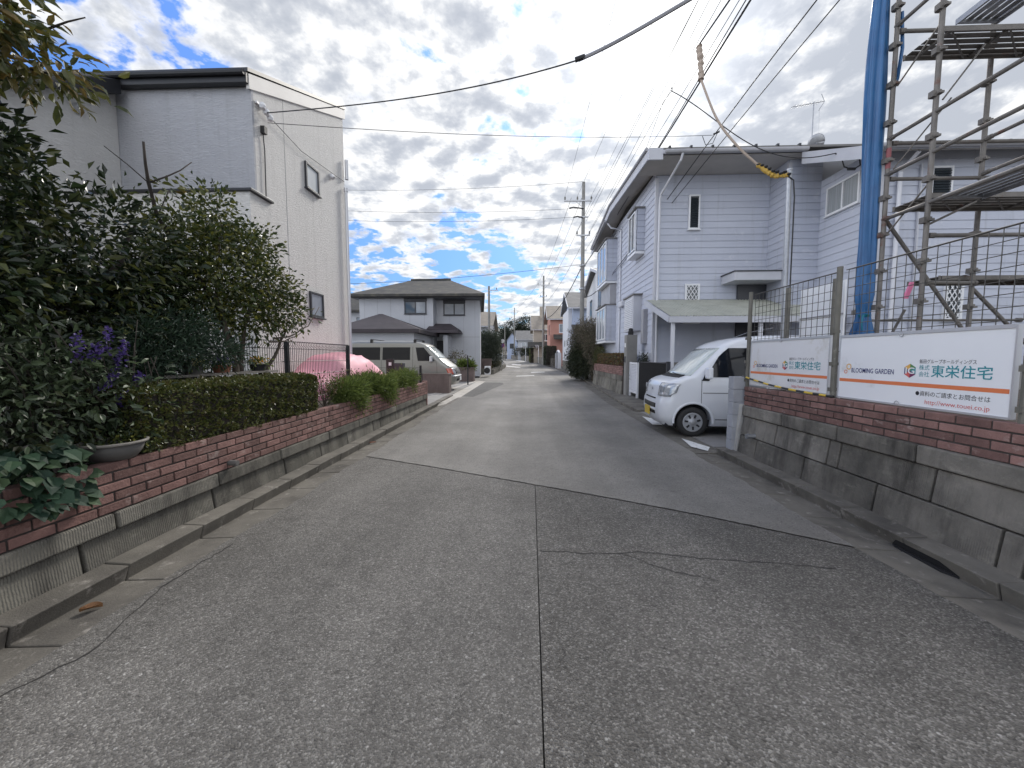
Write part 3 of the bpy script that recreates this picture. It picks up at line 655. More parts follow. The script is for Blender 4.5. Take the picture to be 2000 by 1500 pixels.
window(hh, (-8.25, 26, 4.36), (1, 0, 0), (0, -1, 0), 1.5, .86, 'frame_d', 'glass', 2, t=.07, sill=True, gl2='glass_sky')
window(hh, (-5.80, 27, 4.36), (1, 0, 0), (0, -1, 0), 1.5, .86, 'frame_d', 'glass_sky', 2, t=.07, sill=True)
b = MB(); b.rv = .5; b.box(-10.6, -6.35, 21.6, 25.99, .1, 2.82); b.build('wall', M['grey_wall'], hh, label='front wall of the low wing')
r = MB(); r.rv = .5; hip(r, -11.0, -5.95, 21.2, 26.2, 2.82, -9.1, -8.9, 23.7, 4.12, .2); r.build('roof', M['roof_brown'], hh, label='small brown pyramid roof over the low wing')
r = MB(); r.rv = .5; r.hexa([(-6.6, 25.2, 3.05), (-4.45, 25.2, 3.05), (-4.45, 26.99, 3.05), (-6.6, 26.99, 3.05)], [(-6.6, 25.3, 3.28), (-4.55, 25.3, 3.28), (-4.6, 26.99, 3.32), (-6.6, 26.99, 3.32)]); r.hexa([(-6.6, 25.28, 3.285), (-4.57, 25.28, 3.285), (-4.62, 26.98, 3.325), (-6.6, 26.98, 3.325)], [(-6.6, 26.6, 3.75), (-5.3, 26.6, 3.75), (-5.3, 26.98, 3.78), (-6.6, 26.98, 3.78)]); r.build('porch_roof', M['roof_brown'], hh)
d_ = MB(); d_.box(-6.28, -5.55, 26.9, 26.98, .2, 2.6); d_.build('door', M['frame_d'], hh)
b = MB(); b.rv = .5; b.box(-5.54, -5.25, 25.6, 26.99, .1, 2.9); b.build('porch_pillar', M['grey_wall'], hh)
ac = T('air_conditioner', 'small white outdoor air conditioner unit beside the grey hipped house', 'air conditioner', (-2.85, 28.2, .1))
b = MB(); b.rv = .5; b.box(-3.05, -2.65, 27.9, 28.6, .16, .78); b.build('casing', M['white_metal'], ac, bev=.02)
b = MB(); b.lathe((-2.85, 27.885, .47), [(.22, 0), (.22, .012), (.0, .013)], 18, 'y'); b.build('fan_grille', M['black'], ac)
bh = T('house', 'pale house with dark roof half hidden in the gap beside the white house', 'house', (-13.5, 33, .1))
b = MB(); b.rv = .5; b.box(-18, -13.1, 31.5, 38, .1, 5.1); b.build('wall', M['grey_wall'], bh)
r = MB(); r.rv = .5; hip(r, -18.6, -12.4, 30.9, 38.6, 5.1, -16.5, -14.5, 34.5, 7.0); r.build('roof', M['roof_dark'], bh)
window(bh, (-14.0, 31.5, 3.0), (1, 0, 0), (0, -1, 0), .7, 1.7, 'frame_d', 'glass_sky', 1)
# ================================================================ drive planters, meshes and gate
def planter(name, label, x0, x1, y0, y1, z1, t=.12):
    p = T(name, label, 'planter', ((x0+x1)/2, (y0+y1)/2, .05)); b = MB(); b.rv = .5
    k = int((x1-x0)/.1)
    for i in range(k):                          # ribbed face
        a = x0+(x1-x0)*i/k; b.box(a+.006, a+(x1-x0)/k-.006, y0-.012, y0+.03, .05, z1-.03)
    b.box(x0, x1, y0, y0+t, .04, z1-.04); b.box(x0, x0+t, y0+t, y1, .04, z1-.04); b.box(x1-t, x1, y0+t, y1, .04, z1-.04); b.box(x0+t, x1-t, y1-t, y1, .04, z1-.04)
    b.build('planter_wall', M['planter_br'], p, bev=.004)
    b = MB(); b.rv = .5; b.box(x0-.02, x1+.02, y0-.02, y0+t+.02, z1-.038, z1); b.box(x0-.02, x0+t, y0+t+.02, y1, z1-.038, z1); b.box(x1-t, x1+.02, y0+t+.02, y1, z1-.038, z1); b.build('coping', M['planter_br'], p)
    b = MB(); b.rv = .5; b.box(x0+t, x1-t, y0+t, y1-t, .04, z1-.08); b.build('soil', M['soil'], p); return p
planter('planter', 'brown ribbed block planter beside the brick wall end', -4.7, -3.05, 15.0, 15.5, .82)
planter('planter', 'brown ribbed block planter holding bright green grass', -4.02, -3.03, 21.95, 22.55, .88)
# black welded-mesh fence along the garden strip
mf = T('mesh_fence', 'black welded mesh fence between the hedge and the pink covered car', 'fence', (-3.72, 5.5, .7))
for y in (3.3, 5.85, 7.9): b = MB(); b.box(-3.75, -3.69, y-.03, y+.03, .6, 1.73); b.build('post', M['black'], mf, bev=.004)
def meshpanel(mb, P, n, zt, zb, hz, r=.0045, hook=True):
    """P(t)->(x,y) along the fence"""
    for i in range(n+1):
        x, y = P(i/n)
        pts = [(x, y, zb), (x, y, zt-.10)]
        if hook: dx = P(0); pts += [(x+.035, y, zt-.06), (x+.03, y, zt-.02), (x-.015, y, zt)]
        mb.tube(pts, r, 4, caps=False)
    for z in hz: mb.tube([(*P(0), z), (*P(1), z)], r*1.2, 4)
b = MB(); b.rv = .5
meshpanel(b, lambda t: (-3.72, 3.3+t*4.6), 92, 1.74, .72, (.8, 1.0, 1.2, 1.42, 1.62)); b.build('mesh_panel', M['black'], mf)
# a second fence nearer the house and the gate by the drive
mf2 = T('mesh_fence', 'short black mesh fence in front of the parked silver van', 'fence', (-4.4, 12.5, .1))
b = MB(); b.rv = .5
meshpanel(b, lambda t: (-5.2+t*1.75, 12.6), 34, 1.18, .1, (.3, .6, .9, 1.12), hook=False); b.build('mesh_panel', M['black'], mf2)
for x in (-5.2, -4.1, -3.5): b = MB(); b.box(x-.03, x+.03, 12.57, 12.63, .05, 1.2); b.build('post', M['black'], mf2)
g_ = T('gate_post', 'black gate post with a mailbox in front of the silver van', 'gate post', (-4.05, 11.6, .05))
b = MB(); b.box(-4.25, -4.02, 11.5, 11.6, .05, 1.42); b.build('post', M['black'], g_, bev=.006)
b = MB(); b.box(-3.99, -3.70, 11.42, 11.62, .62, 1.30); b.build('mailbox', M['frame_d'], g_, bev=.01)
b = MB(); b.box(-4.16, -4.08, 11.485, 11.499, 1.22, 1.32); b.build('name_plate', M['white_metal'], g_)
p_ = MB(); p_.tube([(-3.0, 19.6, .05), (-3.0, 19.6, 1.55)], .035, 8); p_.build('driveway_post', M['black'], label='single black post at the drive behind the silver van', cat='post')
# plants in that far planter are added with the vegetation
# ================================================================ pink covered car
pc = MB(); pc.rv = .5; rows = []
N_ = 26
prof = [(0, .55, .25), (.25, .95, .55), (.7, 1.12, .68), (1.1, 1.42, .72), (1.6, 1.52, .72), (2.2, 1.50, .72), (2.75, 1.42, .71), (3.3, 1.12, .70), (3.8, .98, .66), (4.05, .80, .55), (4.15, .45, .3)]
def pin(t, k):
    s = t*(len(prof)-1); i = min(int(s), len(prof)-2); f = s-i; f = f*f*(3-2*f) if 0 else f
    return prof[i][k]*(1-f)+prof[i+1][k]*f
for i in range(41):
    t = i/40; y = 7.35+pin(t, 0); h = pin(t, 1)*.97; hw = pin(t, 2); row = []
    for j in range(N_+1):
        a = PI*j/N_; n = 3.2
        c, s = math.cos(a), math.sin(a)
        x = hw*math.copysign(abs(c)**(2/n), c); z = h*abs(s)**(2/n)
        wr_ = .018*math.sin(9*y+3*x)+.015*math.sin(23*y-7*z)+.012*math.sin(31*x+5*y)
        row.append((-4.58+x*(1+wr_*.8), y+wr_*.5, .1+z+wr_*(z > .1)))
    rows.append(row)
pc.grid(rows)
pc.build('covered_car', M['pink_cloth'], smooth=True, label='car hidden under a pink cloth cover behind the black mesh fence', cat='covered car')
# ================================================================ right house with lap siding
SX, SY = 4.26, 13.2
rh = T('house', 'pale lavender lap-sided two-storey house with bay windows and a lean-to carport', 'house', (9, 15, .5))
EAVE = 7.35
mb = MB()
segs = [((SX, 21.6), (SX, SY), 7.55), ((SX, SY), (7.9, SY), 7.40), ((7.9, SY), (7.9, 12.3), 7.40), ((7.9, 12.3), (8.87, 12.3), 7.40), ((8.87, 12.3), (8.87, 10.2), 6.75), ((8.87, 10.2), (14, 10.2), 6.55)]
for a, b_, z in segs[:1]+segs[1:]:
    clap(mb, a, b_, 1.30, z)
mb.build('siding', M['siding'], rh)
b = MB(); b.rv = .5                            # core and foundation
b.box(SX+.03, 14, SY+.03, 21.6, 1.3, 7.39); b.box(7.93, 14, 12.33, SY+.03, 1.3, 7.38); b.box(8.90, 14, 10.23, 12.33, 1.3, 6.6)
b.build('wall', M['white_wall'], rh)
b = MB(); b.rv = .5
b.box(SX+.05, 14, SY+.05, 21.55, .5, 1.3); b.box(7.95, 14, 12.35, SY+.05, .5, 1.3); b.box(8.92, 14, 10.25, 12.35, .5, 1.3); b.build('foundation', M['drive'], rh)
for x, y in ((SX, SY), (7.9, 12.3), (8.87, 10.2)): b = MB(); b.rv = .5; b.box(x-.036, x+.06, y-.036, y+.06, 1.28, 7.3 if y > 11 else 6.5); b.build('corner_trim', M['trim'], rh)
# main roof: shallow gable, ridge along X; soffits, fascia, gutter
def rakez(y): return 7.62+(7.98-7.62)*(y-12.0)/5.2 if y < 17.2 else 7.98-(7.98-7.38)*(y-17.2)/4.6
r = MB(); r.rv = .5
ys = [11.9, 17.2, 21.9]
for x0, x1 in ((3.62, 8.15), (8.15, 14.5)):
    pr = [(y, rakez(y)) for y in ys]
    r.prism([(x0, y, z-.06) for y, z in pr]+[(x0, y, z) for y, z in pr[::-1]], [(x1, y, z-.06) for y, z in pr]+[(x1, y, z) for y, z in pr[::-1]])
ro = r.build('roof', M['roof_grey'], rh)
b = MB(); b.rv = .5
for (ya, yb) in ((11.95, 17.2), (17.2, 21.9)):
    b.prism([(3.58, ya, rakez(ya)-.30), (3.58, yb, rakez(yb)-.30), (3.58, yb, rakez(yb)-.01), (3.58, ya, rakez(ya)-.01)], [(3.62, ya, rakez(ya)-.30), (3.62, yb, rakez(yb)-.30), (3.62, yb, rakez(yb)-.01), (3.62, ya, rakez(ya)-.01)])
b.box(3.58, 4.0, 11.88, 11.95, 7.27, 7.60); b.box(4.0, 8.1, 11.88, 11.95, 7.44, 7.55); b.build('fascia', M['trim'], ro, bev=.006)
b = MB(); b.rv = .5
for (ya, yb) in ((11.96, 17.2), (17.2, 21.9)):
    b.prism([(3.63, ya, rakez(ya)-.10), (SX+.02, ya, rakez(ya)-.10), (SX+.02, yb, rakez(yb)-.10), (3.63, yb, rakez(yb)-.10)], [(3.63, ya, rakez(ya)-.07), (SX+.02, ya, rakez(ya)-.07), (SX+.02, yb, rakez(yb)-.07), (3.63, yb, rakez(yb)-.07)])
b.box(3.63, 8.87, 11.96, SY, 7.40, 7.43); b.build('soffit', M['soffit'], ro)
b = MB(); b.tube([(4.05, 11.83, 7.47), (8.10, 11.83, 7.47)], .062, 10); b.tube([(3.55, 12.0, 7.63), (3.55, 17.2, 7.98)], .05, 8); b.tube([(3.55, 17.2, 7.98), (3.55, 21.8, 7.40)], .05, 8)
b.tube([(3.52, 17.9, 7.56), (3.52, 21.3, 7.24)], .055, 10)
b.build('gutter', M['gutter'], ro)
for x in [4.2+.62*i for i in range(7)]: b = MB(); b.box(x-.03, x+.03, 11.9, 12.0, 7.59, 7.67); b.build('snow_guard', M['frame_d'], ro)
for x in [8.2+.62*i for i in range(9)]: b = MB(); b.box(x-.03, x+.03, 9.78, 9.88, 6.49, 6.57); b.build('snow_guard', M['frame_d'], ro)
# lower eastern roof slope with its rake board
r = MB(); r.rv = .5
def ez(y): return 6.42+(y-9.65)*.44
r.prism([(8.0, 9.65, ez(9.65)-.07), (8.0, 11.9, ez(11.9)-.07), (8.0, 11.9, ez(11.9)), (8.0, 9.65, ez(9.65))], [(14.5, 9.65, ez(9.65)-.07), (14.5, 11.9, ez(11.9)-.07), (14.5, 11.9, ez(11.9)), (14.5, 9.65, ez(9.65))]); r2 = r.build('roof', M['roof_grey'], rh, label='lower roof slope over the east wing')
b = MB(); b.rv = .5
b.prism([(7.96, 9.62, ez(9.62)-.30), (7.96, 11.87, ez(11.87)-.33), (7.96, 11.87, ez(11.87)+.0), (7.96, 9.62, ez(9.62)+.0)], [(7.998, 9.62, ez(9.62)-.30), (7.998, 11.87, ez(11.87)-.33), (7.998, 11.87, ez(11.87)), (7.998, 9.62, ez(9.62))]); b.box(8.0, 14.5, 9.60, 9.645, 6.31, 6.40); b.build('fascia', M['trim'], r2)
b = MB(); b.rv = .5; b.prism([(8.0, 9.65, ez(9.65)-.12), (14.4, 9.65, ez(9.65)-.12), (14.4, 11.9, ez(11.9)-.12), (8.0, 11.9, ez(11.9)-.12)], [(8.0, 9.65, ez(9.65)-.09), (14.4, 9.65, ez(9.65)-.09), (14.4, 11.9, ez(11.9)-.09), (8.0, 11.9, ez(11.9)-.09)]); b.build('soffit', M['soffit'], r2)
b = MB(); b.tube([(8.0, 9.55, 6.36), (14.4, 9.55, 6.36)], .06, 10); b.build('gutter', M['gutter'], r2)
# downpipes
b = MB(); b.tube([(4.55, 11.83, 7.42), (4.52, 11.9, 7.25), (4.36, 13.05, 6.75), (4.34, 13.10, 6.6), (4.34, 13.10, .6)], .036, 10); b.build('downpipe', M['pipe_w'], rh)
b = MB(); b.tube([(3.6, 17.7, 7.40), (3.75, 17.7, 7.2), (4.20, 17.7, 7.12), (4.20, 17.7, .6)], .036, 10); b.build('downpipe', M['pipe_w'], rh)
b = MB(); b.box(4.08, 4.24, 16.9, 17.5, 3.65, 3.9); b.build('vent_hood', M['trim'], rh, bev=.04)
b = MB(); b.tube([(9.15, 10.10, .6), (9.15, 10.10, 6.0), (9.18, 9.7, 6.3)], .045, 10); b.build('downpipe', M['pipe_w'], rh)
# windows
def jalousie(o, u, n, w, h, k, fr='frame_w'):
    L = frame_at(o, u, n); fo = window(rh, o, u, n, w, h, fr, 'glass', 1, t=.05)
    b = MB(); b.rv = .5
    for i in range(k):
        z = .06+(h-.12)*i/k; dz = (h-.12)/k
        b.hexa([L(.055, z, .03), L(w-.055, z, .03), L(w-.055, z, .062), L(.055, z, .062)][::-1], [L(.055, z+dz*.8, .008), L(w-.055, z+dz*.8, .008), L(w-.055, z+dz*.8, .018), L(.055, z+dz*.8, .018)][::-1])
    b.build('louvre', M['glass_sky'] if 0 else M['glass'], fo)
jalousie((5.30, SY-.024, 5.66), (1, 0, 0), (0, -1, 0), .36, 1.10, 18)
# lattice window downstairs
def lattice(o, w, h):
    fo = window(rh, o, (1, 0, 0), (0, -1, 0), w, h, 'frame_w', 'glass', 1, t=.06)
    L = frame_at(o, (1, 0, 0), (0, -1, 0)); b = MB(); s = .15
    for k in range(-8, 9):
        for sg in (1, -1):
            x0 = w/2+k*s*.8; pts = []
            for i in range(61):
                z = .06+(h-.12)*i/60; x = x0+sg*(z-h/2)*.62
                if .06 < x < w-.06: pts.append(L(x, z, .045+.004*sg))
            if len(pts) > 2: b.bar(pts[0], pts[-1], .02, .012, up=(0, -1, 0))
    b.build('lattice', M['frame_w'], fo)
lattice((5.26, SY-.024, 2.62), .48, 1.28); lattice((10.45, 10.17, 2.4), .45, 1.05)
window(rh, (8.846, 12.0, 5.60), (0, -1, 0), (-1, 0, 0), 1.14, .80, 'frame_w', 'curtain', 2, t=.045)
jalousie((9.92, 10.176, 5.15), (1, 0, 0), (0, -1, 0), .52, 1.0, 14)
b = MB(); b.box(9.66, 9.70, 10.12, 10.17, 1.3, 6.2); b.build('corner_trim', M['trim'], rh)
# bay windows on the street side
def bay(y0, y1, z0, z1, wd, panes, gl='glass_sky', shade=False, lab=None):
    b = MB(); x0 = SX-wd
    clap(b, (x0+.05, y1), (x0+.05, y0), z0+.12, z1-.05); clap(b, (x0+.05, y0), (SX, y0), z0+.12, z1-.05)
    b.box(x0+.06, SX, y0+.02, y1, z0+.10, z1-.05); bo = b.build('bay', M['siding'], rh)
    b = MB(); b.rv = .5; b.box(x0-.02, SX, y0-.03, y1+.03, z0, z0+.10); b.build('sill', M['frame_w'], bo, bev=.01)
    b = MB(); b.rv = .5; b.box(x0-.05, SX, y0-.05, y1+.05, z1-.05, z1); b.build('bay_roof', M['roof_grey'], bo)
    window(bo, (x0+.028, y1-.05, z0+.16), (0, -1, 0), (-1, 0, 0), y1-y0-.10, z1-z0-.30, 'frame_w', gl, panes, t=.05, sill=False) if 0 else None
    return bo, x0
def baywin(bo_, x0, y0, y1, z0, z1, panes, gl):
    L = frame_at((x0+.03, y1-.06, z0+.16), (0, -1, 0), (-1, 0, 0)); w, h = y1-y0-.12, z1-z0-.28; f = MB(); f.rv = .5; t = .05
    for a0, a1, b0, b1 in [(0, t, 0, h), (w-t, w, 0, h), (t, w-t, 0, t), (t, w-t, h-t, h)]+[(w*i/panes-.02, w*i/panes+.02, t, h-t) for i in range(1, panes)]: lbox(f, L, a0, a1, b0, b1, -.02, .05)
    for i in range(panes):
        pass
    f.build('window_frame', M['frame_w'], bo_)
    g = MB(); g.rv = .5; lbox(g, L, t, w-t, t, h-t, -.02, .018); g.build('pane', M[gl], bo_)
for (y0, y1, z0, z1, wd, pn, gl) in ((14.35, 15.35, 5.2, 6.85, .34, 2, 'glass'), (18.6, 20.9, 4.95, 7.05, .52, 3, 'glass_sky'), (18.6, 20.9, 2.15, 3.98, .52, 3, 'glass_sky')):
    bo, x0 = bay(y0, y1, z0, z1, wd, pn); baywin(bo, x0, y0, y1, z0, z1, pn, gl)
b = MB(); b.rv = .5; b.box(SX-.30, SX-.02, 18.65, 20.85, 4.0, 4.93); b.build('shutter_panel', M['gutter'], rh)
b = MB(); b.rv = .5                           # louvred storm-window box and its sill near the gate pillar
b.box(SX-.32, SX, 14.5, 15.8, 2.45, 3.75); so_ = b.build('shutter_box', M['trim'], rh, bev=.012)
b = MB(); b.rv = .5
for i in range(16): b.box(SX-.345, SX-.32, 14.62, 15.68, 2.56+i*.07, 2.60+i*.07)
b.build('louvre', M['white_metal'], so_)
b = MB(); b.box(SX-.36, SX, 14.4, 15.9, 3.752, 3.80); b.build('bay_roof', M['roof_grey'], so_)
b = MB(); b.rv = .5; b.box(SX-.17, SX-.001, 13.75, 14.02, 1.95, 3.15); b.build('meter_cabinet', M['gutter'], rh, bev=.012)
b = MB(); b.rv = .5; b.box(SX-.04, SX-.012, 13.3, 14.3, 1.32, 1.62); b.build('base_trim', M['trim'], rh)
# entrance canopy, door and lamp
b = MB(); b.rv = .5; b.hexa([(6.45, 12.35, 3.86), (7.86, 12.35, 3.86), (7.86, 13.19, 3.86), (6.45, 13.19, 3.86)], [(6.45, 12.35, 4.12), (7.86, 12.35, 4.12), (7.86, 13.19, 4.12), (6.45, 13.19, 4.12)]); cn = b.build('canopy', M['trim'], rh, bev=.008)
b = MB(); b.box(6.42, 7.86, 12.32, 13.19, 4.122, 4.155); b.build('flashing', M['frame_d'], cn)
b = MB(); b.box(6.95, 7.86, 13.10, 13.17, .6, 3.84); b.build('door', M['frame_d'], rh)
b = MB(); b.lathe((6.72, 13.10, 3.05), [(0, -.09), (.08, -.07), (.11, 0), (.09, .05), (0, .07)], 16, 'y'); b.build('porch_lamp', M['alu'], rh, smooth=True)
# lean-to carport: corrugated sheet on a steel frame
cp = T('carport', 'lean-to carport with a weathered greenish corrugated roof over the white van', 'carport', (6.4, 12, .03))
b = MB(); rows = []; n = 150
X0, X1 = 3.98, 8.6; yN, zN, yF, zF = 10.9, 2.62, 13.15, 3.38
for k in range(7):
    t = k/6; rows.append([(X0+(X1-X0)*i/n, yN+(yF-yN)*t, zN+(zF-zN)*t+.012*math.cos(i*PI/1.5)) for i in range(n+1)])
b.grid(rows); o = b.build('roof_sheet', M['polycarb'], cp); md = o.modifiers.new('s', 'SOLIDIFY'); md.thickness = .006
b = MB(); b.rv = .5; b.box(X0-.03, X1, yN-.05, yN, zN-.19, zN-.018); b.build('front_beam', M['trim'], cp, bev=.006)
b = MB(); b.rv = .5; b.bar((X0-.02, yN, zN-.10), (X0-.02, yF, zF-.10), .05, .16); b.build('side_beam', M['trim'], cp)
for x, y in ((4.10, 11.0), (6.5, 11.0)):
    b = MB(); b.rv = .5; b.box(x-.045, x+.045, y-.045, y+.045, .03, zN-.17); b.build('post', M['pipe_w'], cp, bev=.008)
b = MB(); b.rv = .5
for x in (4.6, 5.3, 6.0, 6.7, 7.4, 8.1): b.bar((x, yN, zN-.06), (x, yF, zF-.06), .03, .05)
b.build('rafter', M['alu'], cp)
# antenna and dish on the roof
an = T('tv_antenna', 'thin yagi television antenna on a mast above the satellite dish', 'antenna', (8.72, 12.6, 7.65))
an0 = V((8.72, 12.6, 7.6))
b = MB(); b.tube([an0, an0+V((0, 0, 1.62))], .014, 6); b.build('mast', M['galv'], an)
b = MB(); t0 = an0+V((-.72, -.1, 1.42)); t1 = an0+V((.33, .05, 1.66)); b.tube([t0, t1], .010, 5)
b.tube([t1+V((-.08, 0, .22)), t1+V((.02, 0, 0)), t1+V((-.14, 0, -.26))], .009, 5)
for i in range(9):
    p = t0.lerp(t1, .05+i*.1); b.tube([p+V((0, -.12, 0)), p+V((0, .12, 0))], .005, 4)
b.tube([t1+V((-.12, 0, -.2)), an0+V((.2, 0, .35))], .004, 4); b.build('boom', M['galv'], an)
ds = T('satellite_dish', 'small round grey satellite dish on the roof of the lap-sided house', 'satellite dish', (8.74, 12.55, 7.65))
dc = V((8.78, 12.5, 7.98)); dn = V((.35, .75, .5)).normalized(); ax = dn.cross(V((0, 0, 1))).normalized(); ay = ax.cross(dn)
b = MB(); rows = []
for i in range(7):
    rr = .235*i/6; rows.append([dc+ax*rr*math.cos(a*PI/12)*.9+ay*rr*math.sin(a*PI/12)-dn*(.05-.05*(i/6)**2)*1.0 for a in range(25)])
b.grid(rows); o = b.build('dish', M['galv'], ds, smooth=True); o.modifiers.new('s', 'SOLIDIFY').thickness = .008
b = MB(); b.tube([dc-dn*.05, dc-dn*.12, (8.74, 12.6, 7.62)], .015, 6); b.tube([(8.74, 12.6, 7.8), (8.58, 12.5, 7.6)], .009, 5); b.tube([(8.74, 12.6, 7.8), (8.92, 12.5, 7.6)], .009, 5); b.tube([dc-ay*.2, dc-ay*.18+dn*.25], .008, 5); b.build('bracket', M['galv'], ds)
# ================================================================ gate, pillar and neighbours' wall along the kerb
gp = T('gate_pillar', 'tall grey rendered gate pillar with a mailbox and a lamp on top', 'gate pillar', (3.78, 14.15, .08))
b = MB(); b.rv = .5; b.box(3.60, 3.98, 14.0, 14.34, .05, 2.27); b.build('shaft', M['pole'], gp, bev=.01)
b = MB(); b.box(3.70, 3.86, 14.1, 14.25, 2.272, 2.40); b.lathe((3.78, 14.17, 2.40), [(.085, 0), (.075, .10), (0, .13)], 10); b.build('lamp', M['black'], gp)
b = MB(); b.box(3.585, 3.60, 14.10, 14.24, 1.83, 1.98); b.build('name_plate', M['white'], gp)
b = MB(); b.box(3.58, 3.60, 14.10, 14.26, 1.28, 1.50); b.build('intercom', M['frame_d'], gp)
wg = T('garden_gate', 'narrow white louvred garden gate beside the grey pillar', 'gate', (3.75, 13.4, .08))
b = MB(); b.rv = .5
b.box(3.70, 3.76, 13.88, 13.94, .10, 1.30); b.box(3.70, 3.76, 12.98, 13.06, .06, 1.30); b.box(3.70, 3.76, 13.06, 13.88, 1.22, 1.29); b.box(3.70, 3.76, 13.06, 13.88, .24, .31); b.build('frame', M['white_metal'], wg)
b = MB(); b.rv = .5
for i in range(17): z = .33+i*.052; b.hexa([(3.715, 13.07, z), (3.725, 13.07, z), (3.725, 13.87, z), (3.715, 13.87, z)], [(3.735, 13.07, z+.042), (3.745, 13.07, z+.042), (3.745, 13.87, z+.042), (3.735, 13.87, z+.042)])
b.build('louvre', M['pipe_w'], wg)
b = MB(); b.tube([(3.68, 13.80, .85), (3.66, 13.80, .80), (3.66, 13.80, .72), (3.70, 13.80, .68)], .010, 6); b.build('handle', M['galv'], wg)
ag = T('accordion_gate', 'black folding accordion gate closing the parking bay beside the white van', 'gate', (3.78, 11.6, .08))
b = MB(); b.rv = .5
k = 0; y = 12.86
while y > 10.35:
    z0, z1 = .10, 1.30; b.bar((3.75, y, z0), (3.75, y, z1), .028, .028); k += 1; y -= .085
b.build('slats', M['black'], ag)
b = MB(); b.rv = .5
for i in range(14):
    ya = 12.86-i*.18; yb = ya-.18
    for z in (.3, .62, .94): b.bar((3.775, ya, z), (3.775, yb, z+.26), .012, .02); b.bar((3.785, ya, z+.26), (3.785, yb, z), .012, .02)
b.build('lattice', M['black'], ag)
b = MB(); b.box(3.71, 3.80, 10.28, 10.36, .05, 1.36); b.build('end_post', M['frame_d'], ag); b = MB(); b.box(3.70, 3.80, 10.36, 12.9, 1.302, 1.325); b.build('top_rail', M['frame_d'], ag)
w2 = T('garden_wall', 'low stone wall with red brick top under the red-tinged hedge', 'garden wall', (3.7, 17.2, .08))
b = MB(); y = 14.36
while y < 20.4: e = min(y+R.choice([.7, .9, 1.0]), 20.4); b.hexa([(3.50, y+.008, .06), (4.0, y+.008, .06), (4.0, e-.008, .06), (3.50, e-.008, .06)], [(3.56, y+.008, .58), (4.0, y+.008, .58), (4.0, e-.008, .58), (3.56, e-.008, .58)]); y = e
b.build('base_course', M['stone_l'], w2)
b = MB(); y = 14.36
while y < 20.4: e = min(y+.8, 20.4); b.box(3.53, 4.0, y+.006, e-.006, .59, .78); y = e
b.build('cap_course', M['stone_l'], w2)
b = MB(); bricks(b, 3.56, .1, 14.36, 20.4, .785, 5, out=-1); b.build('brick_parapet', M['brick'], w2)
b = MB(); b.box(3.57, 4.1, 14.36, 20.38, .06, 1.125); b.build('mortar_core', M['mortar'], w2)
# ================================================================ site hoarding: mesh fence, sign panels
FX = 3.30
sf = T('site_fence', 'steel mesh construction fence standing on the right brick wall', 'fence', (3.3, 4, 1.0))
def clampring(mb, x, y, z, r=.036): mb.tube([(x, y, z-.014), (x, y, z+.014)], r, 10); mb.box(x-.05, x-.03, y-.012, y+.012, z-.02, z+.02)
for y in (1.1, 2.62, 4.20, 5.79):
    b = MB(); b.tube([(FX-.035, y, .95), (FX-.035, y, 2.43)], .0265, 14)
    for z in (1.15, 1.42, 1.76): clampring(b, FX-.035, y, z, .034)
    b.build('post', M['postgrey'], sf)
for (y, x, z1) in ((5.28, 3.46, 2.40), (4.47, 3.44, 2.36)):
    b = MB(); b.tube([(x, y, .98), (x, y, z1)], .03, 12); b.build('post', M['postgrey'], sf)
for y0, y1 in ((1.16, 2.58), (2.68, 4.13), (4.27, 5.73)):
    b = MB(); b.rv = .5
    n = int((y1-y0)/.082)
    for i in range(n+1): y = y0+(y1-y0)*i/n; b.tube([(FX, y, 1.72), (FX, y, 2.385)], .0032, 5)
    for i in range(8): z = 1.745+i*.0914; b.tube([(FX+.004, y0, z), (FX+.004, y1, z)], .0034, 5)
    b.tube([(FX, y0-.03, 2.39), (FX, y1+.03, 2.39)], .005, 6); b.build('mesh_panel', M['mesh'], sf)
sp = MB(); sp.rv = .5; sp.box(3.58, 3.60, 4.52, 5.22, 1.0, 2.36)
o = T('hoarding', 'plain white steel panel standing behind the mesh fence', 'panel', (3.6, 4.9, 1.0)); sp.build('sheet', M['board'], o, bev=.004)
b = MB(); b.rv = .5
for z in (1.55, 1.98): b = MB(); b.rv = .5; b.box(3.565, 3.579, 4.52, 5.22, z, z+.012); b.build('rib', M['gutter'], o)
def lettering(par, s, yl, yr, z0, h, mat, x=FX-.0385, name='lettering', bold=0.):
    """flat printed writing facing the street (reads towards -Y)"""
    c = bpy.data.curves.new('lettering', 'FONT'); c.body = s; c.resolution_u = 3; c.offset = bold
    t = bpy.data.objects.new('lettering', c); COL.objects.link(t)
    dg = bpy.context.evaluated_depsgraph_get(); me = bpy.data.meshes.new_from_object(t.evaluated_get(dg))
    bpy.data.objects.remove(t); vs = np.empty(len(me.vertices)*3); me.vertices.foreach_get('co', vs); vs = vs.reshape(-1, 3)
    lo, hi = vs.min(0), vs.max(0); kx = (yl-yr)/(hi[0]-lo[0]); kz = h/(hi[1]-lo[1])
    w_ = np.stack([np.full(len(vs), x), yl-(vs[:, 0]-lo[0])*kx, z0+(vs[:, 1]-lo[1])*kz], 1)
    mi = np.array(MW[par].inverted()); w_ = w_ @ mi[:3, :3].T+mi[:3, 3]
    me.vertices.foreach_set('co', w_.ravel().astype(np.float32)); me.materials.clear()
    return link(name, me, M[mat], par)
def ptxt(par, s, u0, v0, u1, v1, h_px, mat, x=FX-.0385, **k):
    """writing placed between two measured points on the panel's plane"""
    a, b_ = pX(u0, v0, x), pX(u1, v1, x); z = (a.z+b_.z)/2; h = pX((u0+u1)/2, (v0+v1)/2-h_px, x).z-pX((u0+u1)/2, (v0+v1)/2, x).z
    return lettering(par, s, a.y, b_.y, z, h, mat, x, **k)
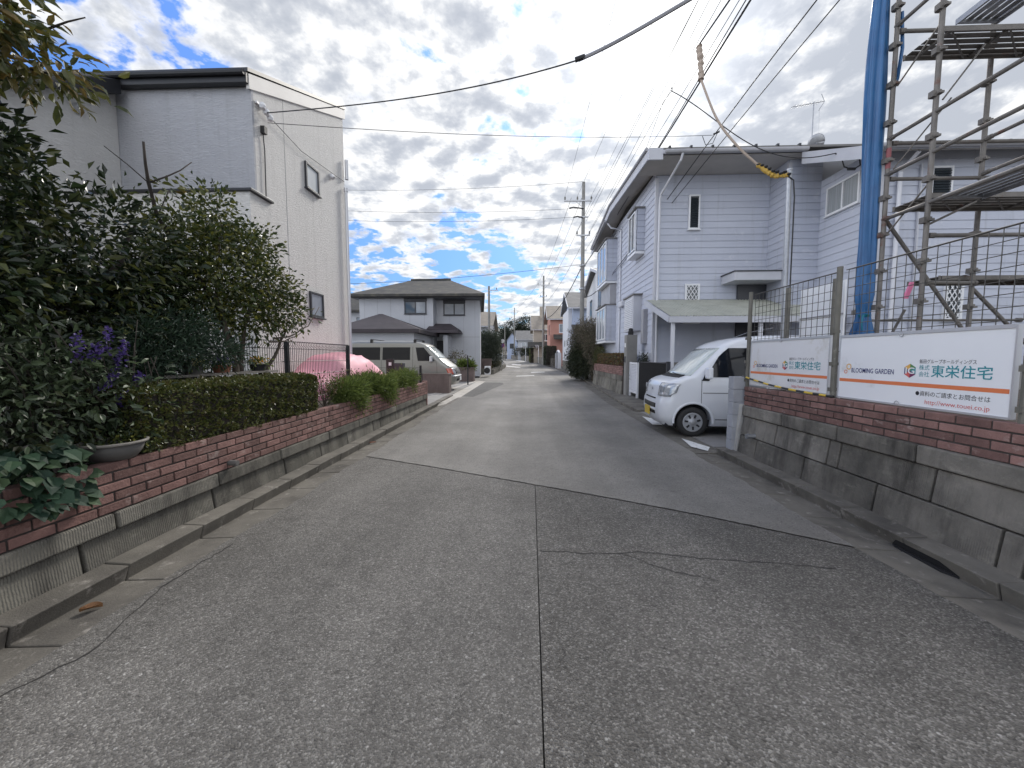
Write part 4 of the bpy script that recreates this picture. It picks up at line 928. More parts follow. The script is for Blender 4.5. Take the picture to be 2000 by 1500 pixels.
def ring(mb, yc, zc, r0, r1, x, n=28):
    mb.add([(x, yc+r*math.cos(2*PI*i/n), zc+r*math.sin(2*PI*i/n)) for i in range(n) for r in (r0, r1)], [(2*i, 2*i+1, (2*i+3) % (2*n), (2*i+2) % (2*n)) for i in range(n)])
def signpanel(label, y0, y1, z0, z1, mat, faded):
    s = T('sign_panel', label, 'sign', (FX-.03, (y0+y1)/2, z0))
    xs = FX-.038
    b = MB(); b.rv = .5; b.box(xs+.001, FX-.012, y0+.012, y1-.012, z0+.012, z1-.012); b.build('panel', M[mat], s)
    b = MB(); b.rv = .5
    b.box(xs-.006, FX-.008, y0, y0+.012, z0, z1); b.box(xs-.006, FX-.008, y1-.012, y1, z0, z1); b.box(xs-.008, FX-.008, y0+.012, y1-.012, z1-.022, z1+.004); b.box(xs-.006, FX-.008, y0+.012, y1-.012, z0-.004, z0+.012); b.build('frame', M['alu'], s)
    # printed design in the panel's own metres: t runs left to right
    W = y1-y0; P = lambda t: y1-t*W; Z = lambda t: z0+t*(z1-z0); x = xs-.0006
    b = MB(); b.rv = .5; b.add([(x, P(.012), Z(.268)), (x, P(.985), Z(.268)), (x, P(.985), Z(.318)), (x, P(.012), Z(.318))], [(0, 1, 2, 3)]); b.build('stripe', M['ink_orange'], s)
    b = MB(); b.rv = .5; ring(b, P(.085), Z(.505), .020, .030, x); b.build('ring_mark', M['ink_gold'], s)
    b = MB(); b.rv = .5; ring(b, P(.062), Z(.425), .0125, .0195, x-.0006); b.build('ring_mark', M['ink_orange'], s)
    lettering(s, 'BLOOMING GARDEN', P(.108), P(.415), Z(.415), (z1-z0)*.072, 'ink_navy', x, bold=.012)
    hx, hz, hr = P(.513), Z(.475), .060       # hexagon emblem in six colours
    pts = [(x, hx-hr*.92*math.sin(i*PI/3), hz+hr*math.cos(i*PI/3)) for i in range(6)]
    for i, c in enumerate(('ink_green', 'ink_teal', 'ink_plum', 'ink_red', 'ink_navy', 'ink_gold')):
        b = MB(); b.rv = .5; b.add([(x, hx, hz), pts[i], pts[(i+1) % 6]], [(0, 1, 2)]); b.build('emblem', M[c], s)
    lettering(s, 'IG', P(.487), P(.541), Z(.435), (z1-z0)*.085, 'white', x-.0006, name='emblem_letters', bold=.02)
    lettering(s, '飯田グループホールディングス', P(.565), P(.845), Z(.575), (z1-z0)*.055, 'ink_black', x)
    lettering(s, '株式', P(.565), P(.622), Z(.490), (z1-z0)*.068, 'ink_teal', x); lettering(s, '会社', P(.565), P(.622), Z(.405), (z1-z0)*.068, 'ink_teal', x)
    lettering(s, '東栄住宅', P(.632), P(.915), Z(.405), (z1-z0)*.155, 'ink_teal', x, bold=.008)
    lettering(s, '●資料のご請求とお問合せは', P(.555), P(.915), Z(.155), (z1-z0)*.066, 'ink_black', x)
    lettering(s, 'http://www.touei.co.jp', P(.610), P(.915), Z(.040), (z1-z0)*.072, 'ink_red', x)
    h_ = MB(); h_.rv = .5
    for t, zz in ((.45, z1-.012), (.45, z0+.004)):
        h_.tube([(x-.006, P(t)+.022*math.cos(a*PI/6), zz+(.03*math.sin(a*PI/6) if zz < z1-.1 else -.03*math.sin(a*PI/6))) for a in range(7)], .003, 5)
    h_.build('hook', M['galv'], s)
    return s
signpanel('clean white developer sign panel with orange stripe, the nearer and larger-looking one', 2.685, 4.135, 1.075, 1.712, 'board', 0)
signpanel('scratched dirty white developer sign panel behind the yellow and black pole', 4.265, 5.725, 1.085, 1.722, 'board_old', 1)
signpanel('white developer sign panel cut off by the right edge of the photo', 1.16, 2.585, 1.075, 1.712, 'board', 0)
yb = MB(); yb.rv = .5; pts = [V((3.23, 5.86, 1.205)), V((3.225, 5.55, 1.165)), V((3.215, 5.2, 1.125)), V((3.21, 4.8, 1.098)), V((3.21, 4.4, 1.083)), V((3.235, 4.15, 1.075))]
fine = []
for i in range(len(pts)-1):
    for j in range(6): fine.append(pts[i].lerp(pts[i+1], j/6))
fine.append(pts[-1])
for i in range(len(fine)-1): yb.mi = (i//2) % 2; yb.tube([fine[i], fine[i+1]], .0125, 8)
yb.build('barrier_pole', [M['black'], M['plate_yellow']], label='yellow and black striped barrier pole lying along the brick wall top', cat='pole')
# ================================================================ scaffolding
sc_ = T('scaffolding', 'steel pipe scaffolding with walkway planks in the right corner lot', 'scaffolding', (5.3, 4.5, .98))
def standard(x, y, z0=1.0, z1=7.2, red=None):
    b = MB(); b.rv = .5; b.tube([(x, y, z0), (x, y, z1)], .0243, 14); z = z0+.25
    while z < z1:
        b.tube([(x, y, z-.012), (x, y, z+.012)], .04, 10); b.box(x-.06, x-.018, y-.028, y+.028, z-.05, z+.012); b.box(x-.026, x+.026, y-.058, y+.058, z-.035, z-.012)
        z += .44
    b.tube([(x, y, z0), (x, y, z0+.15)], .033, 12); b.box(x-.075, x+.075, y-.075, y+.075, z0-.02, z0)
    o = b.build('standard', M['pipe'], sc_)
    if red:
        b = MB(); b.rv = .5; b.tube([(x, y, red[0]), (x, y, red[1])], .0252, 14); b.build('paint_band', M['pipe_red'], o)
A, B_, C_ = (4.40, 5.03), (4.40, 4.51), (5.50, 5.03)
standard(*A, red=(3.78, 4.02)); standard(*B_); standard(*C_, red=(3.38, 3.58)); standard(6.75, 5.03); standard(4.40, 2.70); standard(4.40, .9)
standard(4.62, 5.6, 1.0, 2.35)
def rail(p, q, r=.0215, m='pipe'):
    b = MB(); b.rv = .5; p, q = V(p), V(q); b.tube([p, q], r, 12); d = (q-p).normalized()
    for e in (p+d*.02, q-d*.02): b.tube([e-d*.03, e+d*.03], .030, 8)
    b.build('ledger', M[m], sc_)
for z in (2.34, 3.18, 3.71, 4.13, 5.42, 5.86, 6.6):
    if z > 2.4: rail((4.40, 5.03, z), (4.40, .5, z))
for z in (3.66, 4.08, 5.36, 5.80): rail((4.44, 5.03, z), (8.2, 5.03, z))
for z in (3.70, 4.10, 5.42): rail((5.50, 5.0, z), (5.50, .5, z))
rail((4.44, 4.51, 2.83), (8.2, 4.51, 2.83)); rail((4.44, 4.51, 2.32), (5.5, 5.0, 2.40)); rail((4.62, 5.6, 2.0), (6.8, 5.6, 2.0), .017)
def brace(p, q, r=.017): b = MB(); b.rv = .5; b.tube([p, q], r, 8); b.build('brace', M['pipe'], sc_)
brace((4.42, 5.05, 3.2), (5.52, 5.05, 1.75), .021); brace((5.52, 5.05, 2.35), (6.75, 5.05, 1.15), .021)
brace((4.42, 5.0, 3.0), (4.44, 4.55, 3.42), .009); brace((4.42, 5.0, 4.72), (4.44, 4.55, 5.08), .009); brace((4.42, 4.98, 3.75), (4.6, 4.55, 4.3), .008); brace((4.42, 4.5, 2.95), (5.0, 4.6, 3.22), .012); brace((4.46, 4.5, 4.25), (4.85, 4.5, 4.8), .009)
brace((4.62, 5.6, 1.75), (5.4, 5.3, 1.1), .014); brace((4.42, 5.2, 1.1), (4.46, 4.75, 2.05), .014)
def plank(x0, x1, y0, y1, z, along):
    """perforated steel walkway: channels with slots between them, side rails, cross members and hooks"""
    b = MB(); b.rv = .5; n = 5
    if along == 'x':
        wy = (y1-y0)/n
        for i in range(n): b.box(x0, x1, y0+i*wy+.008, y0+(i+1)*wy-.008, z, z+.006)
        b.box(x0, x1, y0-.012, y0, z-.045, z+.008); b.box(x0, x1, y1, y1+.012, z-.045, z+.008); k = x0+.1
        while k < x1: b.box(k, k+.03, y0, y1, z-.03, z-.002); b.bar((k, y0, z-.035), (min(k+.55, x1), y1, z-.035), .014, .014); k += .6
        for yy in (y0, y1):
            for xx in (x0-.02, x1+.02): b.tube([(xx, yy, z+.01), (xx, yy, z-.05)], .012, 6)
    else:
        wx = (x1-x0)/n
        for i in range(n): b.box(x0+i*wx+.008, x0+(i+1)*wx-.008, y0, y1, z, z+.006)
        b.box(x0-.012, x0, y0, y1, z-.045, z+.008); b.box(x1, x1+.012, y0, y1, z-.045, z+.008); k = y0+.1
        while k < y1: b.box(x0, x1, k, k+.03, z-.03, z-.002); k += .6
    b.build('walkway', M['galv'] if along == 'y' else M['pipe'], sc_)
plank(4.48, 8.2, 4.58, 4.98, 3.30, 'x'); plank(4.48, 8.2, 4.58, 4.98, 5.04, 'x'); plank(4.46, 4.86, .7, 4.42, 3.22, 'y'); plank(4.46, 4.86, .7, 4.42, 4.98, 'y'); plank(5.2, 8.2, 5.1, 5.5, 2.50, 'x')
pt = MB(); pt.rv = .5; a = pX(1768, 583, 4.3); c = pX(1782, 551, 4.3); pt.bar(a, c, .02, .045, up=(1, 0, 0)); pt.build('warning_tag', M['pink_tag'], label='small pink tag tied to the scaffold brace behind the fence', cat='tag')
# ---- blue sheet gathered along the corner standard
def tarp():
    b = MB(); b.rv = .5; rows = []; n = 40
    zs = [1.55+i*.045 for i in range(126)]
    for z in zs:
        if z < 2.02: t = (2.02-z)/.47; r0 = .058+.09*t
        elif z < 2.3: t = (z-2.02)/.28; r0 = .058+.03*t
        else: r0 = .088-.016*min(1, (z-2.3)/4)+.008*math.sin(z*1.7)
        row = []
        for j in range(n+1):
            a = 2*PI*j/n; fo = .17*math.sin(5*a+.6*z)+.12*math.sin(8*a-.9*z+1)+.07*math.sin(13*a+2.1*z)
            k = 1.15 if z < 2.05 else (.75+.4*min(1, abs(z-2.03)/.4))
            r = r0*(1+fo*k); row.append((4.30+.02*math.sin(z*.9)+r*math.cos(a)*1.05, 5.13+r*math.sin(a)*.85, z))
        rows.append(row)
    b.grid(rows); t_ = T('tarpaulin', 'blue tarpaulin gathered and tied along the scaffold corner pole', 'tarpaulin', (4.3, 5.13, 1.55)); b.build('sheet', M['tarp'], t_, smooth=True)
    b = MB(); b.rv = .5
    for i in range(3): b.lathe((4.32, 5.13, 2.0+i*.012), [(.060, 0), (.070, .005), (.060, .01)], 16)
    b.tube([(4.25, 5.06, 2.02), (4.22, 5.04, 1.92), (4.24, 5.05, 1.83)], .006, 5); b.build('tie_cord', M['ink_teal'], t_)
    b = MB(); b.rv = .5; b.tube([(4.47, 5.06, 5.6), (4.52, 5.08, 5.2), (4.47, 5.06, 4.85), (4.44, 5.06, 4.75)], .02, 6); b.build('loose_end', M['tarp'], t_)
tarp()
# ---- temporary power pole with its wrapped lead-in
tp = T('power_pole', 'slim galvanised temporary power pole behind the site fence', 'pole', (4.0, 6.2, .98))
b = MB(); b.rv = .5; b.tube([(4.02, 6.2, .98), (3.985, 6.2, 4.32)], .036, 14); b.tube([(3.985, 6.2, 4.31), (3.985, 6.2, 4.335)], .042, 14); b.build('shaft', M['galv'], tp)
b = MB(); b.rv = .5; b.tube([(3.95, 6.17, 4.22), (4.02, 6.15, 4.15), (4.045, 6.15, 3.9), (4.05, 6.15, 2.0)], .010, 6); b.build('lead', M['cable'], tp)
# ================================================================ vans
M['van_white'] = PM('white car paint', (.74, .76, .80), rough=.28, coat=.6, spec=.5)
M['van_silver'] = PM('champagne silver car paint', (.27, .27, .25), rough=.35, metal=.35, coat=.5)
M['van_grey'] = PM('dark silver lower paint', (.19, .19, .185), rough=.38, metal=.3, coat=.4)
M['car_glass'] = PM('dark car glass', (.010, .011, .013), rough=.05, spec=.35)
M['sunshade'] = PM('windscreen over a silver sunshade', (.66, .71, .68), (.40, .45, .44), 14, .14, coat=.8, st=(.5, 3, .5))
M['lamp'] = PM('headlamp lens', (.55, .57, .60), (.28, .30, .33), 16, .10, .3, coat=.9)
M['lamp_red'] = PM('amber indicator lens', (.50, .10, .05), (.42, .06, .04), 9, .15, coat=.8)
M['tyre'] = PM('tyre rubber', (.022, .022, .023), (.03, .029, .028), 12, .8)
M['rim'] = PM('grey wheel cover', (.42, .43, .45), (.36, .37, .39), 9, .4, .3)
M['panel_gap'] = PM('panel gap', (.03, .03, .032), rough=.8)
def lerp_tab(tab, z, k):
    if z <= tab[0][0]: return tab[0][k]
    for a, b in zip(tab[:-1], tab[1:]):
        if z <= b[0]: f = (z-a[0])/(b[0]-a[0]); return a[k]+(b[k]-a[k])*f
    return tab[-1][k]
class Van:
    """tab rows: z, front x, half width, front corner radius, bulge, rear x"""
    NF, NA, NS, NR = 12, 7, 30, 8
    def __init__(s, tab): s.tab = tab
    def loop(s, z):
        xf, w, rc, bl, xr_ = [lerp_tab(s.tab, z, k) for k in (1, 2, 3, 4, 5)]
        pts = []; yi = w-rc; rr = min(.14, w*.6)
        fx = lambda y: xf+bl*(y/w)**2
        for i in range(s.NF+1): y = -yi+2*yi*i/s.NF; pts.append((fx(y), y))
        x0 = fx(yi)
        for i in range(1, s.NA+1): a = PI/2*i/s.NA; pts.append((x0+rc*1.1*(1-math.cos(a)), yi+rc*math.sin(a)))
        xs = x0+rc*1.1; xe = xr_-rr
        for i in range(1, s.NS+1): pts.append((xs+(xe-xs)*i/s.NS, w))
        for i in range(1, 6): a = PI/2*i/5; pts.append((xe+rr*math.sin(a), w-rr+rr*math.cos(a)))
        for i in range(1, s.NR): pts.append((xr_, (w-rr)*(1-2*i/s.NR)))
        for i in range(0, 6): a = PI/2*i/5; pts.append((xe+rr*math.cos(a), -(w-rr)-rr*math.sin(a)))
        for i in range(1, s.NS+1): pts.append((xe+(xs-xe)*i/s.NS, -w))
        for i in range(1, s.NA): a = PI/2*(1-i/s.NA); pts.append((x0+rc*1.1*(1-math.cos(a)), -yi-rc*math.sin(a)))
        return [(x, y, z) for x, y in pts]
    def body(s, zs):
        b = MB(); b.rv = .5; rows = [s.loop(z) for z in zs]; k = len(rows[0])
        vs = [p for r in rows for p in r]; fs = [(i*k+j, i*k+(j+1) % k, (i+1)*k+(j+1) % k, (i+1)*k+j) for i in range(len(rows)-1) for j in range(k)]
        fs = [f[::-1] for f in fs]
        fs += [tuple(range(k)), tuple((len(rows)-1)*k+j for j in range(k))[::-1]]; b.add(vs, fs); return b
    def front(s, z, y, off=0.):
        """point on the nose surface, wrapping round the corner when |y| passes the flat"""
        xf, w, rc, bl, xr_ = [lerp_tab(s.tab, z, k) for k in (1, 2, 3, 4, 5)]; yi = w-rc
        if abs(y) <= yi: return (xf+bl*(y/w)**2-off, y, z)
        e = min((abs(y)-yi)/(rc*1.35), 1.)*PI/2; sg = 1 if y > 0 else -1
        return (xf+bl*(yi/w)**2+(rc*1.1)*(1-math.cos(e))-off*math.cos(e), sg*(yi+rc*math.sin(e)+off*math.sin(e)), z)
    def fpatch(s, zs, ya, yb, n=14, off=.006, lift=0.):
        b = MB(); b.rv = .5
        ya_ = ya if callable(ya) else (lambda z: ya); yb_ = yb if callable(yb) else (lambda z: yb)
        rows = []
        for z in zs:
            r = [s.front(z, ya_(z)+(yb_(z)-ya_(z))*i/n, off) for i in range(n+1)]; rows.append([(x, y, zz+lift) for x, y, zz in r])
        b.grid(rows); return b
    def sideY(s, z): return lerp_tab(s.tab, z, 2)
    def spatch(s, zs, xa, xb, side, n=10, off=.004):
        b = MB(); b.rv = .5; rows = []
        for z in zs:
            y = side*(s.sideY(z)+off); rows.append([(xa(z)+(xb(z)-xa(z))*i/n, y, z) for i in range(n+1)])
        b.grid(rows); return b
def lin(a, b, n): return [a+(b-a)*i/(n-1) for i in range(n)]
def thick(o, t=.01):
    m = o.modifiers.new('s', 'SOLIDIFY'); m.thickness = t; m.offset = 0; return o
def cut_arches(o, wheels, r, w):
    """round wheel arches cut through the body sides; the cutters do not stay in the scene"""
    cs = []
    for x in wheels:
        for sg in (-1, 1):
            c = MB(); y0, y1 = sorted((sg*(w-.22), sg*(w+.2))); c.tube([(x, y0, .28), (x, y1, .28)], r, 40)
            me = c.mesh('cut'); co = bpy.data.objects.new('cut', me); COL.objects.link(co); co.matrix_world = MW[o]
            m = o.modifiers.new('cut', 'BOOLEAN'); m.object = co; m.operation = 'DIFFERENCE'; m.solver = 'EXACT'; cs.append(co)
    bpy.context.view_layer.update()
    dg = bpy.context.evaluated_depsgraph_get(); me = bpy.data.meshes.new_from_object(o.evaluated_get(dg))
    o.modifiers.clear(); o.data = me
    for c in cs: bpy.data.objects.remove(c)
    me.polygons.foreach_set('use_smooth', [True]*len(me.polygons))
    try: me.set_sharp_from_angle(angle=rad(35))
    except Exception: pass
def wheel(par, x, y, r, wd, sg, slots=7):
    b = MB(); b.rv = .5; s = sg
    b.lathe((x, y, r), [(r*.62, -s*wd/2), (r*.93, -s*wd/2), (r, -s*wd*.32), (r, s*wd*.32), (r*.95, s*wd*.46), (r*.80, s*wd*.52), (r*.63, s*wd*.46)], 36, 'y', caps=False)
    wo = b.build('wheel', M['tyre'], par, smooth=True, local=True)
    b = MB(); b.rv = .5; b.lathe((x, y, r), [(0, s*wd*.50), (r*.16, s*wd*.51), (r*.18, s*wd*.44), (r*.40, s*wd*.46), (r*.55, s*wd*.42), (r*.63, s*wd*.50), (r*.66, s*wd*.44)], 36, 'y', caps=False); ri = b.build('rim', M['rim'], wo, smooth=True, local=True)
    b = MB(); b.rv = .5
    for i in range(slots):
        a = 2*PI*i/slots+.3; d = V((math.cos(a), 0, math.sin(a))); p = V((x, y+s*wd*.485, r))
        b.bar(p+d*r*.30, p+d*r*.52, r*.12, .012, up=(0, 1, 0))
    b.build('slot', M['panel_gap'], ri, local=True)
# ---------------- white kei van, nose towards the street
kv = T('van', 'white compact van parked nose-out between the carport and the block pillar', 'van', (2.50, 7.86, .02), rz=rad(-3.5))
KT = [(.19, .10, .64, .20, .05, 3.33), (.30, .02, .70, .20, .06, 3.38), (.45, -.01, .725, .20, .06, 3.39), (.62, .0, .735, .20, .06, 3.40), (.70, .03, .735, .20, .06, 3.40), (.92, .075, .735, .20, .06, 3.39), (1.0, .13, .732, .20, .07, 3.39), (1.05, .22, .73, .20, .08, 3.38),
      (1.09, .36, .725, .20, .08, 3.37), (1.12, .44, .72, .19, .08, 3.37), (1.40, .74, .68, .18, .07, 3.35), (1.62, .98, .640, .16, .06, 3.32), (1.70, 1.09, .625, .16, .06, 3.30), (1.76, 1.22, .60, .16, .06, 3.27), (1.81, 1.40, .56, .16, .05, 3.22), (1.845, 1.6, .50, .18, .04, 3.1), (1.865, 1.85, .40, .2, .03, 2.95)]
kb = Van(KT)
zs = [.19, .24, .30, .37, .45, .54, .62, .66, .70, .78, .85, .92, .96, 1.0, 1.025, 1.05, 1.07, 1.09, 1.105, 1.12, 1.20, 1.28, 1.34, 1.40, 1.48, 1.56, 1.62, 1.66, 1.70, 1.73, 1.76, 1.785, 1.81, 1.83, 1.845, 1.857, 1.865]
bo = kb.body(zs).build('body', M['van_white'], kv, local=True); cut_arches(bo, (.60, 3.05-.0), .335, .735)
thick(kb.fpatch(lin(1.125, 1.635, 10), lambda z: -(lerp_tab(KT, z, 2)-.055), lambda z: lerp_tab(KT, z, 2)-.055, 20, .006).build('windscreen', M['sunshade'], kv, smooth=True, local=True), .004)
o = thick(kb.fpatch(lin(1.085, 1.135, 4), lambda z: -.56, lambda z: .56, 16, .009).build('cowl', M['black_rubber'], kv, smooth=True, local=True), .004)
for y0 in (-.42, .05):
    b = MB(); p = [V(kb.front(1.13, y0, .02)), V(kb.front(1.14, y0+.22, .02)), V(kb.front(1.155, y0+.46, .022))]; b.tube(p, .008, 6); b.build('wiper', M['black_rubber'], kv, local=True)
for sg in (-1, 1):
    hl = kb.fpatch(lin(.74, .985, 8), lambda z: sg*(.43-.03*(z-.74)/.25), lambda z: sg*(.735+(.05 if z > .8 else .0)+.16*(z-.74)), 12, .008).build('headlight', M['lamp'], kv, smooth=True, local=True); thick(hl, .012)
    b = MB(); b.rv = .5
    q = kb.front(.865, sg*.58, .012); b.lathe((q[0], q[1], q[2]), [(.0, .004), (.05, .002), (.06, -.01)], 18, 'x'); b.build('reflector', M['glass_sky'], hl, local=True)
def strip_(van, par, z, y0, y1, h, mat, name, off=.008, n=18, t=.008): return thick(van.fpatch([z, z+h/2, z+h], y0, y1, n, off).build(name, M[mat], par, smooth=True, local=True), t)
strip_(kb, kv, .665, -.34, .34, .025, 'dark_void', 'grille_slot', .006); strip_(kb, kv, .50, -.40, .40, .085, 'dark_void', 'grille', .004); strip_(kb, kv, .38, -.38, .38, .06, 'dark_void', 'lower_grille', .004)
b = MB(); b.rv = .5
for i in range(11): q = kb.front(.54, -.36+i*.072, .010); b.box(q[0]-.004, q[0]+.004, q[1]-.004, q[1]+.004, .50, .585)
b.build('grille_bars', M['van_grey'], kv, local=True)
strip_(kb, kv, .455, -.45, .45, .03, 'van_white', 'bumper_lip', .012)
b = MB(); b.rv = .5; b.box(-.045, -.028, -.165, .165, .335, .50); b.build('number_plate', M['plate_yellow'], kv, local=True)
b = MB(); b.rv = .5; q = kb.front(.86, 0, .012); b.lathe((q[0], 0, .86), [(.0, -.006), (.035, -.004), (.045, .006)], 14, 'x', sx=.6); b.build('badge', M['alu'], kv, local=True)
gapx = lambda v: (lambda z: v)
for sg in (-1, 1):
    w_ = kb.spatch(lin(1.10, 1.63, 8), lambda z: .80+(z-1.10)*.62 if z < 1.5 else 1.05+(z-1.5)*1.2, lambda z: 1.80-(z-1.1)*.02, sg, 10, .005).build('side_window', M['car_glass'], kv, local=True); thick(w_, .006)
    w_ = kb.spatch(lin(1.12, 1.60, 8), gapx(1.98), gapx(3.12), sg, 10, .005).build('side_window', M['car_glass'], kv, local=True); thick(w_, .006)
    for xg, z0, z1 in ((.735, .62, 1.06), (1.885, .30, 1.66)): thick(kb.spatch(lin(z0, z1, 10), gapx(xg-.004), gapx(xg+.004), sg, 1, .0015).build('door_gap', M['panel_gap'], kv, local=True), .003)
    thick(kb.spatch([.805, .812, .819], gapx(.76), gapx(3.3), sg, 2, .0012).build('crease', M['van_grey'], kv, local=True), .002)
    thick(kb.spatch([.315, .322, .329], gapx(1.0), gapx(2.7), sg, 2, .0015).build('sill_gap', M['panel_gap'], kv, local=True), .002)
    thick(kb.spatch(lin(1.035, 1.16, 4), lambda z: .735+(z-1.03)*.45, lambda z: .86+(z-1.03)*.3, sg, 4, .008).build('mirror_mount', M['black_rubber'], kv, local=True), .006)
    b = MB(); b.rv = .5; y0 = sg*.775; y1 = sg*.93; ya, yb_ = sorted((y0, y1)); b.box(.76, .86, ya, yb_, 1.075, 1.285); mo = b.build('mirror', M['van_white'], kv, bev=.03, local=True)
    b = MB(); b.rv = .5; b.tube([(.82, sg*.72, 1.09), (.82, sg*.79, 1.10)], .03, 8); b.build('arm', M['black_rubber'], mo, local=True)
    b = MB(); b.rv = .5; b.box(1.62, 1.78, sg*.735-.012, sg*.735+.012, .90, .93); b.build('door_handle', M['van_white'], kv, bev=.008, local=True)
    for x in (.60, 3.05): wheel(kv, x, sg*.655, .272, .145, sg)
    for x in (.60, 3.05):
        b = MB(); b.rv = .5; n_ = 24; rows = [[(x+rr*math.cos(PI*1.06*i/n_-.1), sg*(.735+e), .28+rr*math.sin(PI*1.06*i/n_-.1)) for i in range(n_+1)] for rr, e in ((.330, .0), (.340, .007), (.362, .007), (.372, .0))]; b.grid(rows); b.build('arch_lip', M['van_white'], kv, smooth=True, local=True)
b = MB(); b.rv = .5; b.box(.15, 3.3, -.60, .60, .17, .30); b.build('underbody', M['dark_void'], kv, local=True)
b = MB(); b.rv = .5
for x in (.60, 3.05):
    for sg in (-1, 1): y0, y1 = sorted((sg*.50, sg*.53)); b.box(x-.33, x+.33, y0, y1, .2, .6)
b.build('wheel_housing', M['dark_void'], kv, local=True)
b = MB(); b.tube([(1.5, -.1, 1.83), (1.75, -.15, 1.93), (2.2, -.2, 2.02)], .004, 5); b.build('aerial', M['galv'], kv, local=True)
# ---------------- silver van across the drive, nose to the right
sv_ = T('van', 'silver long-roofed van parked behind the planter on the left drive', 'van', (-2.93, 16.75, .05), rz=PI)
ST = [(.26, .10, .74, .2, .08, 4.6), (.40, .02, .80, .22, .09, 4.66), (.62, -.02, .835, .22, .09, 4.68), (.70, .03, .84, .22, .09, 4.69), (.95, .12, .845, .22, .10, 4.69), (1.05, .20, .845, .22, .10, 4.69), (1.13, .32, .84, .22, .11, 4.68), (1.26, .50, .835, .22, .11, 4.67), (1.36, .62, .83, .20, .10, 4.66),
      (1.60, .86, .80, .18, .09, 4.63), (1.86, 1.14, .75, .17, .08, 4.6), (1.94, 1.25, .735, .17, .08, 4.58), (2.02, 1.45, .70, .17, .07, 4.52), (2.08, 1.75, .62, .2, .05, 4.4), (2.11, 2.1, .5, .2, .04, 4.2)]
sb = Van(ST)
zs = [.26, .33, .40, .5, .62, .66, .70, .8, .88, .95, 1.0, 1.05, 1.09, 1.13, 1.2, 1.26, 1.31, 1.36, 1.45, 1.52, 1.6, 1.7, 1.78, 1.86, 1.9, 1.94, 1.98, 2.02, 2.05, 2.08, 2.095, 2.11]
bo = sb.body(zs).build('body', M['van_silver'], sv_, local=True); cut_arches(bo, (.98, 3.6), .36, .84)
thick(sb.fpatch(lin(1.37, 1.87, 8), lambda z: -(lerp_tab(ST, z, 2)-.06), lambda z: lerp_tab(ST, z, 2)-.06, 18, .006).build('windscreen', M['sunshade'], sv_, smooth=True, local=True), .004)
strip_(sb, sv_, .72, -.42, .42, .16, 'dark_void', 'grille', .006)
b = MB(); b.rv = .5
for i in range(4): q = sb.front(.74+i*.04, 0, .014); b.box(q[0], q[0]+.012, -.42, .42, .74+i*.04, .752+i*.04)
b.build('grille_bars', M['alu'], sv_, local=True)
strip_(sb, sv_, .60, -.80, .80, .05, 'alu', 'bumper', .012); strip_(sb, sv_, .40, -.45, .45, .10, 'dark_void', 'lower_grille', .004)
b = MB(); b.rv = .5; b.box(-.055, -.04, -.165, .165, .42, .58); b.build('number_plate', M['white'], sv_, local=True)
for sg in (-1, 1):
    thick(sb.fpatch(lin(.70, .96, 6), sg*.46, sg*.72, 10, .008).build('headlight', M['lamp'], sv_, smooth=True, local=True), .01)
    thick(sb.fpatch(lin(.70, .95, 6), sg*.725, sg*1.0, 8, .008).build('indicator', M['lamp_red'], sv_, smooth=True, local=True), .01)
    for xa, xb in ((1.93, 3.10), (3.2, 4.5)): thick(sb.spatch(lin(1.30, 1.83, 8), gapx(xa), gapx(xb), sg, 8, .005).build('side_window', M['car_glass'], sv_, local=True), .006)
    thick(sb.spatch(lin(1.26, 1.82, 8), lambda z: .88+(z-1.26)*.85, lambda z: 1.70-.1*(1-(z-1.26)/.56), sg, 8, .005).build('side_window', M['car_glass'], sv_, local=True), .006)
    thick(sb.spatch(lin(.40, .72, 5), gapx(1.36), gapx(3.2), sg, 4, .003).build('lower_panel', M['van_grey'], sv_, local=True), .003)
    for xg in (.80, 1.82, 3.15): thick(sb.spatch(lin(.45, 1.85, 8), (lambda z: xg-.005) if xg > 1 else (lambda z: .80+max(0, z-1.2)*.8-.005), (lambda z: xg+.005) if xg > 1 else (lambda z: .80+max(0, z-1.2)*.8+.005), sg, 1, .002).build('door_gap', M['panel_gap'], sv_, local=True), .003)
    b = MB(); b.rv = .5; ya, yb_ = sorted((sg*.88, sg*1.06)); b.box(.95, 1.06, ya, yb_, 1.22, 1.46); mo = b.build('mirror', M['alu'], sv_, bev=.03, local=True)
    b = MB(); b.tube([(1.02, sg*.82, 1.26), (1.02, sg*.9, 1.27)], .03, 8); b.build('arm', M['black_rubber'], mo, local=True)
    for x in (.98, 3.6): wheel(sv_, x, sg*.755, .30, .17, sg, 6)
for x in (1.75, 3.6):
    b = MB(); b.rv = .5
    for sg in (-1, 1): b.box(x-.05, x+.05, sg*.66-.05, sg*.66+.05, 2.02, 2.15)
    b.bar((x, -.75, 2.16), (x, .75, 2.16), .03, .03); b.build('roof_bar', M['black'], sv_, local=True)
b = MB(); b.rv = .5; b.box(.3, 4.5, -.7, .7, .22, .40); b.build('underbody', M['dark_void'], sv_, local=True)
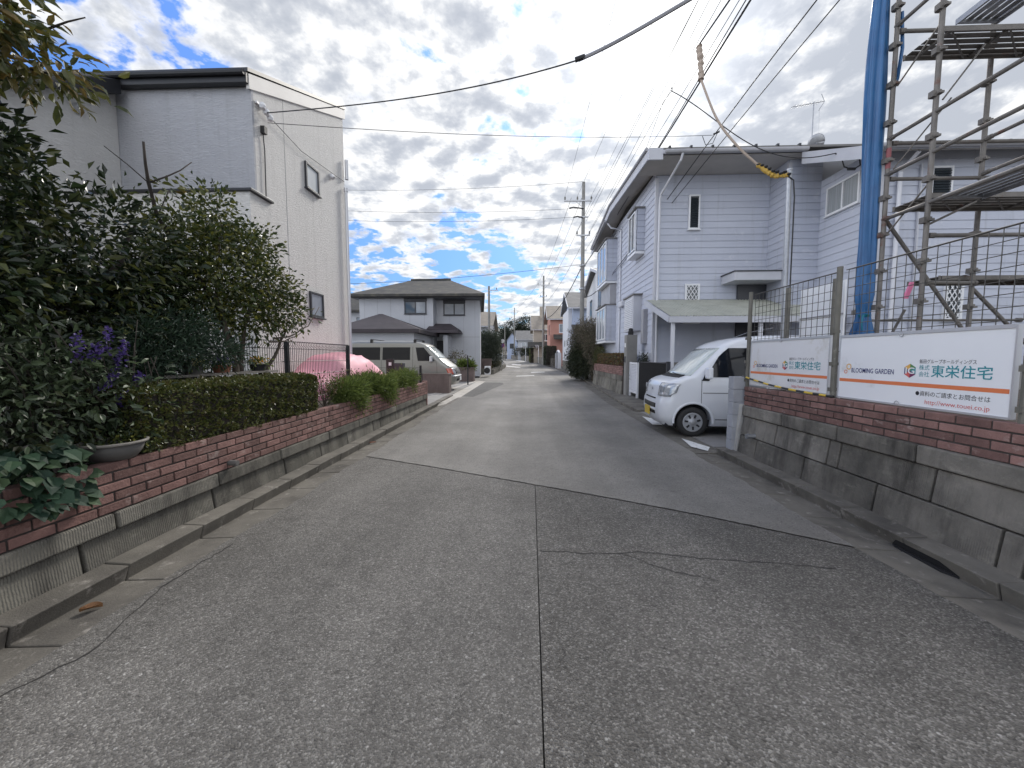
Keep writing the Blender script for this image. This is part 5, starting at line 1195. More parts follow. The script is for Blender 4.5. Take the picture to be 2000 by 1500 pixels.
# ================================================================ vegetation
G = {}
G['camellia'] = LEAF('glossy dark leaves', [(.012, .022, .010), (.019, .034, .014), (.028, .046, .018), (.042, .060, .022), (.085, .095, .026)], .25, .12, .6)
G['autumn'] = LEAF('yellow green leaves', [(.045, .058, .018), (.065, .078, .022), (.095, .10, .026), (.12, .115, .03), (.17, .12, .035)], .4, .3)
G['osmanthus'] = LEAF('olive leaves', [(.028, .045, .014), (.040, .060, .016), (.058, .080, .020), (.09, .105, .026), (.17, .17, .035)], .3, .2)
G['hedge'] = LEAF('box hedge leaves', [(.038, .052, .014), (.055, .070, .017), (.078, .092, .021), (.11, .118, .027), (.085, .07, .025)], .4, .2)
G['juniper'] = LEAF('blue green needles', [(.020, .042, .026), (.030, .058, .034), (.042, .075, .042)], .5, .1)
G['salvia'] = LEAF('grey green leaves', [(.020, .034, .016), (.032, .050, .024), (.055, .078, .038), (.095, .13, .07)], .45, .25)
G['purple'] = LEAF('violet flowers', [(.045, .022, .14), (.065, .035, .20), (.09, .06, .24)], .6, .3)
G['cabbage'] = LEAF('broad blue green leaves', [(.015, .038, .024), (.022, .052, .032), (.032, .068, .038), (.045, .08, .036)], .6, .15, .3)
G['feather'] = LEAF('feathery green leaves', [(.075, .11, .025), (.11, .16, .035), (.155, .205, .05), (.21, .26, .075)], .5, .35)
G['nandina'] = LEAF('reddish leaves', [(.09, .055, .022), (.11, .08, .028), (.10, .10, .032), (.14, .085, .035), (.07, .085, .028)], .5, .3)
G['redhedge'] = LEAF('red tinged hedge leaves', [(.15, .05, .03), (.20, .075, .038), (.12, .085, .03), (.09, .10, .03), (.15, .13, .04)], .5, .2)
G['bush'] = LEAF('dull olive brown leaves', [(.085, .072, .050), (.12, .10, .07), (.17, .14, .105), (.07, .078, .038), (.20, .175, .135)], .6, .15)
G['dark'] = LEAF('dark evergreen leaves', [(.013, .020, .010), (.020, .029, .012), (.029, .039, .015), (.042, .050, .02)], .5, .12)
G['fartree'] = LEAF('distant evergreen leaves', [(.020, .030, .020), (.030, .042, .026), (.042, .055, .032)], .7, .1)
G['silvery'] = LEAF('silvery olive leaves', [(.040, .055, .038), (.060, .075, .052), (.085, .10, .07)], .5, .2)
G['cream'] = LEAF('cream flowers', [(.60, .55, .28), (.66, .62, .40), (.70, .66, .45)], .7, .3)
G['lav'] = LEAF('lavender flowers', [(.25, .22, .45), (.30, .27, .52)], .7, .3)
G['orange'] = LEAF('orange flowers', [(.60, .28, .03), (.55, .38, .04)], .7, .3)
def branches(mb, base, tips, r0, r1, bow=.15, n=7, jit=.02):
    for t in tips: b0 = V(base); q = V(t); mb.tube(curve(b0, q, (R.uniform(-1, 1)*bow, R.uniform(-1, 1)*bow, R.uniform(0, 1)*bow), n, jit), taper(r0, r1, n+1), 7)
# ---- clipped hedge on the brick wall
def boxhedge(name, label, x0, x1, y0, y1, z0, z1, mat, n, L, cat='hedge', bump=.035):
    h = T(name, label, cat, ((x0+x1)/2, (y0+y1)/2, z0)); b = MB(); b.rv = .5; m = .045
    b.box(x0+m, x1-m, y0+m, y1-m, z0, z1-m); b.build('dark_core', M['bark_d'], h)  # solid dark core standing in for the shade between the leaves
    S = np.array([x1-x0, y1-y0, z1-z0]); C0 = np.array([(x0+x1)/2, (y0+y1)/2, (z0+z1)/2])
    A = [S[1]*S[2], S[1]*S[2], S[0]*S[2], S[0]*S[2], S[0]*S[1]]; p = np.array(A)/sum(A)
    f = RN.choice(5, n, p=p); u = RN.random((n, 3))-.5; nn = np.zeros((n, 3))
    for i, (ax, sg) in enumerate(((0, 1), (0, -1), (1, 1), (1, -1), (2, 1))): k = f == i; u[k, ax] = .5*sg; nn[k, ax] = sg
    q = u*S; rr = .10                          # rounded corners
    inn = np.clip(q, -S/2+rr, S/2-rr); dlt = q-inn; ln = np.linalg.norm(dlt, axis=1, keepdims=True); q = inn+dlt/np.maximum(ln, 1e-6)*np.minimum(ln, rr)
    P = C0+q; w_ = np.sin(P[:, 1]*21+P[:, 2]*17)*np.cos(P[:, 1]*13-P[:, 2]*29+P[:, 0]*19)+.6*np.sin(P[:, 1]*47+P[:, 0]*31)*np.sin(P[:, 2]*41)
    P = P+nn*(w_*bump*.6-.02-RN.random(n)**2*.05)[:, None]
    D = nn*.55+RN.normal(size=(n, 3))*.6; D[:, 2] += .25
    N = nn*.5+RN.normal(size=(n, 3))*.6; N[:, 2] += .5
    leafobj('foliage', G[mat], h, P, D, N, L*RN.uniform(.7, 1.3, n), .62*RN.uniform(.8, 1.2, n), rnd=np.clip(.5+.18*w_+RN.normal(size=n)*.22, 0, 1)); return h
boxhedge('hedge', 'clipped dense green hedge overhanging the left brick wall', -3.46, -2.86, 2.72, 5.22, .70, 1.27, 'hedge', 30000, .030)
boxhedge('hedge', 'clipped red-tinged hedge above the far low stone wall', 3.56, 4.0, 14.45, 19.6, 1.12, 1.62, 'redhedge', 7000, .05)
# ---- trees and shrubs of the left garden
def plant(name, label, cat, base, wood, parts, group=None):
    t = T(name, label, cat, base, group)
    if wood:
        b = MB(); b.rv = .5
        for pts, r0, r1 in wood: b.tube(pts, taper(r0, r1, len(pts)), 8)
        b.build('trunk', M['bark' if 'forked' in label else 'bark_d'], t, smooth=True)
    for kw in parts: crown(par=t, **kw)
    return t
plant('camellia_tree', 'dense dark glossy-leaved evergreen tree at the left edge', 'tree', (-4.0, 2.7, .68),
      [(curve((-4.0, 2.7, .6), (-3.9, 2.9, 2.4), (.08, .05, 0), 7, .03), .07, .03), (curve((-4.0, 2.7, 1.2), (-4.2, 2.2, 2.9), (.05, .1, 0), 7, .03), .045, .015), (curve((-3.95, 2.75, 1.5), (-3.6, 3.5, 2.7), (.05, .1, 0), 7, .03), .04, .012)],
      [dict(name='crown', mat=G['camellia'], bl=[((-3.85, 3.2, 2.42), (.58, .85, .58)), ((-4.05, 2.5, 2.72), (.6, .68, .60)), ((-3.75, 2.2, 2.05), (.55, .6, .6)), ((-4.0, 3.3, 1.9), (.55, .95, .55)), ((-4.35, 1.7, 2.5), (.6, .7, .8)), ((-3.9, 3.85, 2.05), (.4, .45, .40)), ((-4.3, 3.6, 1.6), (.3, 1.0, .7))], n=20000, L=.082, W=.46, tmpl=LT_D, clump=10, spread=.15, fill=.5, up=.9)])
plant('cherry_tree', 'yellowing leafy branches hanging in from the top left corner', 'tree', (-4.3, 1.7, .68),
      [(curve((-4.3, 1.7, .6), (-3.9, 2.1, 3.0), (.1, 0, 0), 8, .03), .06, .035), (curve((-3.9, 2.1, 3.0), (-3.3, 2.8, 3.5), (.0, .1, .15), 8, .02), .02, .005), (curve((-3.9, 2.1, 3.0), (-3.2, 2.85, 3.95), (.0, .1, .1), 8, .02), .02, .004), (curve((-3.9, 2.1, 3.0), (-3.3, 2.3, 4.0), (0, 0, .1), 6, .02), .018, .004)],
      [dict(name='crown', mat=G['autumn'], bl=[((-3.5, 2.42, 3.6), (.36, .42, .30)), ((-3.35, 2.66, 3.5), (.26, .32, .14)), ((-3.75, 2.1, 3.45), (.4, .40, .35)), ((-3.45, 2.35, 3.9), (.25, .35, .2))], n=2000, L=.088, W=.46, tmpl=LT_O, clump=7, spread=.14, fill=.25, droop=.25, up=.6)])
plant('osmanthus_tree', 'small olive-green tree with a forked trunk behind the hedge', 'tree', (-3.62, 4.75, .68),
      [(curve((-3.62, 4.62, .6), (-3.7, 4.5, 2.2), (.10, .0, 0), 8, .02), .05, .025), (curve((-3.62, 4.85, .6), (-3.6, 5.0, 2.3), (-.05, -.1, 0), 8, .02), .04, .02), (curve((-3.62, 4.9, .9), (-3.55, 5.6, 1.9), (0, .1, .1), 8, .02), .032, .012), (curve((-3.55, 5.3, 1.75), (-3.45, 6.35, 2.32), (0, .1, -.12), 8, .015), .014, .004), (curve((-3.55, 5.2, 1.7), (-3.5, 6.05, 2.02), (0, .1, -.08), 7, .015), .011, .004), (curve((-3.5, 5.9, 1.98), (-3.45, 6.2, 2.3), (0, 0, -.03), 5, .01), .006, .003), (curve((-3.6, 5.0, 2.3), (-3.6, 5.7, 2.75), (0, .1, .0), 7, .02), .012, .004), (curve((-3.7, 4.5, 2.2), (-3.7, 4.6, 3.4), (.05, 0, 0), 7, .02), .015, .005)],
      [dict(name='crown', mat=G['osmanthus'], bl=[((-3.75, 4.75, 2.65), (.55, .75, .55)), ((-3.75, 4.6, 3.2), (.32, .36, .30)), ((-3.6, 5.35, 2.5), (.36, .48, .32)), ((-3.75, 4.35, 2.3), (.45, .55, .42)), ((-3.7, 5.1, 3.0), (.3, .36, .26)), ((-3.65, 4.9, 2.0), (.38, .65, .28)), ((-3.55, 5.55, 2.15), (.3, .45, .3)), ((-3.85, 4.2, 2.7), (.4, .45, .5))], n=12500, L=.060, W=.55, clump=8, spread=.12, fill=.3, up=.7)])
plant('pruned_tree', 'bare pruned stem with cut side branches rising above the garden shrubs', 'tree', (-3.75, 4.6, .68),
      [([pX(470, 700, -3.7), pX(400, 560, -3.75), pX(343, 477, -3.8), pX(307, 423, -3.8), pX(290, 357, -3.8), pX(284, 320, -3.8), pX(280, 277, -3.8)], .026, .0105), ([pX(290, 357, -3.8), pX(325, 345, -3.8), pX(352, 333, -3.8), pX(374, 317, -3.8)], .009, .006), ([pX(290, 357, -3.8), pX(250, 322, -3.78), pX(203, 285, -3.75)], .006, .003), ([pX(307, 423, -3.8), pX(330, 372, -3.8)], .008, .004)],
      [dict(name='shoots', mat=G['autumn'], bl=[(pX(335, 372, -3.8), (.05, .08, .06)), (pX(312, 362, -3.8), (.04, .05, .05))], n=26, L=.085, W=.55, tmpl=LT_O, clump=5, spread=.05, fill=.2)])
plant('juniper_shrub', 'spreading blue-green conifer shrub behind the hedge', 'shrub', (-3.5, 3.7, .68), [(curve((-3.55, 3.7, .6), (-3.5, 3.9, 1.5), (0, 0, .05), 6, .02), .03, .012)],
      [dict(name='foliage', mat=G['juniper'], bl=[((-3.5, 3.5, 1.62), (.35, .48, .22)), ((-3.42, 4.05, 1.55), (.28, .42, .15)), ((-3.5, 3.2, 1.42), (.32, .4, .2)), ((-3.45, 3.75, 1.82), (.22, .3, .12))], n=7000, L=.055, W=.22, clump=16, spread=.09, fill=.4, droop=.0, up=1.0)])
sal = plant('sage_plant', 'tall garden sage with violet flower spikes at the left', 'plant', (-3.15, 2.6, .68),
      [(curve((-3.15+R.uniform(-.2, .1), 2.6+R.uniform(-.4, .4), .66), (-3.1+R.uniform(-.25, .12), 2.65+R.uniform(-.5, .5), R.uniform(1.4, 1.8)), (.05, .05, 0), 6, .02), .006, .003) for i in range(24)],
      [dict(name='foliage', mat=G['salvia'], bl=[((-3.1, 2.55, 1.15), (.26, .5, .36)), ((-3.2, 2.2, 1.2), (.28, .45, .45)), ((-3.08, 2.85, 1.02), (.2, .3, .22)), ((-3.25, 2.5, 1.5), (.25, .45, .25))], n=2600, L=.062, W=.42, tmpl=LT_O, clump=8, spread=.12, fill=.25, droop=.2)])
for (u, v, u2, v2) in ((235, 690, 222, 735), (232, 715, 245, 665), (205, 690, 214, 640), (150, 700, 148, 650), (190, 700, 188, 672), (228, 790, 244, 765), (265, 748, 274, 728), (218, 735, 200, 760)):
    a, b_ = pX(u, v, -3.02), pX(u2, v2, -3.02); n = 60; t = RN.random(n)
    P = np.array(a)[None]*(1-t[:, None])+np.array(b_)[None]*t[:, None]+RN.normal(size=(n, 3))*.014*(1.2-t[:, None]*.6)
    leafobj('flower_spike', G['purple'], sal, P, RN.normal(size=(n, 3)), RN.normal(size=(n, 3)), .026, .7)
plant('evergreen_shrub', 'dark shrub filling the far left under the tree', 'shrub', (-3.6, 1.9, .68), None,
      [dict(name='foliage', mat=G['dark'], bl=[((-3.5, 1.9, 1.25), (.5, .8, .6)), ((-3.35, 2.35, 1.0), (.35, .5, .32)), ((-3.9, 2.8, 1.5), (.5, .9, .6)), ((-4.2, 3.8, 1.4), (.5, 1.0, .7))], n=9000, L=.07, W=.42, clump=9, spread=.14, fill=.4)])
plant('evergreen_shrub', 'dark shrub in the shade behind the blue-green conifer shrub', 'shrub', (-4.2, 4.4, .68), None,
      [dict(name='foliage', mat=G['dark'], bl=[((-4.35, 4.4, 1.5), (.4, .9, .8)), ((-4.4, 3.4, 2.0), (.35, .8, .8)), ((-4.0, 4.1, 1.1), (.3, .6, .35))], n=6000, L=.065, W=.5, clump=9, spread=.14, fill=.4)])
# broad-leaved plant hanging over the bricks
cb = T('squash_plant', 'broad blue-green leaves drooping over the left end of the brick wall', 'plant', (-3.0, 2.1, .76))
n = 240; a = RN.random(n)*2*PI; r_ = RN.random(n)**.6; P = np.stack([-2.92+.15*r_*np.cos(a), 2.10+.27*r_*np.sin(a), .86+.10*RN.random(n)-.30*(r_*np.cos(a) > .1)*RN.random(n)], 1)
D = np.stack([.5+.7*np.cos(a), .7*np.sin(a), -.35-.5*RN.random(n)], 1)+RN.normal(size=(n, 3))*.25; N = RN.normal(size=(n, 3))*.3+np.array([.7, 0, .8])
leafobj('foliage', G['cabbage'], cb, P, D, N, .088*RN.uniform(.6, 1.35, n), .9, LT_O)
b = MB(); branches(b, (-2.98, 2.05, .72), [tuple(p) for p in P[:24]], .005, .003, .04, 4); b.build('stem', G['cabbage'], cb)
# grey basin with trailing plants
ba = T('basin_planter', 'round grey basin with a pale rim holding trailing plants on the brick wall', 'planter', (-2.97, 2.62, .765))
b = MB(); b.rv = .5; b.lathe((-2.97, 2.62, .765), [(.0, 0), (.115, 0), (.15, .05), (.172, .115), (.16, .115), (.14, .095), (0, .095)], 32); b.build('bowl', M['basin'], ba, smooth=True)
b = MB(); b.rv = .5; b.lathe((-2.97, 2.62, .765), [(.170, .112), (.188, .112), (.190, .128), (.172, .130), (.166, .118)], 32, caps=False); b.build('rim', M['wood'], ba, smooth=True)
crown('foliage', G['osmanthus'], ba, [((-2.95, 2.75, .93), (.12, .15, .06)), ((-2.86, 2.80, .86), (.05, .08, .07)), ((-3.0, 2.55, .90), (.1, .1, .04))], 520, .022, .8, clump=8, spread=.05, fill=.1)
# planks and flower pots behind the hedge
sh = T('plant_shelf', 'weathered plank shelf carrying flower pots behind the hedge', 'shelf', (-3.58, 4.2, .68))
b = MB(); b.rv = .5; b.box(-3.72, -3.47, 3.05, 5.25, 1.285, 1.31); b.build('plank', M['wood'], sh)
for y in (3.15, 4.2, 5.15): b = MB(); b.rv = .5; b.box(-3.66, -3.54, y-.04, y+.04, .66, 1.284); b.build('leg', M['bark_d'], sh)
def pot(label, y, fl, nf, w, mt):
    p = T('flower_pot', label, 'flower pot', (-3.56, y, 1.312), 'flower pots on the plank behind the hedge')
    b = MB(); b.rv = .5; b.lathe((-3.56, y, 1.312), [(0, 0), (.07, 0), (.085, .07), (.092, .072), (.092, .085), (.08, .085), (.075, .075), (0, .07)], 20, sy=w); b.build('pot', M[mt], p)
    crown('foliage', G['feather'], p, [((-3.55, y, 1.42), (.09, .10*w, .05))], 240, .035, .5, clump=7, spread=.05, fill=.1)
    P, O = blobs([((-3.54, y, 1.455), (.08, .10*w, .035))], nf, 6, .018, .2); leafobj('blossom', G[fl], p, P, O, RN.normal(size=P.shape), .026, .9, LT_O)
pot('pot of cream blossoms on the plank behind the hedge', 3.98, 'cream', 170, 1.0, 'basin'); pot('pot of lavender blossoms on the plank behind the hedge', 4.36, 'lav', 150, 1.2, 'terracotta'); pot('pot of orange and yellow blossoms at the right end of the plank', 4.98, 'orange', 90, 1.3, 'black_rubber')
# planting strip beyond the hedge
for i, (y, x, z, s, lab) in enumerate(((5.75, -3.1, .72, 1.0, 'reddish thin shrub right behind the end of the hedge'), (6.95, -3.25, .72, 1.0, 'reddish thin shrub in front of the pink covered car'), (5.5, -3.3, .72, .7, 'small brown-leaved shrub tucked behind the end of the hedge'))):
    base = V((x, y, z)); tips = [base+V((R.uniform(-.2, .2), R.uniform(-.3, .3), R.uniform(.28, .48)))*s for _ in range(14)]
    t = T('nandina_shrub', lab, 'shrub', base); b = MB(); b.rv = .5; branches(b, base, tips, .006, .003, .05, 5); b.build('stem', M['bark'], t)
    crown('foliage', G['nandina'], t, [(base+V((0, 0, .36*s)), (.2*s, .3*s, .22*s))]+[(q, (.07, .08, .06)) for q in tips], 420, .042, .42, clump=6, spread=.06, fill=.3)
for i, (x, y, z, rx, ry, rz2, lab) in enumerate(((-2.98, 6.35, .88, .20, .46, .19, 'feathery green bush spilling over the bricks next to the hedge'), (-3.1, 7.4, .92, .25, .55, .21, 'feathery green bush in the middle of the planting strip'), (-2.96, 7.75, .86, .20, .55, .20, 'feathery green bush hanging low over the brick face'), (-3.05, 9.3, .92, .26, .85, .20, 'feathery green bush nearest the end of the brick wall'))):
    t = T('feathery_bush', lab, 'bush', (x, y, .72), 'feathery green bushes along the brick wall'); b = MB(); b.rv = .5
    branches(b, (x, y, .70), [(x+R.uniform(-rx, rx), y+R.uniform(-ry, ry), z+rz2*R.uniform(.2, .9)) for _ in range(16)], .005, .002, .05, 5); b.build('stem', G['feather'], t)
    bl = [((x, y, z), (rx, ry, rz2)), ((x+.10, y+ry*.3, z-.16), (.09, ry*.5, .16)), ((x, y-ry*.5, z+.06), (rx*.8, ry*.5, rz2*.8)), ((x, y+ry*.5, z+.05), (rx*.8, ry*.5, rz2*.8))]
    crown('foliage', G['feather'], t, bl, 5200, .075, .13, clump=14, spread=.075, fill=.45, droop=-.15, up=.4)
# plants at the drive, side street and far right
t = T('planter_grass', 'bright yellow-green tufts growing in the far brown planter', 'plant', (-3.5, 22.25, .8)); crown('foliage', G['feather'], t, [((-3.5, 22.25, .95), (.42, .22, .2))], 900, .28, .12, clump=8, spread=.1, fill=.2, droop=-.4)
plant('bush', 'twiggy bush beside the black drive post', 'bush', (-4.2, 23.4, .1), [(curve((-4.2, 23.4, .1), (-4.2, 23.4, 1.2), (0, 0, 0), 4, .02), .04, .02)], [dict(name='foliage', mat=G['nandina'], bl=[((-4.2, 23.4, 1.15), (.7, .5, .75)), ((-3.7, 23.2, .8), (.4, .4, .45))], n=1500, L=.10, W=.4, clump=8, spread=.2, fill=.3)])
plant('olive_tree', 'large silvery green rounded bush at the side street corner', 'tree', (-3.5, 38, .1), [(curve((-3.5, 38, 0), (-3.5, 38, 2), (0, 0, 0), 5, .05), .12, .06)], [dict(name='crown', mat=G['silvery'], bl=[((-3.65, 38, 2.4), (1.15, 1.3, 1.65)), ((-3.4, 38, 1.4), (1.0, 1.1, 1.1)), ((-4.2, 38, 2.9), (.9, .9, 1.1)), ((-3.2, 38, 2.9), (.6, .7, .8))], n=14000, L=.16, W=.3, clump=10, spread=.3, fill=.4)])
plant('evergreen_bush', 'tall dark green bush leaning over the right kerb', 'bush', (3.7, 23.5, .1), [(curve((3.7, 23.5, .1), (3.6, 23.6, 2), (0, 0, 0), 5, .05), .1, .05)],
      [dict(name='foliage', mat=G['dark'], bl=[((3.45, 23.2, 1.5), (.75, 1.1, 1.05)), ((3.25, 24.4, 1.25), (.65, 1.0, 1.0)), ((3.6, 22.2, 1.3), (.55, .9, .9)), ((3.15, 23.6, .95), (.55, .9, .75))], n=13000, L=.12, W=.4, clump=12, spread=.2, fill=.5, droop=.3)])
plant('brown_bush', 'big brownish round bush against the lap-sided house', 'bush', (3.95, 23, .1), [(curve((3.95, 23, .1), (3.9, 23, 2.4), (0, 0, 0), 5, .05), .12, .06)],
      [dict(name='foliage', mat=G['bush'], bl=[((3.75, 23.2, 2.75), (.9, 1.4, .95)), ((3.75, 21.9, 2.3), (.55, 1.0, .95)), ((3.45, 24.0, 2.35), (.75, 1.1, .95)), ((3.6, 21.2, 1.8), (.32, .7, .75))], n=16000, L=.11, W=.35, clump=12, spread=.2, fill=.5)])
plant('bush', 'bare brown trunk-like stump shrub at the end of the low brick wall', 'bush', (3.65, 20.8, .1), None, [dict(name='foliage', mat=G['bush'], bl=[((3.72, 20.8, .75), (.22, .35, .65))], n=1500, L=.08, W=.3, clump=10, spread=.1, fill=.5)])
plant('bush', 'green-brown shrub filling the corner behind the red-tinged hedge', 'bush', (3.9, 20.2, 1.1), None, [dict(name='foliage', mat=G['hedge'], bl=[((3.8, 20.1, 1.5), (.3, .7, .5))], n=2200, L=.06, W=.5, clump=10, spread=.1, fill=.5)])
plant('bush', 'small dark shrub behind the tall grey gate pillar', 'bush', (4.05, 13.6, .55), None, [dict(name='foliage', mat=G['dark'], bl=[((4.06, 13.55, 1.3), (.13, .3, .35))], n=900, L=.06, W=.5, clump=8, spread=.08, fill=.4)])
plant('bush', 'round brown bush beside the white garden arch', 'bush', (3.75, 50.5, .1), None, [dict(name='foliage', mat=G['bush'], bl=[((3.75, 50.5, .85), (.5, .7, .8))], n=700, L=.12, W=.4, clump=8, spread=.2, fill=.5)])
lf = T('fallen_leaf', 'curled brown fallen leaf lying in the left gutter', 'leaf', (-2.52, 1.98, .0)); c0 = pZ(178, 1188, .008)
b = MB(); b.rv = .5; rows = []
for i in range(9):
    t = i/8; w_ = .026*math.sin(PI*min(1, t*.96+.04))+.001; x = -.05+.10*t
    rows.append([(c0.x+x*.8+y*w_*.5, c0.y+x*.55-y*w_, .002+.022*abs(y)**1.5+.006*math.sin(PI*t)) for y in (-1, -.5, 0, .5, 1)])
b.grid(rows); thick(b.build('blade', PM('dry leaf', (.24, .12, .045), (.15, .07, .03), 60, .6), lf), .0012)
lt = T('fallen_leaf', 'small reddish dry leaf on the gutter edge further along the left kerb', 'leaf', (-2.46, 6.35, .0)); c0 = pZ(723, 866, .01); b = MB(); b.rv = .5
b.grid([[(c0.x-.07+.035*i, c0.y-.03*j*(1 if 0 < i < 4 else .3)+.02*i, .012+.012*abs(j)) for j in (-1, 0, 1)] for i in range(5)]); thick(b.build('blade', M['terracotta'], lt), .0015)
# ================================================================ the far street
def house(label, x0, x1, y0, y1, z0, eave, ridge, ax, wall, roof, oh=.5, name='house', wins=(), skirt=None):
    t = T(name, label, 'house', ((x0+x1)/2, (y0+y1)/2, z0)); b = MB(); b.rv = .5
    if ax == 'x':                              # ridge along X, gables face the street
        m = (y0+y1)/2; b.prism([(x0, y0, z0-.3), (x0, y1, z0-.3), (x0, y1, eave), (x0, m, ridge-.12), (x0, y0, eave)], [(x1, y0, z0-.3), (x1, y1, z0-.3), (x1, y1, eave), (x1, m, ridge-.12), (x1, y0, eave)]); b.build('wall', M[wall], t)
        k = (ridge-eave)/(m-y0); ze = eave-k*oh; b = MB(); b.rv = .5
        for ya, yb in ((y0-oh, m), (y1+oh, m)): b.prism([(x0-oh, ya, ze), (x0-oh, yb, ridge), (x0-oh, yb, ridge+.14), (x0-oh, ya, ze+.14)], [(x1+oh, ya, ze), (x1+oh, yb, ridge), (x1+oh, yb, ridge+.14), (x1+oh, ya, ze+.14)])
        ro = b.build('roof', M[roof], t)
        b = MB(); b.rv = .5
        for ya in (y0-oh, y1+oh): b.bar((x0-oh-.03, ya, ze+.05), (x0-oh-.03, m, ridge+.05), .05, .2)
        b.build('bargeboard', M['trim'], ro); b = MB(); b.rv = .5; b.box(x0-oh, x1+oh, y0-oh-.1, y0-oh, ze-.02, ze+.1); b.build('gutter', M['trim'], ro)
    else:
        m = (x0+x1)/2; b.prism([(x0, y0, z0-.3), (x1, y0, z0-.3), (x1, y0, eave), (m, y0, ridge-.12), (x0, y0, eave)], [(x0, y1, z0-.3), (x1, y1, z0-.3), (x1, y1, eave), (m, y1, ridge-.12), (x0, y1, eave)]); b.build('wall', M[wall], t)
        k = (ridge-eave)/(m-x0); ze = eave-k*oh; b = MB(); b.rv = .5
        for xa in (x0-oh, x1+oh): b.prism([(xa, y0-oh, ze), (m, y0-oh, ridge), (m, y0-oh, ridge+.14), (xa, y0-oh, ze+.14)], [(xa, y1+oh, ze), (m, y1+oh, ridge), (m, y1+oh, ridge+.14), (xa, y1+oh, ze+.14)])
        ro = b.build('roof', M[roof], t)
    for (o, u, n, w, h, fr, gl, pn) in wins: window(t, o, u, n, w, h, fr, gl, pn, t=.07)
    if skirt:
        (a0, a1, b0, b1, za, zb) = skirt; b = MB(); b.rv = .5; b.prism([(a0, b0, za), (a1, b0, za), (a1, b0, za+.18), (a0, b0, za+.18)], [(a0, b1, zb), (a1, b1, zb), (a1, b1, zb+.18), (a0, b1, zb+.18)]); b.build('lower_roof', M['roof_dark'], t)
    return t
Xn, Yn = (1, 0, 0), (0, -1, 0); Wn, Wu = (-1, 0, 0), (0, -1, 0)
house('white rendered two-storey house next to the main utility pole', 5.0, 12, 24.2, 32.5, .5, 6.5, 7.7, 'x', 'white_wall', 'roof_grey', .35, wins=[((5.0, 27.2, 4.9), Wu, Wn, 1.0, 1.25, 'frame_d', 'glass_sky', 2), ((5.0, 30.6, 4.2), Wu, Wn, .8, 1.6, 'frame_d', 'glass', 1), ((5.0, 26.6, 1.6), Wu, Wn, 1.0, 1.2, 'frame_w', 'glass_sky', 2)])
t = house('pale blue house with round white-framed windows and a grey gable roof', 4.65, 11, 39, 46, .4, 6.5, 8.3, 'x', 'blue_wall', 'roof_grey', .55, wins=[((4.65, 41.5, 4.6), Wu, Wn, .7, 1.3, 'frame_w', 'glass', 1), ((4.65, 43.6, 4.6), Wu, Wn, .7, 1.3, 'frame_w', 'glass', 1), ((6.4, 39, 5.2), Xn, Yn, .9, .7, 'frame_d', 'glass', 1)], skirt=(4.5, 9.5, 37.9, 39.0, 4.0, 4.5))
b = MB(); b.rv = .5; b.box(4.25, 4.64, 39.6, 45.4, .3, 6.3); b.build('front_wall', M['white_wall'], t)
for y in (40.4, 42.8):
    for z in (1.6, 2.9): b = MB(); b.rv = .5; b.lathe((4.24, y, z), [(0, -.02), (.34, -.02), (.36, .01), (0, .01)], 20, 'x'); b.build('round_window', M['frame_d'], t)
house('salmon pink two-storey house with tan roof', 3.45, 9.5, 56, 64, .2, 7.0, 9.1, 'x', 'pink_wall', 'roof_tan', .5, wins=[((3.45, 59, 4.7), Wu, Wn, 1.0, 1.5, 'frame_d', 'glass', 1), ((4.7, 56, 4.9), Xn, Yn, 1.9, 1.25, 'frame_w', 'glass_sky', 2)], skirt=(3.9, 8.5, 54.8, 56.0, 3.9, 4.5))
t = house('beige house with brown upper wall and tall tan roof', 1.35, 6.5, 72, 82, .3, 6.6, 9.4, 'x', 'beige_wall', 'roof_tan', .5, wins=[((3.0, 72, 4.4), Xn, Yn, 1.0, 1.2, 'frame_w', 'glass', 2)], skirt=(.2, 4.5, 70.4, 72, 3.2, 4.0))
b = MB(); b.rv = .5; b.box(2.6, 3.5, 76, 77, 8.5, 11.2); b.build('chimney', M['beige_wall'], t)
house('grey-walled house with a pale pitched roof beyond the beige house', -2.1, 3.0, 96, 104, .5, 5.8, 8.0, 'x', 'grey_wall', 'roof_grey', .6, wins=[((-1.2, 96, 3.6), Xn, Yn, 1.8, 1.3, 'frame_w', 'glass_sky', 2)], skirt=(-2.6, 2.0, 94.4, 96, 2.9, 3.5))
house('small pale blue far house at the bend with a steep gable', -5.6, -2.7, 112, 120, .7, 6.2, 8.3, 'y', 'blue_wall', 'roof_grey', .3, wins=[((-4.8, 112, 3.8), Xn, Yn, 1.2, 1.4, 'frame_d', 'glass', 2)])
house('long low beige-walled house at the far bend of the street', -12.5, -8, 150, 158, 1.1, 5.3, 6.6, 'x', 'beige_wall', 'roof_dark', .4)
house('grey house with a light tan roof behind the side street bush', -13, -4.5, 47, 55, .1, 5.3, 7.2, 'x', 'grey_wall', 'roof_tan', .5, wins=[((-7, 47, 3.3), Xn, Yn, 1.6, 1.2, 'frame_w', 'glass', 2)])
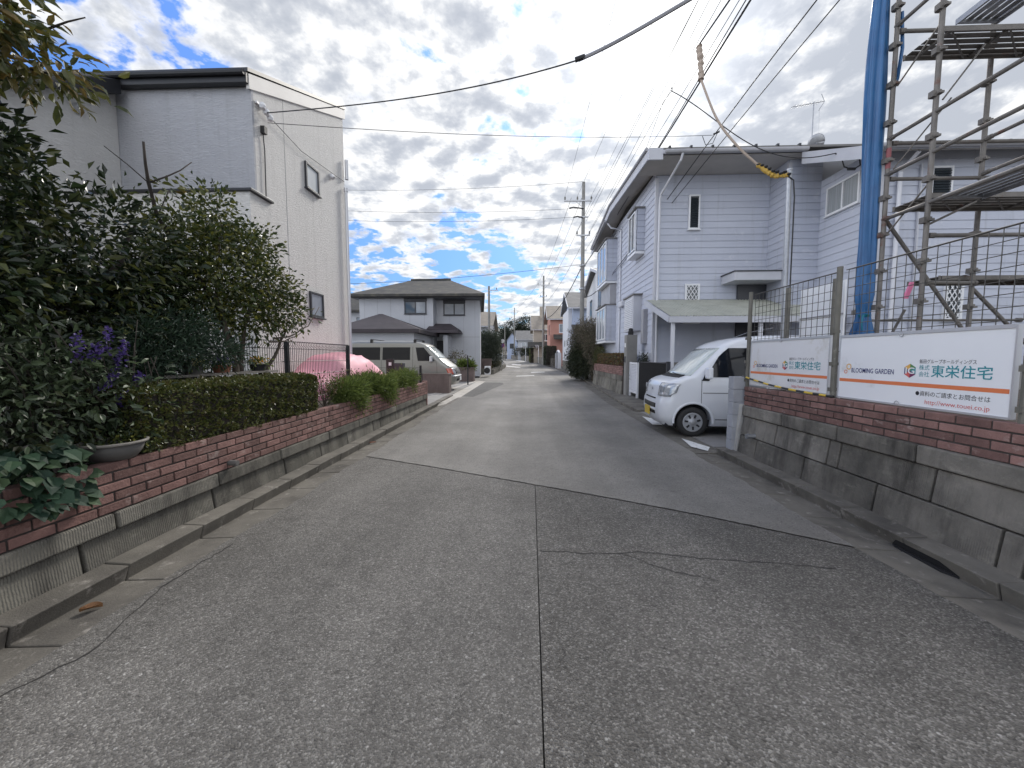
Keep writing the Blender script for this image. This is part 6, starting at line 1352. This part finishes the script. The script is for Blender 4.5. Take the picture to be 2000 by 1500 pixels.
# walls along the right side of the far street
fw = T('garden_wall', 'long stone garden wall from the leaning bush to the white arch', 'garden wall', (4.1, 36, .08)); b = MB(); y = 21.2
while y < 45.2:
    e = y+1.0; o = xr(y)-2.58+3.62; o2 = xr(e)-2.58+3.62
    for k, (za, zb) in enumerate(((.05, .42), (.43, .78), (.79, 1.05))): b.hexa([(o, y+.012, za), (o+.3, y+.012, za), (o2+.3, e-.012, za), (o2, e-.012, za)], [(o+.03, y+.012, zb), (o+.3, y+.012, zb), (o2+.3, e-.012, zb), (o2+.03, e-.012, zb)])
    y = e
b.build('blocks', M['stone_l'], fw)
fw = T('garden_wall', 'far curving stone garden wall past the white arch', 'garden wall', (1, 90, .3)); b = MB(); y = 51.5
while y < 150:
    e = y+2.; o, o2 = xr(y)+.62, xr(e)+.62; ga, gb = gz(y), gz(e)
    b.hexa([(o, y+.02, ga), (o+.3, y+.02, ga), (o2+.3, e-.02, gb), (o2, e-.02, gb)], [(o, y+.02, ga+1.15), (o+.3, y+.02, ga+1.15), (o2+.3, e-.02, gb+1.15), (o2, e-.02, gb+1.15)]); y = e
b.build('blocks', M['stone_r'], fw)
ar = T('garden_arch', 'white arched garden gate in the far right wall', 'gate', (3.85, 47.5, .1)); b = MB(); b.rv = .5
for y in (45.6, 49.4): b.box(3.7, 4.1, y-.2, y+.2, .0, 1.9)
b.tube([(3.9, 45.6+3.8*i/8, 1.85+.32*math.sin(PI*i/8)) for i in range(9)], .14, 8); b.build('frame', M['white_wall'], ar)
b = MB(); b.rv = .5; b.box(3.88, 3.94, 45.85, 49.15, .1, 1.75); b.build('gate_leaf', M['black'], ar)
boxhedge('hedge', 'dark clipped hedge in front of the pink house', 2.75, 4.2, 54.5, 66, .3, 2.9, 'dark', 6000, .16, bump=.1)
boxhedge('hedge', 'dark hedge with a paler top in front of the beige house', .75, 1.5, 72, 84, .3, 3.0, 'hedge', 4500, .18, bump=.1)
for i, (x, y, z, r_, lab) in enumerate(((.2, 94, 2.4, 1.5, 'round dark tree clump by the far wall near the grey-walled house'), (-1.9, 104, 2.6, 1.8, 'dark green tree clump at the bend of the street'), (-3.9, 121, 2.6, 1.6, 'low dark tree clump beside the small pale blue house'))):
    plant('garden_tree', lab, 'tree', (x, y, .6), [(curve((x, y, .4), (x, y, 2.2), (0, 0, 0), 4), .15, .08)], [dict(name='crown', mat=G['dark'], bl=[((x, y, z), (r_, r_, r_*.8)), ((x+.8, y, z+.6), (r_*.6, r_*.6, r_*.5))], n=1800, L=.28, W=.5, clump=9, spread=.4, fill=.4)])
for i, (x, y, z, r_, lab) in enumerate(((-11, 158, 9.5, 4.8, 'leftmost large dark tree rising behind the far houses'), (-5.6, 164, 12, 5.0, 'dark tree behind the far pole, second from the left'), (.8, 162, 13.5, 5.2, 'tallest dark round tree on the skyline left of the beige roof'), (-17, 150, 8.5, 4.2, 'thin-crowned tree on the skyline above the light tan roof'), (6.5, 170, 11, 5.0, 'dark tree mostly hidden behind the beige roof'))):
    plant('evergreen_tree', lab, 'tree', (x, y, 1.2), [(curve((x, y, 1), (x, y, z), (0, 0, 0), 5, .2), .35, .15)], [dict(name='crown', mat=G['fartree'], bl=[((x, y, z), (r_, r_, r_*.95)), ((x-r_*.55, y, z-r_*.3), (r_*.6, r_*.6, r_*.6)), ((x+r_*.6, y, z-r_*.15), (r_*.55, r_*.55, r_*.55)), ((x, y, z-r_*.8), (r_*1.1, r_, r_*.6))], n=9000, L=.55, W=.5, clump=10, spread=.7, fill=.5)], )
# corner bed by the side street
cb_ = T('planter_bed', 'low stone-edged planting bed at the side street corner', 'planter', (-3.9, 40, 0)); b = MB(); y = 32.2
while y < 52: e = y+1.1; b.box(-3.0, -2.75, y+.02, e-.02, 0, .42+R.uniform(-.04, .05)); y = e
for x in (-3.2, -3.9, -4.6): b.box(x-.62, x, 32.0, 32.3, 0, .45)
b.build('edge_stones', M['stone_l'], cb_); b = MB(); b.rv = .5; b.box(-5.3, -3.01, 32.31, 52, -.03, .36); b.build('soil', M['soil'], cb_)
crown('foliage', G['nandina'], cb_, [((-3.5, 34+2.2*i, .62), (.35, 1.0, .28)) for i in range(8)], 2600, .12, .4, clump=8, spread=.15, fill=.3)
wl2 = MB(); wl2.rv = .5; wl2.box(-4.1, -3.05, 33.4, 33.6, .36, 1.3); wl2.build('block_wall', M['planter_br'], label='short grey block wall panel beside the silvery bush', cat='wall')
# signs and small street things
ns = T('road_sign', 'round no-parking sign under a round speed sign on a white post', 'road sign', (-3.2, 52, 0)); b = MB(); b.rv = .5; b.tube([(-3.2, 52, 0), (-3.2, 52, 3.85)], .04, 8); b.build('post', M['white_metal'], ns)
b = MB(); b.rv = .5; b.lathe((-3.2, 51.93, 2.95), [(0, -.012), (.27, -.012), (.27, .01), (0, .01)], 24, 'y'); d_ = b.build('sign_disc', M['sign_blue'], ns)
b = MB(); b.rv = .5; ring_ = [(-3.2+r*math.cos(2*PI*i/24), 51.912, 2.95+r*math.sin(2*PI*i/24)) for i in range(24) for r in (.22, .27)]
b.add(ring_, [(2*i, 2*i+1, (2*i+3) % 48, (2*i+2) % 48) for i in range(24)]); b.bar((-3.37, 51.912, 3.12), (-3.03, 51.912, 2.78), .05, .004, up=(0, 1, 0)); b.build('red_ring', M['sign_red'], d_)
b = MB(); b.rv = .5; b.lathe((-3.2, 51.93, 3.56), [(0, -.012), (.25, -.012), (.25, .01), (0, .01)], 24, 'y'); d_ = b.build('sign_disc', M['white'], ns)
b = MB(); b.rv = .5; b.add([(x, y, z+.61) for x, y, z in ring_], [(2*i, 2*i+1, (2*i+3) % 48, (2*i+2) % 48) for i in range(24)]); b.build('rim', M['gutter'], d_)
for (x, y, lab) in ((2.2, 70, 'stop sign triangle on a white post before the dark hedge'), (-.15, 85, 'stop sign triangle on a white post further along the bend')):
    s = T('stop_sign', lab, 'road sign', (x, y, gz(y)), 'triangular stop signs seen edge-on'); b = MB(); b.rv = .5; b.tube([(x, y, gz(y)), (x, y, gz(y)+3.2)], .05, 8); b.build('post', M['white_metal'], s)
    z = gz(y)+3.0; o = -.28; b = MB(); b.rv = .5; b.prism([(x+o-.42, y-.1, z+.32), (x+o+.28, y+.16, z+.32), (x+o-.07, y+.03, z-.36)], [(x+o-.42, y-.13, z+.32), (x+o+.28, y+.13, z+.32), (x+o-.07, y, z-.36)]); b.build('sign_plate', M['gutter'], s)
b = MB(); b.rv = .5; b.tube([(3.62, 32.5, .05), (3.62, 32.5, 1.25)], .06, 10); b.tube([(3.62, 32.5, 1.25), (3.62, 32.5, 1.3)], [.06, .03], 10); b.build('bollard', M['white'], label='slim white marker post at the kerb by the leaning bush', cat='post')
pc_ = T('parked_car', 'tiny white car parked far off at the bend', 'car', (-8.2, 122, gz(122))); b = MB(); b.rv = .5
pr = [(0, .3), (0, .85), (.5, .95), (1.0, 1.45), (2.4, 1.5), (3.2, 1.4), (3.4, .8), (3.4, .3)]
b.prism([(-8.9, 120+y, gz(122)+z) for y, z in pr], [(-7.5, 120+y, gz(122)+z) for y, z in pr]); b.build('body', M['van_white'], pc_, bev=.06)
b = MB(); b.rv = .5; b.prism([(-8.75, 120.46, gz(122)+.98), (-7.65, 120.46, gz(122)+.98), (-7.75, 120.9, gz(122)+1.4), (-8.65, 120.9, gz(122)+1.4)], [(-8.75, 120.44, gz(122)+1.0), (-7.65, 120.44, gz(122)+1.0), (-7.75, 120.88, gz(122)+1.42), (-8.65, 120.88, gz(122)+1.42)]); b.build('windscreen', M['car_glass'], pc_)
for x in (-8.85, -7.55):
    for y in (120.7, 122.7): b = MB(); b.rv = .5; b.tube([(x-.06, y, gz(122)+.28), (x+.06, y, gz(122)+.28)], .28, 14); b.build('wheel', M['tyre'], pc_)
# ================================================================ poles
def pole(label, x, y, top, r0, r1, arms, name='utility_pole', extra=None):
    p = T(name, label, 'utility pole', (x, y, gz(y))); b = MB(); b.rv = .5; b.tube([(x, y, gz(y)-.1), (x, y, top)], [r0, r1], 14); b.build('shaft', M['pole'], p)
    for (z, a, c, pins) in arms:
        b = MB(); b.rv = .5; b.bar((x+a, y-.12, z), (x+c, y-.12, z), .09, .09); b.bar((x+a*.45, y-.12, z), (x, y-.1, z-.5), .03, .03); ao = b.build('crossarm', M['galv'], p)
        for q in pins:
            b = MB(); b.rv = .5; b.lathe((x+q, y-.12, z+.05), [(.03, 0), (.05, .06), (.075, .10), (.04, .14), (.07, .18), (.03, .26), (0, .28)], 10); b.build('insulator', M['pole'], ao)
    if extra: extra(p)
    return p
PX, PY = 4.12, 29.
def main_extra(p):
    b = MB(); b.rv = .5
    for i in range(16): z = 3.4+i*.45; s = 1 if i % 2 else -1; b.tube([(PX+.1*s, PY, z), (PX+.32*s, PY, z)], .011, 6)
    b.build('step_bolts', M['galv'], p)
    for k, (dx, z) in enumerate(((-.75, 12.2), (-.45, 11.55))):
        b = MB(); b.rv = .5; b.tube([(PX, PY-.1, z), (PX+dx, PY-.25, z+.05), (PX+dx-.3, PY-.28, z-.02)], .05, 8); b.build('strain_insulator', M['frame_d'], p)
    b = MB(); b.rv = .5; b.lathe((PX, PY, 6.4), [(.21, 0), (.24, .03), (.24, .12), (.21, .15)], 14); b.lathe((PX, PY, 8.1), [(.19, 0), (.22, .03), (.22, .10), (.19, .13)], 14); b.build('band', M['galv'], p)
pole('tall concrete utility pole beside the white house, nearest of the poles', PX, PY, 14.1, .19, .11, [(12.75, -1.4, .6, (-1.35, -.45, .55)), (10.3, -.5, .5, (-.45, .45)), (11.6, -.35, .35, ())], extra=main_extra)
pole('second utility pole along the street in front of the pink house', 2.62, 60, 13.8, .20, .12, [(12.4, -.9, .9, (-.85, .0, .85)), (10.6, -.5, .5, (-.45, .45))])
pole('thin distant utility pole just left of the far dark trees', -3.35, 108, 15.0, .18, .11, [(13.6, -1.0, 1.0, (-.95, .95))])
pole('utility pole rising behind the light tan roof', -4.35, 45, 9.6, .17, .12, [(9.1, .0, 1.1, (.9,))])
pole('faint pale pole by the round signs at the bend', -4.9, 88, 8.8, .13, .09, [(8.4, -.4, .4, ())])
# guy wire with its yellow guard beside pole two
b = MB(); b.rv = .5; b.tube([(3.1, 58.5, 2.9), (3.85, 57.5, .2)], .06, 8); b.build('guy_guard', M['plate_yellow'], label='slanting pale yellow guy wire guard near the second pole', cat='guard')
# ================================================================ overhead lines
def line(name, label, pts, r, mat='cable', group='overhead lines along the street', n=28, cat='cable'):
    """smooth curve through 2-4 measured points"""
    P = [V(p) for p in pts]; k = len(P); ds = [0.]
    for a, b_ in zip(P[:-1], P[1:]): ds.append(ds[-1]+(b_-a).length)
    out = []
    for i in range(n+1):
        s = ds[-1]*i/n; q = V((0, 0, 0))
        for a in range(k):
            c = 1.
            for m in range(k):
                if m != a: c *= (s-ds[m])/(ds[a]-ds[m])
            q += P[a]*c
        out.append(q)
    b = MB(); b.rv = .5; b.tube(out, r, 6); return b.build(name, M[mat], label=label, cat=cat, group=group)
def sagline(p, q, sag): p, q = V(p), V(q); m = (p+q)/2; m.z -= sag; return [p, m, q]
def through(p, u, v, Y, Yend, rise=0.):        # from a pole, past a point seen at (u, v), to the next pole behind the viewer
    p = V(p); a = pY(u, v, Y); t = (p.y-Yend)/(p.y-Y); e = p+(a-p)*t; e.z += rise; return e
arm = [V((PX-1.35, PY-.12, 13.08)), V((PX-.45, PY-.12, 13.08)), V((PX+.55, PY-.12, 13.08))]
for p, u, lab in zip(arm, (1196, 1282, 1330), ('leftmost high line running overhead to the top crossarm', 'middle high line running overhead to the top crossarm', 'right-hand high line running overhead to the top crossarm')):
    e = through(p, u, 0, 13.2, -12); line('power_line', lab, sagline(p, e, .45), .008)
for (dx, z, u, Y, lab) in ((-.45, 10.55, 1350, 10.5, 'left of two mid-height lines meeting the second crossarm'), (.45, 10.55, 1372, 10.5, 'right of two mid-height lines meeting the second crossarm'), (.1, 9.9, 1392, 9.7, 'line ending just under the second crossarm'), (.15, 9.2, 1425, 9.0, 'line above the thick bundled cable'), (.2, 11.3, 1352, 11.3, 'line ending on the small bracket between the crossarms')):
    p = V((PX+dx, PY-.15, z)); e = through(p, u, 0, Y, -12); line('power_line', lab, sagline(p, e, .35), .009)
p = V((PX+.12, PY-.2, 8.15)); e = through(p, 1450, 0, 7.9, -10); line('bundled_cable', 'thick bundled cable sloping across the sun to the main pole', sagline(p, e, .25), .022)
e2 = through(p+V((0, 0, -.12)), 1436, 0, 7.8, -10); line('bundled_cable', 'thinner cable hanging close beside the thick bundled cable', sagline(p+V((0, 0, -.1)), e2, .35), .012)
for (u0, u1, v1, u2, v2, lab, r) in ((1612, 1405, 250, 1292, 405, 'upper of two telephone cables crossing in front of the lap-sided wall', .013), (1652, 1425, 258, 1300, 412, 'lower of two telephone cables crossing in front of the lap-sided wall', .011)):
    p = V((PX+.15, PY-.2, 6.55)); a = pY(u2, v2, 13.6); b_ = pY(u0, 0, 7.0); c_ = b_+(b_-pY(u1, v1, 10.4))*1.3; line('telephone_cable', lab, [p, a, pY(u1, v1, 10.4), c_], r)
# cross-street lines to the left
for (z, v, u, lab) in ((14.05, 365, 660, 'highest cross-street line leaving the top of the main pole'), (12.2, 405, 660, 'upper of two close cross-street lines left of the main pole'), (11.6, 424, 660, 'lower of two close cross-street lines left of the main pole'), (8.2, 549, 660, 'low cross-street line passing above the hipped roof')):
    q = pY(u, v, 29.); q2 = V((PX, PY, z))+(q-V((PX, PY, z)))*1.5; q2.z += .3; line('power_line', lab, sagline((PX-.1, PY-.2, z), q2, .5), .010 if z > 9 else .014)
p2 = V((2.62, 59.9, 0))
for (dx, z, dz, lab) in ((-.85, 12.8, -.85, 'far left line between the two poles'), (.0, 12.8, .0, 'far middle line between the two poles'), (.85, 12.8, .85, 'far right line between the two poles'), (.0, 9.6, .1, 'far low line between the two poles')):
    line('power_line', lab, sagline((PX+dx*.9-.1, PY+.1, z+.25 if z > 10 else z), (2.62+dz, 59.9, z-.1), .5), .013)
line('bundled_cable', 'thick cable drooping from the main pole to the second pole', sagline((PX-.1, PY+.1, 8.0), (2.65, 59.8, 7.4), 1.1), .035)
for (a, z, lab) in ((-.85, 12.7, 'very far line beyond the second pole, left one'), (.85, 12.7, 'very far line beyond the second pole, right one')): line('power_line', lab, sagline((2.62+a, 60, z), (-3.35+a, 108, 13.9), .8), .014)
# lead-in to the white house on the left
hp = V((-5.24, 7.93, 6.40)); a1 = pY(870, 180, 6.9); a2 = pY(1130, 117, 6.0); a3 = pY(1345, 0, 5.4)
line('lead_in_cable', 'service cable from the white house across the street', [hp, pY(700, 204, 7.4), a1, a2], .010, group='service cables crossing the street')
ext = a3+(a3-a2)*.6; line('cable_sheath', 'thick grey protective sheath on the service cable at the top', [a2, a2.lerp(a3, .5)+V((0, 0, -.03)), a3, ext], .026, 'gutter', group='service cables crossing the street')
b = MB(); b.rv = .5; b.tube([a2+V((-.05, 0, 0)), a2+(a3-a2).normalized()*.10], .034, 8); b.build('sheath_clip', M['cable'], label='dark clip at the lower end of the thick grey sheath', cat='clip')
line('lead_in_cable', 'thin cable from the white house to the knot by the telephone cables', [(-5.25, 7.95, 6.22), pY(900, 262, 9.4), pY(1180, 268, 10.2), pY(1392, 264, 10.4)], .006, group='service cables crossing the street')
# lead to the lap-sided house with its loop
L0 = pY(1312, 178, 11.); L1 = pY(1420, 252, 11.); L2 = pY(1520, 303, 11.); L3 = V((7.94, 10.6, 6.72))
line('house_lead', 'black lead from the bundled cable to the eave of the lap-sided house', [L0, L1, L2, L3], .012, group='service cables crossing the street')
b = MB(); b.rv = .5; b.tube([L0+V((.02*math.cos(a*PI/5), 0, .05+.045*math.sin(a*PI/5))) for a in range(11)], .009, 5); b.tube([L0, pY(1295, 200, 12), pY(1262, 290, 16), pY(1215, 400, 23)], .008, 5); b.build('lead_loop', M['cable'], label='small knot of wire where the house lead leaves the cable', cat='wire')
b = MB(); b.rv = .5; k0 = pY(1400, 262, 10.4); b.tube([pY(1372, 266, 10.4), pY(1378, 283, 10.4), pY(1392, 280, 10.4), k0, pY(1405, 255, 10.4)], .009, 5); b.tube([k0+V((-.08, 0, 0)), k0+V((.06, 0, .06))], .022, 6); b.build('cable_knot', M['cable'], label='curly cable knot hanging on the telephone cables', cat='wire')
b = MB(); b.rv = .5; w0 = L3; b.tube([w0, w0+V((.12, -.05, -.12)), w0+V((.2, -.05, -.36)), w0+V((.42, -.05, -.44)), w0+V((.62, -.03, -.32)), w0+V((.70, .1, -.12))], .016, 6); b.tube([w0+V((.3, -.05, -.42)), w0+V((.48, -.05, -.42))], .035, 7); b.build('eave_cable_loop', M['cable'], label='sagging black cable loop under the eave above the curtained window', cat='cable')
# wrapped temporary lead to the slim pole
q0 = pY(1365, 88, 7.0); q1 = pY(1369, 155, 6.95); q2 = pY(1400, 232, 6.7); q3 = pY(1480, 322, 6.4); q4 = V((3.95, 6.17, 4.24))
tl = T('temporary_lead', 'wrapped temporary power lead drooping to the slim galvanised pole', 'cable', q4)
def seg(name, pts, r, mat, n=30, wob=0.):
    P = [V(p) for p in pts]; out = []
    for i in range(n+1):
        t = i/n*(len(P)-1); k = min(int(t), len(P)-2); f = t-k; p0 = P[max(k-1, 0)]; p3 = P[min(k+2, len(P)-1)]
        q = .5*((2*P[k])+(-p0+P[k+1])*f+(2*p0-5*P[k]+4*P[k+1]-p3)*f*f+(-p0+3*P[k]-3*P[k+1]+p3)*f**3); out.append(q+V((R.uniform(-wob, wob), 0, R.uniform(-wob, wob))))
    rs = [r*(1+(R.uniform(-.3, .4) if wob else 0)) for _ in out]; b = MB(); b.rv = .5; b.tube(out, rs, 8); return b.build(name, M[mat], tl)
seg('upper_lead', [through(q0, 1425, 0, 6.0, 3.5), pY(1425, 0, 6.0), q0], .013, 'cable'); seg('tape_wrap', [q0, q0.lerp(q1, .5)+V((.01, 0, 0)), q1], .040, 'pale_wrap', 18, .006)
seg('sheath', [q1, q2, pY(1440, 285, 6.5), q3], .018, 'pale_wrap'); seg('striped_wrap', [q3, pY(1505, 340, 6.3), pY(1522, 344, 6.25), q4], .030, 'yellow_wrap', 26, .012)
b = MB(); b.rv = .5
for i in range(9): t = i/8; c = q3.lerp(q4, t)+V((0, -.02, -.02*math.sin(PI*t)+R.uniform(-.02, .02))); b.lathe((c.x, c.y, c.z), [(.0, -.02), (.026, -.01), (.03, .01), (0, .02)], 7)
b.build('black_tape', M['black_rubber'], tl)
